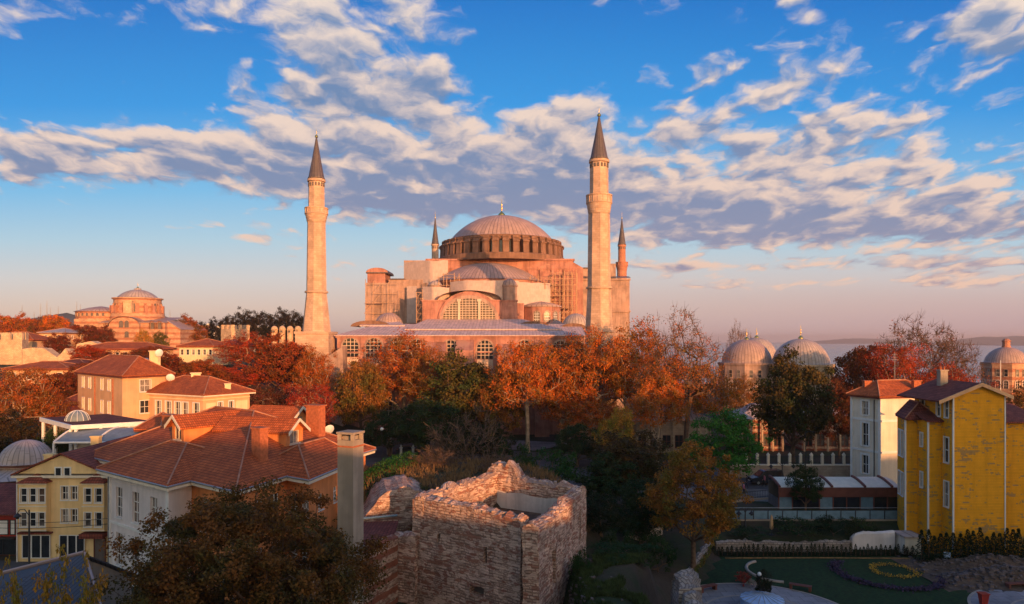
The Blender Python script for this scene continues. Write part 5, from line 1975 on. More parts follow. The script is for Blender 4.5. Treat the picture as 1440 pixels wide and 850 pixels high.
# ------------------------------------------------------------------ houses on the right
pl = [(47.4, 99.5), (49.3, 95), (58.6, 97.6), (56.2, 104)]
f0 = Face(pl[0], pl[1])
hs = [(1.9, 2.9, a, b) for a, b in ((1.7, 4.2), (5.5, 8.6), (9.7, 11.6))]
h3, hf3 = house('town_house', 'cream three storey town house with white window surrounds, left of the yellow clapboard house', 'house', pl, 0, 12.1, 'pale_plaster', 'red_tile', 1.9, .5, {0: hs},
                win={'surround': .3, 'rows': 2, 'cols': 2, 'bar': .07}, eave='brown_tile', along=False)
m = MB()
for f in hf3[:2]:
    for z in (4.75, 8.95):
        fbox(m, f, 0, f.L, z, z + .3, .003, .12)
for u in (.18, f0.L - .18):
    fbox(m, f0, u - .18, u + .18, 0, 12.1, .003, .1)
m.build('moulding', 'white_paint', h3)
m = MB().tube([f0.p(3.9, 0, .12), f0.p(3.9, 11.9, .12)], .06, 6)
m.build('downpipe', 'dark_metal', h3)
chimney(h3, 49.2, 98.6, 12.3, 14.2, .9, .7, pots=False)
chimney(h3, 55.6, 97.8, 12.3, 14.3, 1.0, .7, pots=False)
for k, z in enumerate((2.0, 4.7, 5.5, 6.3)):
    m = MB()
    fbox(m, hf3[1], 5.2, 5.9, z - .25, z + .25, .003, .05)
    m.build('vent', 'dark_plaster_and_shade', h3)


def yellow_house():
    t = thing('wooden_house', 'large yellow clapboard house with peeling paint and a tall gabled part, at the right', 'house', (48, 78, 0))
    zl, zt = 11.3, 14.3
    plan = [(42.6, 77), (43.9, 77), (43.9, 75), (45.3, 75), (45.3, 73), (50.6, 73), (50.6, 74.6), (55.4, 74.6), (55.4, 84), (47.0, 84), (43.3, 79.9)]
    F_ = [Face(plan[i], plan[(i + 1) % len(plan)]) for i in range(len(plan))]
    left = [(.5, 1.2, a, b) for a, b in ((2.9, 5.4), (7.2, 10.0))] + [(1.6, 2.3, a, b) for a, b in ((2.9, 5.4), (7.2, 10.0))]
    sm = {1: [(.6, 1.0, a, b) for a, b in ((4.2, 5.8), (8.6, 10.0))], 3: [(.5, 1.25, a, b) for a, b in ((2.6, 5.2), (7.2, 9.8))], 10: left}
    m = MB()
    for i, f in enumerate(F_):
        wall(m, f, -2.7, zl, sm.get(i, ()), .12)
    tw = [(45.3, 73), (50.6, 73), (50.6, 80), (45.3, 80)]
    TF = [Face(tw[i], tw[(i + 1) % 4]) for i in range(4)]
    hs = [(4.2, 4.8, 11.9, 13.8), (5.6, 6.2, 11.9, 13.8), (1.2, 1.9, 11.9, 13.7)]
    for i, f in enumerate(TF):
        wall(m, f, zl, zt, hs if i == 3 else (), .12)
    zp = PZ(541, 73)
    m.face([(45.3, 73, zt), (50.6, 73, zt), (47.95, 73, zp)])
    m.face([(50.6, 80, zt), (45.3, 80, zt), (47.95, 80, zp)])
    m.build('wall', 'yellow_siding', t)
    for i, h in [(i, h) for i in sm for h in sm[i]]:
        window(t, F_[i], h, .12, 1, 2, .07, surround=.12)
    for h in hs:
        window(t, TF[3], h, .12, 1, 2, .07, surround=.12)
    r = MB()
    z = zt + .18
    o = .55
    sl = (zp - zt) / 2.65
    r.slab([(45.3 - o - 1.2, 72.5, z - sl * (o + 1.2)), (47.95, 72.5, zp + .18), (47.95, 80.5, zp + .18), (45.3 - o - 1.2, 80.5, z - sl * (o + 1.2))][::-1], .14)
    r.slab([(47.95, 72.5, zp + .18), (50.6 + o, 72.5, z - sl * o), (50.6 + o, 80.5, z - sl * o), (47.95, 80.5, zp + .18)][::-1], .14)
    ro = r.build('roof', 'brown_tile', t)
    b = MB()
    for p, q in (((45.3 - o - 1.2, 72.46, z - sl * (o + 1.2)), (47.95, 72.46, zp + .18)), ((47.95, 72.46, zp + .18), (50.6 + o, 72.46, z - sl * o))):
        p, q = Vector(p), Vector(q)
        b.hexa([p - Vector((0, 0, .34)), q - Vector((0, 0, .34)), q + Vector((0, .08, -.34)), p + Vector((0, .08, -.34)), p + Vector((0, 0, .03)), q + Vector((0, 0, .03)), q + Vector((0, .08, .03)), p + Vector((0, .08, .03))])
    b.build('bargeboard', 'ochre_plaster', ro)
    r, rb = MB(), MB()
    hip_roof(r, rb, [(42.7, 76.9), (46.0, 76.9), (47.6, 84), (44.0, 80.2)], zl + .2, 1.6, .5, 1.6)
    r.slab([(43.5, 74.5, zl + .2), (45.297, 74.5, zl + .2), (45.297, 77.6, zl + 1.2), (43.5, 77.6, zl + 1.0)], .14)
    rr = r.build('side_roof', 'brown_tile', t)
    rb.build('ridge', 'ridge_tile', rr)
    r, rb = MB(), MB()
    r.slab([(50.603, 74.0, zl + .15), (55.8, 74.0, zl + .15), (55.8, 79.5, zl + 1.6), (50.603, 79.5, zl + 1.6)], .14)
    r.slab([(50.603, 79.5, zl + 1.6), (55.8, 79.5, zl + 1.6), (55.8, 84.5, zl + .15), (50.603, 84.5, zl + .15)], .14)
    r.build('wing_roof', 'dull_tile', t)
    c = MB()
    for (x, y, zz) in ((42.6, 77, zl), (43.9, 75, zl), (45.3, 73, zt)):
        c.box(x - .09, x + .05, y - .09, y + .05, -1.5, zz)
    c.box(50.6 - .06, 50.6 + .06, 72.94, 73.02, -1.5, zt)
    c.build('corner_board', 'white_paint', t)
    chimney(t, 46.9, 77.5, 14.5, 16.6, .8, .7, 'concrete', True)


yellow_house()


def glass_restaurant():
    t = thing('pavilion', 'low glass walled restaurant pavilion with brown fascia and ribbed roof, beside the clapboard house', 'restaurant', (38.5, 86, 0))
    x0, x1, y0, y1 = PX(1095, 84), 45.9, 84, 87.4
    zt = PZ(697, 84)
    rows = []
    for i in range(9):
        a = i / 8
        rows.append([Vector((x0, y0 + 3.3 * a, 2.55 + .62 * math.sin(math.pi * (a * .5)))), Vector((x1, y0 + 3.3 * a, 2.55 + .62 * math.sin(math.pi * (a * .5))))])
    MB().grid(rows).build('roof', 'cream_paint', t)
    MB().box(x0 - .05, x1, y0 - .2, y0 - .003, 1.45, 2.56).build('fascia', 'roof_wood', t)
    for x in (x0 + .1, x0 + 6.3, x0 + 10.2, x1 - 1.0):
        MB().tube([(x, y0 - .05 + 3.3 * i / 8, 2.66 + .62 * math.sin(math.pi * i / 16)) for i in range(9)], .16, 6).build('roof_rib', 'roof_wood', t)
    m = MB().box(x0, x1, y1 - .1, y1, -.4, 2.8)
    m.box(x0, x0 + .1, y0, y1 - .103, -.4, 1.2)
    m.build('back_wall', 'dark_plaster_and_shade', t)
    for i in range(9):
        xa, xb = x0 + (x1 - x0) * i / 9, x0 + (x1 - x0) * (i + 1) / 9
        MB().box(xa + .06, xb - .06, y0 - .02, y0, -.35, 1.45).build('glass_panel', 'glass' if i % 3 else 'blue_glass', t)
        MB().box(xa - .06, xa + .06, y0 - .1, y0 + .06, -.35, 1.45).build('post', 'roof_wood', t)
    MB().box(x0, x1, y0, y1, -.6, -.36).build('floor', 'concrete', t)


glass_restaurant()


def railing():
    x0, x1, y = PX(1000, 80), 45.5, 80.4
    t = thing('glass_railing', 'long blue glass railing on a beige wall in front of the restaurant pavilion', 'railing', ((x0 + x1) / 2, y, 0))
    MB().box(x0, x1, y, y + .4, -2.2, -.35).build('wall', 'beige_stone', t)
    n = 14
    for i in range(n):
        xa, xb = x0 + (x1 - x0) * i / n, x0 + (x1 - x0) * (i + 1) / n
        MB().box(xa + .05, xb - .05, y + .15, y + .19, -.3, .62).build('glass_panel', 'blue_glass', t)
        MB().box(xa - .04, xa + .04, y + .1, y + .24, -.35, .7).build('post', 'dark_metal', t)
    MB().tube([(x0, y + .17, .95), (x1, y + .17, .95)], .035, 6).build('handrail', 'grey_metal', t)


railing()


def street_fence():
    x0, x1, y = PX(1020, 103), PX(1203, 103), 103
    t = thing('fence', 'pale stone street wall topped by white posts and dark railings, behind the parked van', 'fence', ((x0 + x1) / 2, y, 0))
    MB().box(x0, x1, y, y + .5, -.5, 1.75).build('wall', 'beige_stone', t)
    MB().box(x0, x1, y - .08, y + .58, 1.753, 1.9).build('coping', 'cream_paint', t)
    n = 12
    for i in range(n + 1):
        x = x0 + (x1 - x0) * i / n
        m = MB().box(x - .17, x + .17, y + .08, y + .42, 1.9, 3.25)
        m.hexa([(x - .22, y + .03, 3.253), (x + .22, y + .03, 3.253), (x + .22, y + .47, 3.253), (x - .22, y + .47, 3.253), (x - .04, y + .21, 3.6), (x + .04, y + .21, 3.6), (x + .04, y + .29, 3.6), (x - .04, y + .29, 3.6)])
        m.build('post', 'cream_paint', t)
        if i < n:
            m = MB()
            for z in (2.05, 3.0):
                m.tube([(x + .17, y + .25, z), (x + (x1 - x0) / n - .17, y + .25, z)], .035, 4)
            for k in range(1, 9):
                xx = x + .17 + ((x1 - x0) / n - .34) * k / 9
                m.tube([(xx, y + .25, 2.0), (xx, y + .25, 3.1)], .02, 4)
            m.build('railing', 'dark_metal', t)


street_fence()

# low buildings among the trees in front of the tombs
def lead_pavilion(name, label, px0, px1, D, eave, base, top, wallm, cat, cols=5, dome=None):
    x0, x1 = PX(px0, D), PX(px1, D)
    ze, z0, zt = PZ(eave, D), gz((x0 + x1) / 2, D), PZ(top, D)
    t = thing(name, label, cat, ((x0 + x1) / 2, D, z0))
    MB().box(x0, x1, D, D + 8, z0 - 1, ze).build('wall', wallm, t)
    r = MB()
    q = [(x0, D), (x1, D), (x1, D + 8), (x0, D + 8)]
    hip_roof(r, None, q, ze + .15, zt - ze, .8)
    r.build('roof', 'lead_pale', t)
    fc = Face((x0, D), (x1, D))
    for i in range(cols):
        u = fc.L * (i + .5) / cols
        window(t, fc, (u - .7, u + .7, z0 + .9, min(z0 + 3.1, ze - .4)), -.03, 2, 2, .08, 'wood')
    for i in range(cols + 1):
        u = min(max(fc.L * i / cols, .16), fc.L - .16)
        m = MB()
        fbox(m, fc, u - .15, u + .15, z0, ze, .5, .8)
        m.build('column', 'beige_stone', t)
    if dome:
        px, r_, ptop = dome
        x = PX(px, D + 4)
        zb = PZ(ptop, D + 4) - r_ * .75
        MB().lathe((x, D + 4), [(r_ + .1, ze), (r_ + .1, zb)] + dome_prof(r_, zb, r_ * .75, 8, .2), 28, seams=20).build('dome', 'lead_pale', t)
    return t


lead_pavilion('pavilion', 'low open pavilion with a grey lead roof under the leaning bare plane tree', 894, 998, 126, 592, 620, 577, 'beige_stone', 'pavilion', 6)
lead_pavilion('kiosk', 'small kiosk with grey roof and sunlit pale dome, left of the large round tree', 1040, 1100, 128, 590, 640, 574, 'banded_stone', 'kiosk', 4, (1062, 3.0, 567))
lead_pavilion('pavilion', 'pink stone building with lead roof behind the round tree, left of the town house', 1128, 1196, 128, 585, 650, 570, 'banded_stone', 'building', 4)

# unseen houses added behind the viewer, heights set to shade the gardens
for i, (xa, xb, zz) in enumerate(((-75, -48, 21), (-47.5, -20, 24), (-19.5, 6, 24.5), (6.5, 36, 24), (36.5, 58, 18.5), (58.5, 84, 29.5), (84.5, 116, 30.5), (116.5, 143, 21.5), (143.5, 154, 28), (154.5, 190, 30))):
    nm = ('low cream block', 'grey block', 'ochre block', 'white block', 'low white house', 'tall cream block', 'tallest ochre block', 'narrow cream block', 'wide grey block', 'farthest ochre block')[i]
    plan = [(xb, -30), (xa, -30), (xa, -44), (xb, -44)]
    n = max(2, int((xb - xa) / 5))
    hs = [(u * (xb - xa) / n + 1.5, u * (xb - xa) / n + 3.2, z, z + 1.7) for u in range(n) for z in np.arange(4.2, zz - 2.5, 3.3)]
    house('unseen_shade_block', nm + ' with rows of windows, unseen behind the viewer, added for its shade', 'building', plan, 0, zz - 2.2, ('cream_plaster', 'concrete', 'ochre_plaster', 'white_plaster')[i % 4], 'dull_tile', 2, .5, {0: hs}, ridge=None, group='unseen houses behind the viewer')


# ------------------------------------------------------------------ the brick ruin in front
def rough_wall(mb, a, b, z0, top, th, step=.32, rough=.16, jag=.35, holes=(), seed=0.0, tooth=0.0):
    """a weathered masonry wall from a to b (outer face on the right-hand side of the way), top(u) its height along it"""
    f = Face(a, b)
    nu = max(2, int(f.L / step))
    nz = 14
    cols = []
    hrng = random.Random(int(seed * 7) + 1)

    def disp(p, k=1.0):
        q = p * .9 + Vector((seed, 0, 0))
        return p + mnoise.noise_vector(q) * rough * k + mnoise.noise_vector(p * 2.7) * rough * .45 * k
    for i in range(nu + 1):
        u = f.L * i / nu
        zt = top(u / f.L) + jag * mnoise.noise(Vector((u * .8, seed, 3))) + jag * .6 * mnoise.noise(Vector((u * 2.6, seed, 7)))
        zt += hrng.choice((-.13, 0, 0, .08)) * min(1, jag * 3)
        col = [disp(f.p(u, z0 + (zt - z0) * j / nz, 0)) for j in range(nz + 1)]
        col += [disp(f.p(u, zt + .10 * mnoise.noise(Vector((u * 2, k, seed))) + .18 * math.sin(k * math.pi / 3), -th * k / 3), 1.3) for k in (1, 2)]
        col += [disp(f.p(u, z0 + (zt - z0) * (nz - j) / nz, -th)) for j in range(nz + 1)]
        cols.append(col)
    n = len(cols[0])
    base = f.a.x * 3.7 + f.a.y

    def UV(i, j):
        p = cols[i][j]
        u = base + f.L * i / nu
        if nz < j < nz + 3:
            return (u, cols[i][nz].z + (j - nz) * th / 3)
        return (u, p.z) if j <= nz else (u + 31, p.z)

    inside = lambda i, j: any(h[0] < (i + .5) / nu * f.L < h[1] and h[2] < (cols[i][j].z + cols[i][j + 1].z + cols[i + 1][j].z + cols[i + 1][j + 1].z) / 4 < h[3] for h in holes)
    for i in range(nu):
        for j in range(n - 1):
            if inside(i, j):
                if j < nz:
                    o = f.n * -th * .55
                    c = [cols[i][j], cols[i + 1][j], cols[i + 1][j + 1], cols[i][j + 1]]
                    d = [p + o for p in c]
                    mb.face(d, mi=1)  # dark face closes the hole, its shade painted as colour
                    if not (i > 0 and inside(i - 1, j)):
                        mb.face([c[0], c[3], d[3], d[0]])
                    if not (i < nu - 1 and inside(i + 1, j)):
                        mb.face([c[2], c[1], d[1], d[2]])
                    if not (j < nz - 1 and inside(i, j + 1)):
                        mb.face([c[3], c[2], d[2], d[3]])
                    if not (j > 0 and inside(i, j - 1)):
                        mb.face([c[1], c[0], d[0], d[1]])
                    continue
                continue
            mb.face([cols[i][j], cols[i + 1][j], cols[i + 1][j + 1], cols[i][j + 1]], uv=[UV(i, j), UV(i + 1, j), UV(i + 1, j + 1), UV(i, j + 1)])
    mb.face(cols[0])
    mb.face(cols[-1][::-1])


def interp(pts):
    def f(x):
        for (a, za), (b, zb) in zip(pts[:-1], pts[1:]):
            if x <= b:
                return za + (zb - za) * (x - a) / (b - a)
        return pts[-1][1]
    return f


def rim_stones(par, legs, seed):
    rg = random.Random(seed)
    m = MB()
    for (a, b, z, th, n) in legs:
        f = Face(a, b)
        for _ in range(n):
            u, d = rg.uniform(0, f.L), -rg.uniform(.05, th - .05)
            zz, s = z(u / f.L) + rg.uniform(-.15, .14), rg.uniform(.06, .18)
            p = f.p(u, zz, d)
            m.hexa([p + Vector((i * s * rg.uniform(.5, 1), j * s * rg.uniform(.5, 1), k * s * rg.uniform(.4, .7))) for k in (-1, 1) for i, j in ((-1, -1), (1, -1), (1, 1), (-1, 1))])
    o = m.build('loose_stones', 'rim_rock', par)
    o['kind'] = 'stuff'


def ruin():
    A, B, C_, E, F2 = (-7.6, 54.2), (.55, 48.0), (1.75, 46.4), (6.0, 57.6), (-1.6, 63.2)
    t = thing('ruined_tower', 'roofless square ruin of pale stone and red brick courses with a jagged rim', 'ruin', (0, 54, 0))
    m = MB()
    rough_wall(m, A, B, -.5, interp([(0, 7.9), (.04, 8.05), (.5, 8.0), (1, 7.85)]), 1.0, rough=.10, jag=.22, holes=[(2.6, 3.0, 5.0, 5.9), (6.9, 7.3, 4.3, 5.6), (5.9, 7.0, 2.1, 2.5)], seed=1)
    m.build('front_wall', ['ruin_stone', 'dark_plaster_and_shade'], t)
    m = MB()
    rough_wall(m, (.1, 49.6), (2.1, 48.0), -.5, interp([(0, 7.0), (.5, 6.8), (1, 7.2)]), 1.0, rough=.13, jag=.3, seed=5)
    rough_wall(m, C_, E, -.5, interp([(0, 7.7), (.3, 7.5), (.7, 7.8), (1, 8.0)]), 1.15, rough=.13, jag=.25, holes=[(3.0, 4.0, 3.1, 5.5), (9.9, 10.5, 4.4, 6.5)], seed=9)
    m.build('side_wall', ['ruin_stone', 'dark_plaster_and_shade'], t)
    m = MB()
    rough_wall(m, E, F2, 2, interp([(0, 8.0), (.4, 8.1), (.62, 8.2), (.72, 9.1), (.9, 9.3), (1, 8.6)]), 1.1, rough=.15, jag=.3, seed=13)
    rough_wall(m, F2, A, 2, interp([(0, 8.6), (.15, 8.2), (.5, 8.2), (1, 8.0)]), 1.2, rough=.16, jag=.32, seed=17)
    m.build('rear_wall', ['ruin_stone', 'dark_plaster_and_shade'], t)
    rim_stones(t, [(A, B, lambda u: 8.0 - .1 * u, 1.0, 34), (C_, E, interp([(0, 7.7), (.3, 7.5), (.7, 7.8), (1, 8.0)]), 1.15, 55), (E, F2, interp([(0, 8.0), (.4, 8.1), (.62, 8.2), (.72, 9.1), (.9, 9.3), (1, 8.6)]), 1.1, 60), (F2, A, interp([(0, 8.6), (.15, 8.2), (.5, 8.2), (1, 8.0)]), 1.2, 80)], 8)
    m = MB()
    a, b = Vector((*E, 0)), Vector((*F2, 0))
    f = Face(E, F2)
    m.grid([[f.p(f.L * (.06 + .86 * i / 10), z, -1.16 - .1 + .05 * mnoise.noise(Vector((i, z, 0)))) for z in (3, 5, 6.4, 7.0 + .3 * mnoise.noise(Vector((i * .7, 2, 0))))] for i in range(11)])
    m.build('lining', 'interior_plaster', t)
    m = MB()
    pts = [Vector((x, y, 5.6 + .5 * mnoise.noise(Vector((x * .5, y * .5, 0))))) for x, y in ((-6, 54.5), (.4, 49.4), (1.9, 48.2), (5, 57), (-2, 61.8))]
    m.face(pts)
    m.build('rubble_floor', 'earth', t)
    m = MB()
    rough_wall(m, (-9.2, 54.6), (-7.3, 53.6), -.5, interp([(0, 4.9), (1, 5.2)]), 1.2, rough=.1, jag=.2, seed=21)
    m.build('foot', ['ruin_stone', 'dark_plaster_and_shade'], t)
    m = MB()
    rough_wall(m, (-12.6, 45.0), (-8.7, 54.2), -.5, interp([(0, 5.35), (1, 4.95)]), .9, rough=.06, jag=.1, seed=25)
    tag(m.build('brick_wall', ['banded_stone', 'dark_plaster_and_shade']), 'old wall of alternating red brick and white stone bands, running up to the ruin', 'wall')
    m = MB()
    rough_wall(m, (-12.2, 58.3), (-6.9, 59.6), 1, interp([(0, 5.2), (.18, 6.7), (.4, 7.5), (.65, 7.8), (.85, 7.3), (1, 6.6)]), 6.0, rough=.22, jag=.25, seed=29)
    tag(m.build('fallen_vault', ['ruin_stone', 'dark_plaster_and_shade']), 'broken rounded stub of stone vaulting between the tall chimney stack and the ruin', 'ruin')
    m = MB().slab([(-12.6, 46.2, 5.1), (-9.0, 54.4, 5.0), (-9.2, 57.6, 5.35), (-13.4, 57.2, 5.3)], .15)
    lr = tag(m.build('lean_to_roof', 'brown_tile'), 'flat dark red roof strip behind the banded brick wall, beside the chimney stack', 'roof')
    m = MB().tube([(-13.2, 57.2, 5.5), (-11.4, 57.35, 5.62), (-9.3, 57.7, 5.75)], .09, 8)
    tag(m.build('pipe', 'blue_glass'), 'blue pipe lying along the foot of the broken vault', 'pipe')
    m = MB()
    rough_wall(m, (11.4, 50.6), (11.0, 47.0), -2.6, interp([(0, 2.9), (.3, 3.7), (.6, 3.9), (1, 3.4)]), 1.5, rough=.3, jag=.6, seed=33)
    rough_wall(m, (11.2, 47.2), (10.6, 40), -2.6, interp([(0, 3.4), (.5, 3.3), (1, 3.3)]), 1.2, rough=.25, jag=.3, seed=37)
    tag(m.build('broken_wall', ['garden_stone', 'dark_plaster_and_shade']), 'ragged upright end of a broken stone wall at the edge of the grassy ledge', 'wall')


ruin()


def rocks(name, label, pts, kind='stuff', mat='rubble_rock', seed=3, smin=.12, smax=.5, z=None, cat='rubble'):
    rng = random.Random(seed)
    b = MB()
    for (x, y) in pts:
        s = smin + (smax - smin) * rng.random() ** 2.4
        zz = (gz(x, y) if z is None else z(x, y)) + s * .15
        v = []
        for (i, j, k) in ((-1, -1, -1), (1, -1, -1), (1, 1, -1), (-1, 1, -1), (-1, -1, 1), (1, -1, 1), (1, 1, 1), (-1, 1, 1)):
            v.append(Vector((x + i * s * rng.uniform(.3, .7), y + j * s * rng.uniform(.3, .7), zz + k * s * rng.uniform(.2, .5))))
        b.hexa(v)
    return tag(b.build(name, mat), label, cat, kind=kind)


rng = random.Random(5)
rocks('rubble', 'loose stones lying at the foot of the ruin beside the grassy ledge', [(rng.gauss(4.6, 1.1), rng.gauss(47.5, 2.4)) for _ in range(150)], seed=4, smax=.32)
hump = lambda x, y: -2.6 + 1.3 * math.exp(-((x - 46) / 4.5) ** 2 - ((y - 66.5) / 1.3) ** 2) + 1.0 * math.exp(-((x - 48) / 5) ** 2 - ((y - 71) / 1.6) ** 2)
b = MB()
b.grid([[(x, y, hump(x, y) + .02 + .10 * mnoise.noise(Vector((x, y, 0)))) for x in np.arange(39, 60.1, .6)] for y in np.arange(63.5, 74.1, .6)], smooth=False)
structure(b, 'ground', 'earth')
rocks('rubble', 'grey stone rubble heaped at the right edge of the garden', [(rng.uniform(40.5, 58), 66.5 + rng.gauss(0, .9)) for _ in range(900)] + [(rng.uniform(40, 58), 70.5 + rng.gauss(0, 1.4)) for _ in range(500)], seed=6, smin=.08, smax=.42, z=hump)

# ------------------------------------------------------------------ streets and garden floor
flat_sheet('street', 'asphalt', [(-12, 100), (60, 90.5), (60, 102.9), (0, 128), (-26, 150), (-34, 146), (-26, 116)], .03, 0)
flat_sheet('street', 'asphalt', [(-75, 55), (-36, 55), (-36, 63.9), (-75, 65.5)], .03, 0)
flat_sheet('pavement', 'paving', [(14, 90.0), (60, 84), (60, 90.5), (14, 98)], .034, 0)
flat_sheet('pavement', 'paving', [(-12, 133), (4, 128), (12, 137), (-8, 145)], .034, 0)
flat_sheet('terrace', 'paving', [(22, 80.5), (46, 80.5), (46, 84), (22, 84)], -.02, -.3)
b = MB()
for x0, x1, y0, y1 in ((14, 31, 89.7, 90), ):
    b.box(x0, x1, y0, y1, 0, .13)
structure(b, 'kerb', 'kerb')
xs = [garden_edge(y) + .9 for y in np.arange(44, 75.6, 2)]
ys = list(np.arange(44, 75.6, 2))
flat_sheet('lawn', 'lawn', [(60, 44), (60, 75.6)] + [(x, y) for x, y in zip(xs, ys)][::-1], .02, -2.6)


def disc(name, mat, cx, cy, r0, r1, z, a0=0, a1=360, n=64):
    b = MB()
    pts = [R(a0 + (a1 - a0) * k / n) for k in range(n + 1)]
    b.grid([[(cx + r * math.cos(a), cy + r * math.sin(a), z) for r in (r0, r1)] for a in pts], lambda i, j: (i, j), smooth=False)
    return structure(b, name, mat)


Z0 = -2.6
disc('plaza', 'plaza', 20.4, 58.0, .01, 7.7, Z0 + .045)
disc('plaza', 'kerb', 20.4, 58.0, 7.7, 7.95, Z0 + .06)
disc('plaza', 'kerb', 20.4, 58.0, 4.6, 4.85, Z0 + .05)
disc('plaza', 'plaza', 45.6, 57.8, .01, 7.0, Z0 + .041)
disc('plaza', 'kerb', 45.6, 57.8, 7.0, 7.25, Z0 + .056)
disc('plaza', 'kerb', 45.6, 57.8, 4.0, 4.2, Z0 + .049)
flat_sheet('path', 'plaza', [(26, 50), (40, 50), (40, 57), (26, 57)], .037, Z0)
b = MB()
b.tube([(25.6 + 2.6 * math.cos(a), 69.2 + 3.2 * math.sin(a), Z0 + .06) for a in np.linspace(R(110), R(262), 14)], .16, 6)
structure(b, 'kerb', 'kerb')
b = MB()
b.tube([(22, 73.4, Z0 + .05), (32, 73.5, Z0 + .05), (41, 73.3, Z0 + .05)], .09, 5)
structure(b, 'kerb', 'dry_grass')


def flower_ring(name, label, cx, cy, r, w, mat, n, a0=0, a1=360, s=.13):
    rg = np.random.default_rng(n)
    a = np.radians(rg.uniform(a0, a1, n))
    rr = r + rg.normal(size=n) * w
    pos = np.stack([cx + rr * np.cos(a), cy + rr * np.sin(a), Z0 + .08 + rg.uniform(0, .22, n)], 1)
    me = arr_mesh(name, leaf_verts(rg, pos, np.tile([0, -.3, 1.0], (n, 1)), s, .9), 4, [mat])
    o = bpy.data.objects.new(name, me)
    COL.objects.link(o)
    return tag(o, label, 'flower bed')


flower_ring('flower_ring', 'bright ring of yellow flowers on the dark lawn', 37.2, 69.2, 1.95, .20, 'yellow_flower', 700)
flower_ring('flower_border', 'curving border of dull purple plants round the yellow flower ring', 36.2, 68.6, 4.6, .26, 'purple_flower', 1700, 130, 340, .2)

# garden walls with ivy
m = MB()
rough_wall(m, (13.2, 58.6), (21.6, 76.3), -3.2, interp([(0, -1.55), (.5, -1.5), (1, -1.4)]), .7, rough=.1, jag=.15, seed=41)
tag(m.build('garden_wall', ['garden_stone', 'dark_plaster_and_shade']), 'low stone garden wall overgrown with ivy, running back from the grassy ledge', 'wall')
m = MB()
rough_wall(m, (21.7, 75.6), (36.2, 75.6), -3.2, interp([(0, -1.55), (.3, -1.6), (.6, -1.75), (.8, -1.6), (1, -1.5)]), .6, rough=.08, jag=.2, seed=45)
tag(m.build('garden_wall', ['garden_stone', 'dark_plaster_and_shade']), 'long low whitewashed stone wall behind the clipped row of small conifers', 'wall')
m = MB()
rough_wall(m, (36.4, 76.0), (40.9, 76.0), -3.2, interp([(0, -1.3), (.12, -.75), (1, -.7)]), .6, rough=.06, jag=.1, seed=49)
tag(m.build('garden_wall', ['white_plaster', 'dark_plaster_and_shade']), 'taller piece of plastered ruined wall beside the corner of the yellow house', 'wall')
t = thing('garden_hut', 'tiny white garden hut with a flat roof at the foot of the yellow house', 'hut', (42.0, 75.0, -2.6))
MB().box(41.2, 42.9, 74.6, 76.6, -2.6, -.75).build('wall', 'pale_plaster', t)
MB().box(41.0, 43.1, 74.4, 76.8, -.745, -.6).build('roof', 'lead_pale', t)
rg = np.random.default_rng(77)
f = Face((13.2, 58.6), (21.6, 76.3))
pp = []
for _ in range(3200):
    u, z = rg.uniform(0, f.L), rg.uniform(-2.6, -1.3)
    if mnoise.noise(Vector((u * .7, z * 1.5, 2))) > -.05:
        pp.append(f.p(u, z, .12 + rg.uniform(0, .12)))
pp = np.array(pp)
o = bpy.data.objects.new('ivy', arr_mesh('ivy', leaf_verts(rg, pp, np.tile([f.n.x, f.n.y, .4], (len(pp), 1)), .16, .8), 4, ['leaf']))
COL.objects.link(o)
o.color = (.16, .13, .035, 1)
tag(o, 'yellowing ivy spread over the low garden wall', 'ivy', kind='stuff')


m = MB()
rough_wall(m, (10.2, 70.6), (16.0, 75.4), -2.5, interp([(0, -.1), (1, .35)]), .5, rough=.05, jag=.1, seed=53)
tag(m.build('edging_wall', ['beige_stone', 'dark_plaster_and_shade']), 'low beige stone edging left of the garden tree, among dark bushes', 'wall')


# ------------------------------------------------------------------ benches, lamps, sunshades, vehicles
def bench(x, y, rot, label, mat='wood', L=1.9):
    t = thing('bench', label, 'bench', (x, y, Z0 + .05), 'benches round the plaza')
    c, s = math.cos(rot), math.sin(rot)

    def bx(u0, u1, v0, v1, z0, z1):
        q = [(x + u * c - v * s, y + u * s + v * c) for u, v in ((u0, v0), (u1, v0), (u1, v1), (u0, v1))]
        return MB().prism(q, Z0 + .05 + z0, Z0 + .05 + z1)
    m = MB()
    for k in range(4):
        a = bx(-L / 2, L / 2, -.26 + k * .135, -.26 + k * .135 + .115, .40, .47)
        for fc in a.f:
            m.face([a.v[i] for i in fc])
    m.build('seat', mat, t)
    for u in (-L / 2 + .05, L / 2 - .25):
        bx(u, u + .2, -.22, .22, 0, .397).build('leg', mat, t)


bench(26.0, 64.1, R(-28), 'dark wooden backless bench on the upper right rim of the round plaza')
bench(17.6, 63.9, R(28), 'dark reddish wooden bench on the left rim of the round plaza', 'roof_wood')
bench(45.8, 64.6, R(8), 'reddish wooden bench beside the stone rubble at the right edge', 'roof_wood')
t = thing('litter_bin', 'square red litter bin on the small plaza at the lower right', 'bin', (40.2, 60.6, Z0 + .05))
MB().hexa([(39.95, 60.4, Z0 + .05), (40.4, 60.4, Z0 + .05), (40.4, 60.8, Z0 + .05), (39.95, 60.8, Z0 + .05), (39.85, 60.3, Z0 + .95), (40.5, 60.3, Z0 + .95), (40.5, 60.9, Z0 + .95), (39.85, 60.9, Z0 + .95)]).build('body', 'red_paint', t)
MB().box(39.8, 40.55, 60.25, 60.95, Z0 + .953, Z0 + 1.02).build('lid', 'red_paint', t)


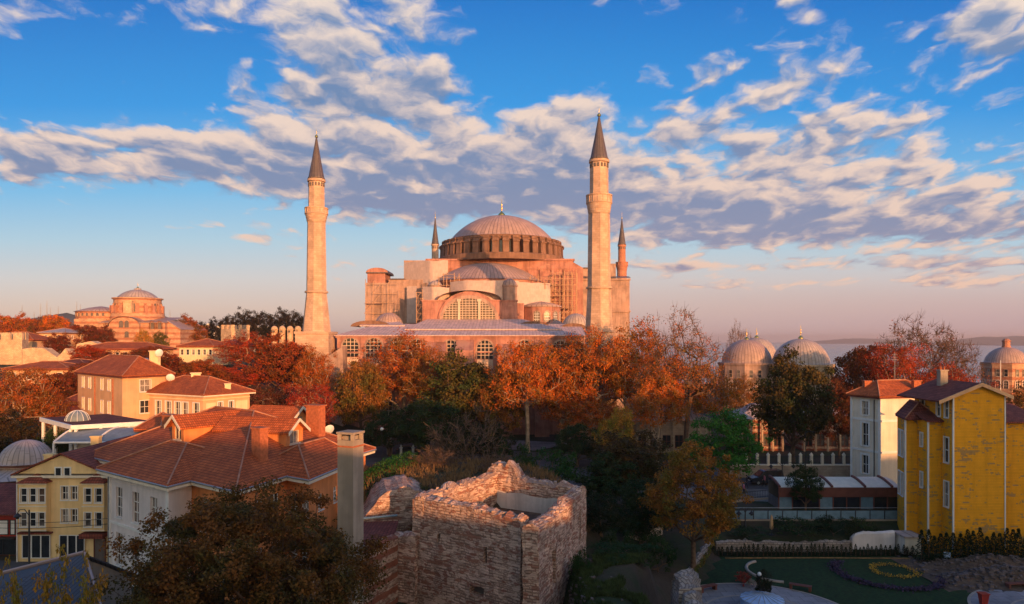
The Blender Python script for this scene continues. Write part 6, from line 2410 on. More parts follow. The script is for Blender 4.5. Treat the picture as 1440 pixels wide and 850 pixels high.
def fountain():
    x, y = 20.75, 59.0
    t = thing('fountain_cover', 'round pale blue ribbed cover over a fountain, at the bottom edge of the round plaza', 'cover', (x, y, Z0))
    m = MB()
    n = 18
    for k in range(n):
        a, b = 2 * math.pi * k / n, 2 * math.pi * (k + 1) / n
        p = lambda r, z, q: Vector((x + r * math.cos(q), y + r * math.sin(q), z))
        m.face([p(1.75, -1.45, a), p(1.75, -1.45, b), p(.12, -1.02, (a + b) / 2)])
        m.face([p(1.72, -2.5, a), p(1.72, -2.5, b), p(1.75, -1.45, b), p(1.75, -1.45, a)])
    m.build('panel', 'blue_cloth', t)
    for k in range(n):
        a = 2 * math.pi * k / n
        MB().tube([(x + 1.77 * math.cos(a), y + 1.77 * math.sin(a), -1.44), (x + .1 * math.cos(a), y + .1 * math.sin(a), -1.0)], .03, 4).build('rib', 'grey_metal', t)
    MB().lathe((x, y), [(1.95, Z0), (1.95, Z0 + .35), (1.7, Z0 + .36)], 32, smooth=False).build('basin_rim', 'kerb', t)


fountain()


def globe_lamp(px, D, zg, label, h, globe=.17):
    x = PX(px, D)
    t = thing('globe_lamp', label, 'lamp', (x, D, zg))
    MB().lathe((x, D), [(.12, zg), (.12, zg + .3), (.05, zg + .35), (.04, zg + h - globe)], 8).build('pole', 'dark_metal', t)
    MB().lathe((x, D), [(globe * math.sin(math.pi * k / 8) + .002, zg + h - globe * math.cos(math.pi * k / 8)) for k in range(9)], 14).build('globe', 'white_paint', t)


globe_lamp(1068, 61, Z0, 'white globe lamp beside the dark leafy shrub on the plaza', 2.5)
globe_lamp(537, 117, 0, 'tall street lamp with a white globe, right of the villa roof', 5.3, .28)


def arm_lamp(name, label, px, D, zg, h, arms, w=.9, head='lantern', rot=0.0):
    x = PX(px, D)
    t = thing(name, label, 'street lamp', (x, D, zg))
    MB().lathe((x, D), [(.16, zg), (.16, zg + .6), (.09, zg + .7), (.06, zg + h)], 8).build('pole', 'dark_metal', t)
    for s in arms:
        c, sn = math.cos(rot) * s, math.sin(rot) * s
        MB().tube([(x, D, zg + h - .5), (x + c * w * .4, D + sn * w * .4, zg + h + .05), (x + c * w * .8, D + sn * w * .8, zg + h + .02), (x + c * w, D + sn * w, zg + h - .25)], .035, 6).build('arm', 'dark_metal', t)
        q = (x + c * w, D + sn * w)
        z = zg + h - .25
        m = MB().lathe(q, [(.02, z), (.12, z - .1), (.3, z - .3), (.32, z - .34), (.16, z - .36), (.12, z - .52), (.02, z - .55)], 10)
        m.build('lamp_head', 'dark_metal', t)
    return t


arm_lamp('street_lamp', 'black street lamp with one hanging lantern, in front of the yellow guest house', 41, 61, 0, 5.4, (-1,), 1.0)
arm_lamp('street_lamp', 'dark street lamp with two hanging lanterns beside the parked van', 1100, 95, 0, 3.6, (-1, 1), 1.5)
arm_lamp('terrace_lamp', 'low black lamp with two heads behind the glass railing, left of the folded sunshade', 1048, 79.2, -1.4, 2.6, (-1, 1), .7)
x = PX(1133, 99)
t = thing('lamp_post', 'thin dark lamp post rising above the small tree at the pavilion', 'lamp post', (x, 99, 0))
MB().lathe((x, 99), [(.14, 0), (.12, .8), (.07, .9), (.05, 7.2)], 8).build('pole', 'dark_metal', t)
MB().tube([(x, 99, 7.1), (x + .5, 98.6, 7.3), (x + .9, 98.3, 7.2)], .05, 6).build('lamp_head', 'dark_metal', t)
x = PX(1085, 77.8)
t = thing('sunshade', 'folded tan sunshade standing below the glass railing', 'sunshade', (x, 77.8, -1.4))
MB().lathe((x, 77.8), [(.3, -1.4), (.3, -1.3), (.04, -1.28), (.04, -.6)], 8).build('pole', 'dark_metal', t)
MB().lathe((x, 77.8), [(.10, -.75), (.22, -.6), (.20, .1), (.12, .6), (.03, .85)], 12, smooth=False, flute=.2).build('canopy', 'tan_cloth', t)
x = PX(1407, 170)
t = thing('flagpole', 'bare white pole standing in front of the bath house at the right edge', 'pole', (x, 170, 0))
MB().tube([(x, 170, 0), (x, 170, PZ(507, 170))], .09, 6).build('pole', 'white_paint', t)
x = PX(1261, 99)
t = thing('aerial', 'thin aerial standing on the red roof of the cream town house', 'aerial', (x, 99.5, 13.4))
MB().tube([(x, 99.5, 13.2), (x, 99.5, 18.2)], .035, 5).build('mast', 'grey_metal', t)
m = MB()
for k in range(3):
    m.tube([(x - .4, 99.5, 17.2 + k * .35), (x + .4, 99.5, 17.2 + k * .35)], .02, 4)
m.build('crossbar', 'grey_metal', t)
for i, (zz, y) in enumerate(((3.95, 62.2), (3.5, 62.8))):
    m = MB()
    m.tube([(-52 + 17 * k / 14, y, zz + .9 * (k / 14 - .5) ** 2 * 2 - .15 * i) for k in range(15)], .022, 4)
    tag(m.build('cable', 'dark_metal'), ('upper overhead cable crossing the yellow guest house front', 'lower overhead cable crossing the yellow guest house front')[i], 'cable')


def car(name, label, cat, x, y, rot, mat, van=True):
    t = thing(name, label, cat, (x, y, .03))
    c, s = math.cos(rot), math.sin(rot)
    L, H = (4.7, 1.95) if van else (4.2, 1.45)
    W2 = .9
    T = lambda u, v, z: Vector((x + u * c - v * s, y + u * s + v * c, z + .03))
    if van:
        low = [(-2.3, .35), (2.25, .35), (2.35, .6), (2.3, .95), (1.35, 1.12), (-2.32, 1.12), (-2.35, .6)]
        cab = [(-2.3, 1.12), (1.35, 1.12), (.55, 1.82), (.3, 1.92), (-2.05, 1.95), (-2.25, 1.75)]
    else:
        low = [(-2.0, .3), (2.0, .3), (2.1, .55), (2.0, .82), (1.0, .93), (-1.75, .95), (-2.1, .88), (-2.1, .5)]
        cab = [(-1.7, .94), (1.0, .93), (.35, 1.38), (.1, 1.43), (-1.1, 1.42), (-1.35, 1.3)]

    def side(prof, w0, w1, zt):
        m = MB()
        wv = lambda z: w0 + (w1 - w0) * ss(prof[0][1], zt, z)
        a = [T(u, -wv(z), z) for u, z in prof]
        b = [T(u, wv(z), z) for u, z in prof]
        n = len(prof)
        m.face(a)
        m.face(b[::-1])
        for i in range(n):
            j = (i + 1) % n
            m.face([a[j], a[i], b[i], b[j]])
        return m
    body = side(low, W2, W2 - .03, 1.1)
    cabm = side(cab, W2 - .03, W2 - .2, 1.95 if van else 1.43)
    for fce in cabm.f:
        body.face([cabm.v[i] for i in fce])
    bd = body.build('body', mat, t)
    bv = bd.modifiers.new('bevel', 'BEVEL')
    bv.width = .05
    bv.segments = 2
    z0, z1 = (1.2, 1.75) if van else (1.0, 1.34)
    for sgn in (-1, 1):
        for u0, u1 in (((-2.1, -1.2), (-1.1, -.2), (-.1, .75)) if van else ((-1.35, -.45), (-.38, .6))):
            w0, w1 = W2 - .03, W2 - .16
            m = MB().face([T(u0, sgn * (w0 - .005), z0), T(u1, sgn * (w0 - .005), z0), T(min(u1, .35 if u1 > .4 else u1), sgn * (w1 + .012), z1), T(u0 + .08, sgn * (w1 + .012), z1)])
            m.build('side_window', 'glass', t)
    fa, fb = (T(1.33, 0, 1.16), T(.6, 0, 1.8)) if van else (T(.98, 0, .97), T(.4, 0, 1.36))
    e = Vector((-s, c, 0))
    up = Vector((c, s, .6)) * .02
    MB().face([fa - e * .78 + up, fa + e * .78 + up, fb + e * .66 + up, fb - e * .66 + up]).build('windscreen', 'glass', t)
    for sgn in (-1, 1):
        for u in (1.45 if van else 1.25, -1.5 if van else -1.3):
            rr = .33 if van else .30
            p = [T(u, sgn * (W2 - .18), rr), T(u, sgn * (W2 + .02), rr)]
            w = MB().tube(p, rr, 20, smooth=False).build('wheel', 'rubber', t)
            MB().tube([T(u, sgn * (W2 + .021), rr), T(u, sgn * (W2 + .035), rr)], rr * .58, 12, smooth=False).build('rim', 'grey_metal', w)
        zc = .82 if van else .66
        MB().hexa([T(2.2, sgn * .55, zc - .09), T(2.36, sgn * .55, zc - .09), T(2.30, sgn * .84, zc - .07), T(2.1, sgn * .84, zc - .07), T(2.15, sgn * .55, zc + .09), T(2.34, sgn * .55, zc + .09), T(2.24, sgn * .84, zc + .09), T(2.05, sgn * .84, zc + .09)] if van else
                  [T(1.9, sgn * .5, .58), T(2.1, sgn * .5, .58), T(2.05, sgn * .8, .58), T(1.9, sgn * .8, .58), T(1.9, sgn * .5, .75), T(2.06, sgn * .5, .75), T(2.0, sgn * .8, .75), T(1.9, sgn * .8, .75)]).build('headlight', 'pale_glass', t)
        MB().box(0, .01, 0, .01, 0, .01) if False else None
    MB().hexa([T(2.33, -.28, .5), T(2.37, -.28, .5), T(2.37, .28, .5), T(2.33, .28, .5), T(2.33, -.28, .62), T(2.37, -.28, .62), T(2.37, .28, .62), T(2.33, .28, .62)] if van else
              [T(2.07, -.25, .38), T(2.11, -.25, .38), T(2.11, .25, .38), T(2.07, .25, .38), T(2.07, -.25, .5), T(2.11, -.25, .5), T(2.11, .25, .5), T(2.07, .25, .5)]).build('number_plate', 'white_paint', t)
    return t


car('van', 'dark parked van facing left below the stone street wall', 'van', PX(1076, 98.6), 98.6, R(188), 'van_paint')
car('car', 'dark car parked between the white posts, right of the villa roof', 'car', PX(574, 124), 124, R(5), 'van_paint', False)
for i, (px, D) in enumerate(((564, 121), (581, 121))):
    x = PX(px, D)
    t = thing('gate_post', ('white stone post left of the dark car', 'white stone post right of the first one, before the dark car')[i], 'post', (x, D, 0), 'white posts by the street')
    m = MB().lathe((x, D), [(.28, 0), (.28, .2), (.2, .25), (.2, 1.5), (.3, 1.55), (.3, 1.65), (.12, 1.75), (.16, 1.95), (.02, 2.15)], 10, smooth=False)
    m.build('shaft', 'white_paint', t)
x = PX(548, 124)
t = thing('lantern_post', 'ornate white stone lantern post left of the white gate posts', 'post', (x, 124, 0))
MB().box(x - .45, x + .45, 123.6, 124.5, 0, 2.2).build('pedestal', 'beige_stone', t)
MB().lathe((x, 124), [(.5, 2.2), (.5, 2.35), (.25, 2.4), (.32, 3.0), (.5, 3.1), (.3, 3.4), (.05, 3.7)], 8, smooth=False).build('lantern', 'white_paint', t)
m = MB()
t = thing('street_railing', 'dark railing on a low beige wall along the sloping street edge, left of the pavilion', 'railing', (30, 88, 0))
p0, p1 = Vector((PX(1026, 87), 87, 0)), Vector((PX(1094, 89.5), 89.5, 0))
f = Face(p0, p1)
m = MB()
fbox(m, f, 0, f.L, -.8, .25, -.3, 0)
m.build('wall', 'beige_stone', t)
m = MB()
for k in range(30):
    u = f.L * k / 29
    m.tube([f.p(u, .25, -.15), f.p(u, 1.15, -.15)], .02, 4)
for z in (.4, 1.15):
    m.tube([f.p(0, z, -.15), f.p(f.L, z, -.15)], .035, 4)
m.build('bars', 'dark_metal', t)
x = PX(1332, 72)
t = thing('notice_board', 'small blue notice board with a pale edge beside the rubble', 'sign', (x, 72, Z0))
MB().box(x - .04, x + .04, 72.05, 72.12, Z0, Z0 + .7).build('post', 'grey_metal', t)
MB().box(x - .35, x + .35, 72, 72.04, Z0 + .55, Z0 + 1.1).build('panel', 'blue_cloth', t)


# ------------------------------------------------------------------ people
def person(label, x, y, zg, face, shirt, legs, stride=.18, h=1.72, arm=.1):
    """one continuous figure grown over a skeleton; face = heading in radians"""
    k = h / 1.72
    J = [((0, 0, .95), .14), ((0, 0, 1.15), .135), ((0, 0, 1.38), .155), ((0, .01, 1.50), .06), ((0, .02, 1.60), .085), ((0, .02, 1.70), .075)]
    E = [(0, 1), (1, 2), (2, 3), (3, 4), (4, 5)]
    for s in (-1, 1):
        b = len(J)
        J += [((s * .19, 0, 1.42), .065), ((s * .24, -arm * s, 1.14), .048), ((s * .24, .08 + arm * s * .6, .90), .036), ((s * .235, .11 + arm * s * .7, .80), .04)]
        E += [(2, b), (b, b + 1), (b + 1, b + 2), (b + 2, b + 3)]
        b = len(J)
        J += [((s * .09, 0, .90), .10), ((s * .10, .05 + s * stride * .4, .50), .068), ((s * .10, s * stride, .09), .045), ((s * .11, s * stride + .15, .04), .042)]
        E += [(0, b), (b, b + 1), (b + 1, b + 2), (b + 2, b + 3)]
    me = bpy.data.meshes.new('person')
    me.from_pydata([tuple(c * k for c in p) for p, _ in J], E, [])
    o = bpy.data.objects.new('person', me)
    COL.objects.link(o)
    sk = o.modifiers.new('skin', 'SKIN')
    for i, (p, r) in enumerate(J):
        me.skin_vertices[0].data[i].radius = (r * k, r * k)
    me.skin_vertices[0].data[0].use_root = True
    o.modifiers.new('sub', 'SUBSURF').levels = 1
    bpy.context.view_layer.update()
    m2 = bpy.data.meshes.new_from_object(o.evaluated_get(bpy.context.evaluated_depsgraph_get()))
    bpy.data.objects.remove(o)
    for m in ('skin', shirt, legs, 'dark_cloth'):
        m2.materials.append(M[m])
    for p in m2.polygons:
        z = p.center.z / k
        p.material_index = 3 if z < .10 else 2 if z < .96 and abs(p.center.x) < .2 * k else 0 if z > 1.50 or (z < .9) else 1
        p.use_smooth = True
    o = bpy.data.objects.new('person', m2)
    COL.objects.link(o)
    o.location = (x, y, zg)
    o.rotation_euler.z = face
    tag(o, label, 'person')
    hr = MB().lathe((0, -.005), [(.098 * k, 1.60 * k), (.104 * k, 1.66 * k), (.09 * k, 1.73 * k), (.05 * k, 1.775 * k), (.002, 1.785 * k)], 12)
    q = hr.build('hair', 'hair')
    q.parent = o
    fe = MB()
    for s in (-1, 1):
        fe.box(s * .033 * k - .012, s * .033 * k + .012, .098 * k, .106 * k, 1.635 * k, 1.648 * k)
    fe.box(-.022, .022, .096 * k, .104 * k, 1.565 * k, 1.572 * k)
    fe.build('face_features', 'hair').parent = o
    return o


for (lab, px, D, fc, sh, lg, st, h) in (
        ('person in dark clothes walking on the street left of the parked van', 1050, 95.5, 1.2, 'dark_cloth', 'dark_cloth', .2, 1.75),
        ('person in a pink top nearest the street railing', 1046, 91.0, -1.5, 'pink_cloth', 'dark_cloth', .12, 1.65),
        ('person in a pale top close beside the one in pink', 1041, 91.6, 2.0, 'light_cloth', 'dark_cloth', .15, 1.7),
        ('person in a pink jacket passing in front of the dark van', 1075, 96.6, 1.6, 'pink_cloth', 'dark_cloth', .2, 1.7),
        ('person in black standing on the pavement right of the van', 1117, 97.0, -1.2, 'dark_cloth', 'dark_cloth', .08, 1.75),
        ('person in dark clothes walking beyond the dark car', 590, 128, .6, 'dark_cloth', 'dark_cloth', .2, 1.75)):
    person(lab, PX(px, D), D, .035, fc, sh, lg, st, h)

# ------------------------------------------------------------------ far hills, town and masts
def hill(pts, D, depth, z0=-30):
    b = MB()
    fine = []
    for (a, ya), (c, yc) in zip(pts[:-1], pts[1:]):
        n = max(2, int(abs(c - a) / 4))
        fine += [(a + (c - a) * i / n, ya + (yc - ya) * i / n) for i in range(n)]
    fine.append(pts[-1])
    rows = []
    for k, w in ((-1.0, 0), (-.6, .45), (-.3, .78), (0, 1), (.5, .6), (1.0, 0)):
        rows.append([Vector((PX(px, D), D + depth * k + 40 * mnoise.noise(Vector((px * .05, k, 1))), z0 + (PZ(y + 1.1 * mnoise.noise(Vector((px * .11, k, 0))), D) - z0) * w)) for px, y in fine])
    b.grid(rows)
    return structure(b, 'hill', 'hill')


hill([(-260, 452), (-60, 447), (0, 446), (40, 449), (60, 447), (85, 442.5), (95, 440.5), (107, 443.5), (150, 447), (215, 446), (228, 444.5), (245, 452), (275, 459), (330, 466), (420, 474), (520, 481)], 3000, 900)
hill([(1120, 482), (1170, 478), (1200, 476), (1235, 476.5), (1270, 480), (1310, 483)], 9500, 700)
hill([(1330, 483), (1366, 477), (1385, 473), (1400, 474.5), (1430, 472.5), (1460, 474), (1520, 470), (1640, 480)], 7000, 900)
rg = random.Random(9)
b = MB()
for _ in range(420):
    px, D = rg.uniform(215, 420), rg.uniform(1500, 2300)
    x, z = PX(px, D), -30 + rg.uniform(0, 1) * (PZ(470, D) + 40)
    w, h = rg.uniform(6, 13), rg.uniform(8, 18)
    b.box(x, x + w, D, D + w, z - 25, z + h)
tag(b.build('town', 'pale_plaster'), 'pale blocks of the far town on the slope beyond the trees', 'town', kind='stuff')
for i, (px, y, h) in enumerate(((31, 447, 18), (48, 449, 10), (57, 447, 20), (66, 447, 24), (71, 446, 14), (82, 443, 12), (108, 444, 20), (113, 444, 16), (222, 446, 16), (230, 445, 10), (239, 449, 13))):
    D = 3000
    x = PX(px, D)
    t = thing('antenna_mast', 'thin antenna mast on the far hill ridge behind the hill church', 'mast', (x, D, PZ(y + 3, D)), 'antenna masts on the far ridge')
    MB().tube([(x, D, PZ(y + 4, D)), (x, D, PZ(y - h * .6, D)), (x, D, PZ(y - h, D))], [2.0, 1.3, .6], 4).build('mast', 'grey_metal', t)


# ------------------------------------------------------------------ trees and shrubs
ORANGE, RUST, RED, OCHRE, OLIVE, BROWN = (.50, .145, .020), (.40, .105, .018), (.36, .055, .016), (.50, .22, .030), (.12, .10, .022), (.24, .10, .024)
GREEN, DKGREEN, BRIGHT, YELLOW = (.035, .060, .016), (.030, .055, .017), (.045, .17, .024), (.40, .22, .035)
# the line in front of the great building, left to right
tree('round', 508, 506, 38, 133, (.24, .115, .026), 'rounded ochre and olive tree just below the left arched windows of the gallery', 'chestnut_tree', 0)
tree('plane', 566, 469, 56, 144, RUST, 'rust orange plane tree rising above the gallery roof edge, second from the left minaret', 'plane_tree', 0)
tree('round', 650, 500, 56, 131, (.10, .085, .022), 'broad dark olive and ochre tree in front of the middle of the gallery wall', 'chestnut_tree', 1)
tree('plane', 742, 475, 52, 126, (.48, .13, .020), 'orange plane tree with a pale forked trunk, below the great arched window', 'plane_tree', 1)
tree('plane', 800, 476, 44, 143, RUST, 'rust plane tree just left of the foot of the tall right minaret', 'plane_tree', 2)
tree('plane', 842, 463, 58, 131, (.46, .125, .020), 'tall orange plane tree hiding the foot of the right minaret', 'plane_tree', 0)
tree('plane', 895, 455, 56, 128, ORANGE, 'dense orange plane tree right of the right minaret, the broadest of the orange ones', 'plane_tree', 2)
tree('loose', 962, 449, 50, 121, (.34, .12, .03), 'tall thin leaved plane tree with a dark leaning trunk, right of the orange mass', 'plane_tree', 0)
tree('plane', 982, 505, 48, 128, (.54, .17, .022), 'lower bright orange tree behind the dark leaning trunk', 'plane_tree', 1)
tree('loose', 925, 478, 34, 119, RUST, 'thin rust tree with dark forked stems before the low lead roofed pavilion', 'plane_tree', 1)
tree('round', 868, 578, 26, 104, YELLOW, 'small yellow ochre tree below the orange plane trees', 'ornamental_tree', 2)
tree('plane', 836, 560, 44, 122, RUST, 'low rust coloured tree under the right minaret, behind the yellow one', 'plane_tree', 1)
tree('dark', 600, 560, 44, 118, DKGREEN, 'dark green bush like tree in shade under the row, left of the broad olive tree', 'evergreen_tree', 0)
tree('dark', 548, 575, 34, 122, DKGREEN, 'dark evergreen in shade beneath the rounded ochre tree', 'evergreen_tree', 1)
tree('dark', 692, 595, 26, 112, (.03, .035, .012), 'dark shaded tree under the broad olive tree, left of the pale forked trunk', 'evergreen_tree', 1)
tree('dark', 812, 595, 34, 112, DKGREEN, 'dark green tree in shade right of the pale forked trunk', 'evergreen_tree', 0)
tree('plane', 790, 535, 36, 128, RUST, 'lower rust tree between the pale forked trunk and the yellow tree', 'plane_tree', 2)
tree('plane', 925, 520, 44, 116, (.50, .14, .022), 'low orange tree filling the gap above the lead roofed pavilion', 'plane_tree', 0)
tree('round', 700, 520, 34, 127, (.22, .10, .024), 'brown ochre tree between the broad olive tree and the pale forked trunk', 'chestnut_tree', 2)
tree('plane', 608, 488, 38, 137, (.36, .12, .022), 'rust tree squeezed between the plane tree and the broad olive tree', 'plane_tree', 0)
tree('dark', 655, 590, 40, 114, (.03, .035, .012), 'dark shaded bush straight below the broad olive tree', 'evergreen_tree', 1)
# right of the middle
tree('dark', 1022, 574, 46, 96, BRIGHT, 'fresh green broad tree above the brown garden tree', 'evergreen_tree', 0)
tree('round', 1115, 499, 53, 112, (.075, .060, .018), 'large round dark olive tree in front of the big lead domed tomb', 'chestnut_tree', 1)
tree('near', 975, 630, 66, 67, (.30, .135, .025), 'brown orange tree with a slender trunk standing in the garden, right of the ruin', 'garden_tree', 0)
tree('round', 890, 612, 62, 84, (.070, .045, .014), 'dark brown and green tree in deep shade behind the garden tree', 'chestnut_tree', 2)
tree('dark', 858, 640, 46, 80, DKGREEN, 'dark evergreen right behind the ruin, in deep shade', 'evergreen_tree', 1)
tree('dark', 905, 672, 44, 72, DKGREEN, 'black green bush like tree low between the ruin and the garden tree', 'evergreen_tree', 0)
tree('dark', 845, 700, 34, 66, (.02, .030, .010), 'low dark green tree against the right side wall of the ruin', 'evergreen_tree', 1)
tree('dark', 1133, 652, 22, 83, DKGREEN, 'small dark tree standing in front of the pavilion roof', 'young_tree', 1)
tree('plane', 1046, 530, 26, 150, BROWN, 'small brown orange tree in front of the shaded domed tomb', 'small_tree', 2)
tree('round', 1210, 482, 38, 150, (.20, .055, .018), 'dark red brown tree left of the bare crowned ones, behind the town house', 'tree', 0)
tree('plane', 1262, 478, 44, 142, RED, 'red leaved tree behind the cream town house roof', 'tree', 1)
tree('bare', 1290, 455, 58, 170, (.26, .085, .035), 'wide bare grey crown of twigs above the red tree behind the town house', 'bare_tree', 0)
tree('bare', 1345, 474, 32, 165, (.28, .10, .04), 'bare pale tree right of the wide bare crown', 'bare_tree', 1)
tree('plane', 1335, 512, 50, 138, RED, 'red tree above the ridge of the yellow house', 'tree', 0)
tree('round', 1180, 540, 24, 120, (.12, .04, .016), 'dark red brown tree close to the left corner of the cream town house', 'tree', 2)
tree('bare', 1040, 458, 18, 200, (.32, .14, .05), 'small bare twiggy tree behind the pair of overlapping tomb domes', 'bare_tree', 1)
tree('dark', 1440, 540, 20, 160, BROWN, 'brown tree cut by the right edge, below the bath house', 'tree', 1)
tree('round', 128, 487, 26, 160, RED, 'red tree before the left part of the long low house below the hill church', 'tree', 2)
tree('round', 206, 486, 24, 158, (.20, .05, .016), 'dark red tree before the right part of the long low house', 'tree', 0)
# left: red mass between the hotel and the left minaret
tree('plane', 350, 468, 42, 150, RED, 'tall dark red tree right of the grey house, left of the left minaret', 'tree', 0)
tree('round', 398, 474, 46, 146, (.28, .062, .018), 'broad red brown tree nearest the left minaret, the highest of that clump', 'tree', 1)
tree('plane', 440, 490, 32, 138, RUST, 'rust tree covering the foot of the left minaret', 'tree', 2)
tree('plane', 434, 537, 36, 120, (.34, .045, .018), 'low bright red tree behind the villa chimneys', 'tree', 1)
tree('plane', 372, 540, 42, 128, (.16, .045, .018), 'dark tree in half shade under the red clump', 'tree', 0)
tree('round', 322, 515, 36, 140, RED, 'red tree behind the right end of the long cream house', 'tree', 2)
tree('round', 282, 503, 34, 132, (.27, .070, .018), 'rounded rust red tree just behind the long cream house roof', 'tree', 0)
tree('round', 235, 498, 36, 138, (.20, .045, .016), 'dark red tree between the hotel roof and the cream house on the hill', 'tree', 1)
tree('round', 180, 496, 36, 142, (.16, .040, .016), 'dark tree right behind the hotel roof', 'tree', 2)
tree('round', 142, 500, 32, 136, (.17, .040, .016), 'dark red tree behind the left end of the hotel', 'tree', 0)
tree('round', 100, 518, 36, 124, (.19, .045, .016), 'dark red tree left of the hotel above the shaded roof', 'tree', 1)
tree('plane', 22, 512, 50, 104, (.34, .10, .022), 'orange brown tree filling the left edge below the fortress wall', 'tree', 1)
tree('plane', 62, 545, 36, 108, (.27, .08, .02), 'rust tree left of the shaded red roof', 'tree', 2)
tree('dark', 78, 600, 24, 88, DKGREEN, 'dark green tree between the bath house dome and the terrace restaurant', 'evergreen_tree', 0)
tree('dark', 20, 580, 36, 96, (.05, .03, .012), 'dark brown tree behind the bath house at the left edge', 'tree', 1)
# around the hill church
tree('round', 112, 455, 30, 236, (.20, .045, .016), 'dark red round tree left in front of the hill church', 'tree', 0)
tree('round', 146, 459, 17, 236, (.16, .04, .016), 'dark small tree right next to the red one before the hill church', 'tree', 1)
tree('round', 82, 470, 16, 205, (.17, .035, .014), 'dark red tree hanging over the broken fortress wall', 'tree', 2)
tree('plane', 202, 463, 13, 240, OCHRE, 'small sparse golden tree in front of the hill church door', 'tree', 0)
tree('dark', 225, 466, 11, 245, OLIVE, 'small olive bush at the right foot of the hill church', 'tree', 0)
tree('round', 262, 446, 26, 280, (.30, .09, .02), 'orange tree right of the hill church', 'tree', 1)
for i, (px, top, hw, D, c) in enumerate(((8, 440, 22, 300, ORANGE), (36, 443, 18, 300, RUST), (58, 447, 18, 290, (.22, .07, .02)), (80, 441, 20, 290, ORANGE), (-16, 445, 20, 290, RUST))):
    tree('round', px, top, hw, D, c, ('orange tree on the ridge, leftmost fully in view above the fortress wall', 'rust tree second on the ridge above the fortress wall', 'darker rust tree in the dip of the ridge left of the pale house', 'bright orange tree on the ridge just left of the hill church', 'rust tree on the ridge cut by the left edge')[i], 'tree', i)
for i, (px, top, hw, D) in enumerate(((283, 452, 13, 330), (303, 449, 14, 330), (320, 443, 15, 340), (343, 436, 20, 345), (368, 438, 20, 345), (392, 436, 21, 345), (415, 437, 18, 345), (430, 446, 14, 340))):
    tree('dark', px, top, hw, D, (.03, .022, .012), ('dark evergreen leftmost of the far row, left of the crenellated tower', 'second dark evergreen of the far row, just left of the crenellated tower', 'dark evergreen directly behind the left half of the crenellated tower', 'tall dark evergreen behind the right half of the crenellated tower', 'dark evergreen right of the crenellated tower', 'dark evergreen above the leftmost small domed chimneys', 'dark evergreen above the rightmost small domed chimneys', 'last dark evergreen of the far row, touching the left minaret')[i], 'evergreen_tree', i, group='dark evergreens behind the fortress tower')
# shrubs near the ruin and in the garden
tree('dry', 655, 588, 58, 80, (.12, .075, .03), 'large brown leafless shrub on the mound behind the ruin', 'shrub', 0)
tree('dry', 612, 632, 30, 72, (.16, .07, .03), 'small dry brown shrub left on the mound', 'shrub', 0)
tree('dry', 700, 640, 26, 70, (.20, .08, .03), 'reddish dry shrub at the rim of the ruin', 'shrub', 0)
tree('shrub', 600, 640, 12, 84, BRIGHT, 'small bright green shrub on the mound near the white posts', 'shrub', 0)
tree('shrub', 770, 628, 44, 76, (.025, .070, .016), 'dark green leafy shrub right behind the ruin rim', 'shrub', 1)
tree('shrub', 725, 622, 34, 80, GREEN, 'grey green shrub left of the leafy one behind the ruin', 'shrub', 0)
tree('shrub', 590, 682, 14, 62, (.09, .09, .02), 'yellow green tuft growing on the broken vault', 'shrub', 1)
tree('shrub', 815, 772, 15, 51, (.03, .065, .018), 'ivy green bush growing from the side wall of the ruin', 'shrub', 0, zb=2.6)
tree('shrub', 875, 765, 46, 55, (.02, .055, .014), 'dark green bushes along the back of the grassy ledge', 'shrub', 1)
for i, (px, top, hw, D) in enumerate(((868, 742, 26, 62), (925, 752, 30, 63), (900, 728, 28, 70))):
    tree('shrub', px, top, hw, D, DKGREEN, ('dark bush behind the grassy ledge, nearest the ruin', 'dark bush between the grassy ledge and the garden tree', 'dark bush beside the low beige edging')[i], 'shrub', i)
for i, (px, top, hw, D, c) in enumerate(((1050, 742, 28, 77.3, DKGREEN), (1122, 727, 34, 77.6, DKGREEN), (1172, 724, 26, 77.6, (.02, .035, .012)), (1208, 728, 22, 78, (.04, .06, .016)), (1232, 742, 14, 77.5, GREEN))):
    tree('shrub', px, top, hw, D, c, ('dark shrub leftmost below the glass railing, left of the folded sunshade', 'widest dark shrub below the glass railing', 'tall dark shrub right of the widest one below the railing', 'lighter green shrub below the right part of the railing', 'small green shrub nearest the yellow house corner')[i], 'shrub', i)
tree('dark', 1073, 800, 11, 61.2, (.03, .035, .022), 'dark leafy shrub on the plaza just behind the blue fountain cover', 'shrub', 0, zb=Z0)
tree('shrub', 1046, 803, 10, 65.5, (.35, .05, .04), 'red flowering plants where the curved kerb meets the plaza', 'flowering_shrub', 1, zb=Z0, cat='flowers')
tree('shrub', 1058, 814, 8, 64.8, (.40, .32, .33), 'pale flowering plants beside the red ones at the plaza edge', 'flowering_shrub', 0, zb=Z0, cat='flowers')
# hedges
def hedge(label, pts, h, w, color, leaf=.16, n=5200, seed=1):
    rg = np.random.default_rng(seed)
    pos, out = [], []
    for _ in range(n):
        t_ = rg.uniform(0, len(pts) - 1.001)
        i = int(t_)
        p = Vector(pts[i]).lerp(Vector(pts[i + 1]), t_ - i)
        a = rg.uniform(0, math.pi * 2)
        r = rg.uniform(.8, 1.05)
        hh = h * (1 + .25 * mnoise.noise(Vector((p.x * .6, p.y * .6, 0))))
        pos.append((p.x + math.cos(a) * w * r, p.y + rg.normal() * w * .6, p.z + hh * (.5 + .5 * math.sin(a) * r)))
        out.append((math.cos(a), -.3, math.sin(a)))
    o = bpy.data.objects.new('hedge', arr_mesh('hedge', leaf_verts(rg, np.array(pos), np.array(out), leaf, .7), 4, ['leaf']))
    COL.objects.link(o)
    o.color = (*color, 1)
    return tag(o, label, 'hedge')


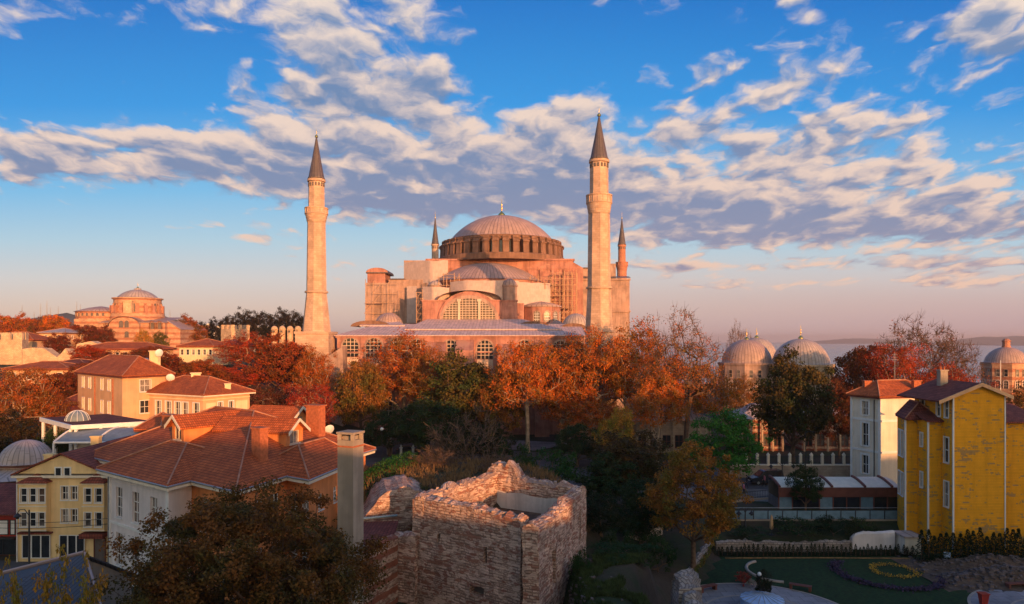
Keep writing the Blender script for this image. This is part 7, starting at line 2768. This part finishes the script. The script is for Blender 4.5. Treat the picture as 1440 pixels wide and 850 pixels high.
hedge('bright green hedge falling down the bank between the chimney stack and the broken vault', [(-15.5, 62, 4.4), (-13.6, 65, 5.6), (-12.0, 69, 6.2), (-10.6, 74, 6.2)], 2.1, 1.2, (.030, .095, .018), .2, 6500)
TH = [thuja_mesh(s) for s in (1, 2, 3)]
rg = random.Random(31)


def thuja(x, y, zb, h, w, label, group, i):
    t = thing('small_conifer', label, 'conifer', (x, y, zb), group)
    o = bpy.data.objects.new('crown', TH[i % 3])
    COL.objects.link(o)
    o.parent = t
    o.color = (.016, .030, .013, 1)
    s = MB().tube([(x, y, zb - .1), (x, y, zb + 1.2 * h / 2)], .05, 5).build('trunk', 'bark', t)
    o.scale = (w, w, h / 2)
    o.rotation_euler.z = i * 1.7


for i in range(46):
    px = 1004 + i * 6.2
    thuja(PX(px, 74.3) + rg.uniform(-.08, .08), 74.3 + rg.uniform(-.1, .1), Z0, 1.15 * rg.uniform(.8, 1.2), .85, 'knee high dark conifer in the clipped row along the garden wall', 'clipped conifer row along the garden wall', i)
for i in range(24):
    x = 41.6 + i * .66
    thuja(x + rg.uniform(-.1, .1), 72.2 + rg.uniform(-.15, .15), Z0, 3.1 * rg.uniform(.85, 1.15), 1.9, 'tall narrow dark conifer in the row at the foot of the yellow house', 'conifer row at the foot of the yellow house', i)


def tufts(name, label, area, n, mat, h, seed, cat='grass'):
    rg = np.random.default_rng(seed)
    v = []
    while len(v) < n * 3:
        x, y = rg.uniform(area[0], area[1]), rg.uniform(area[2], area[3])
        if not area[4](x, y) or mnoise.noise(Vector((x * .5, y * .5, seed))) < -.15:
            continue
        z = gz(x, y)
        a, l, w = rg.uniform(0, 6.28), h * rg.uniform(.4, 1.2), .05
        d = rg.normal(size=2) * h * .35
        v += [(x - math.cos(a) * w, y - math.sin(a) * w, z - .05), (x + math.cos(a) * w, y + math.sin(a) * w, z - .05), (x + d[0], y + d[1], z + l)]
    o = bpy.data.objects.new(name, arr_mesh(name, np.array(v), 3, [mat]))
    COL.objects.link(o)
    return tag(o, label, cat, kind='stuff')


tufts('dry_grass', 'dry reddish brown grass covering the mound behind the ruin', (-20, 9, 58, 84, lambda x, y: gz(x, y) > 2.5 and (y > 62 or x < -8)), 9000, 'dry_grass', .7, 3)
tufts('grass', 'patchy green grass on the ledge right of the ruin', (4, 11.2, 42, 57, lambda x, y: gz(x, y) > 2.4 and mnoise.noise(Vector((x * .3, y * .3, 9))) > -.25), 14000, 'ledge_grass', .32, 4)
# the big dark tree in front
tree('front', 336, 688, 172, 37, (.150, .074, .020), 'large dark brown and green tree at the bottom, covering the front of the big villa', 'broadleaf_tree', 0, zb=-1)
for i, (px, top, hw) in enumerate(((18, 812, 18), (72, 800, 26), (128, 806, 20))):
    tree('sapling', px, top, hw, 31, (.34, .20, .03), ('thin yellow leaved sapling at the lower left corner', 'thin yellow leaved sapling in front of the corrugated roof', 'thin yellow leaved sapling left of the large dark tree')[i], 'sapling', 0, zb=0)

# ------------------------------------------------------------------ the evening haze over land and sea
b = MB().box(-13400, 13400, -160, 13400, -46, 90)
hz = b.build('haze', [])
hm, ht = new_mat('haze')
pv = ht.n('ShaderNodeVolumePrincipled', {'Color': (.80, .68, .66), 'Density': .00011, 'Anisotropy': .2})
ht.t.links.new(pv.outputs[0], ht.n('ShaderNodeOutputMaterial').inputs['Volume'])
hz.data.materials.append(hm)
tag(hz, 'thin mauve evening haze lying over the town and the sea', 'haze', kind='stuff')
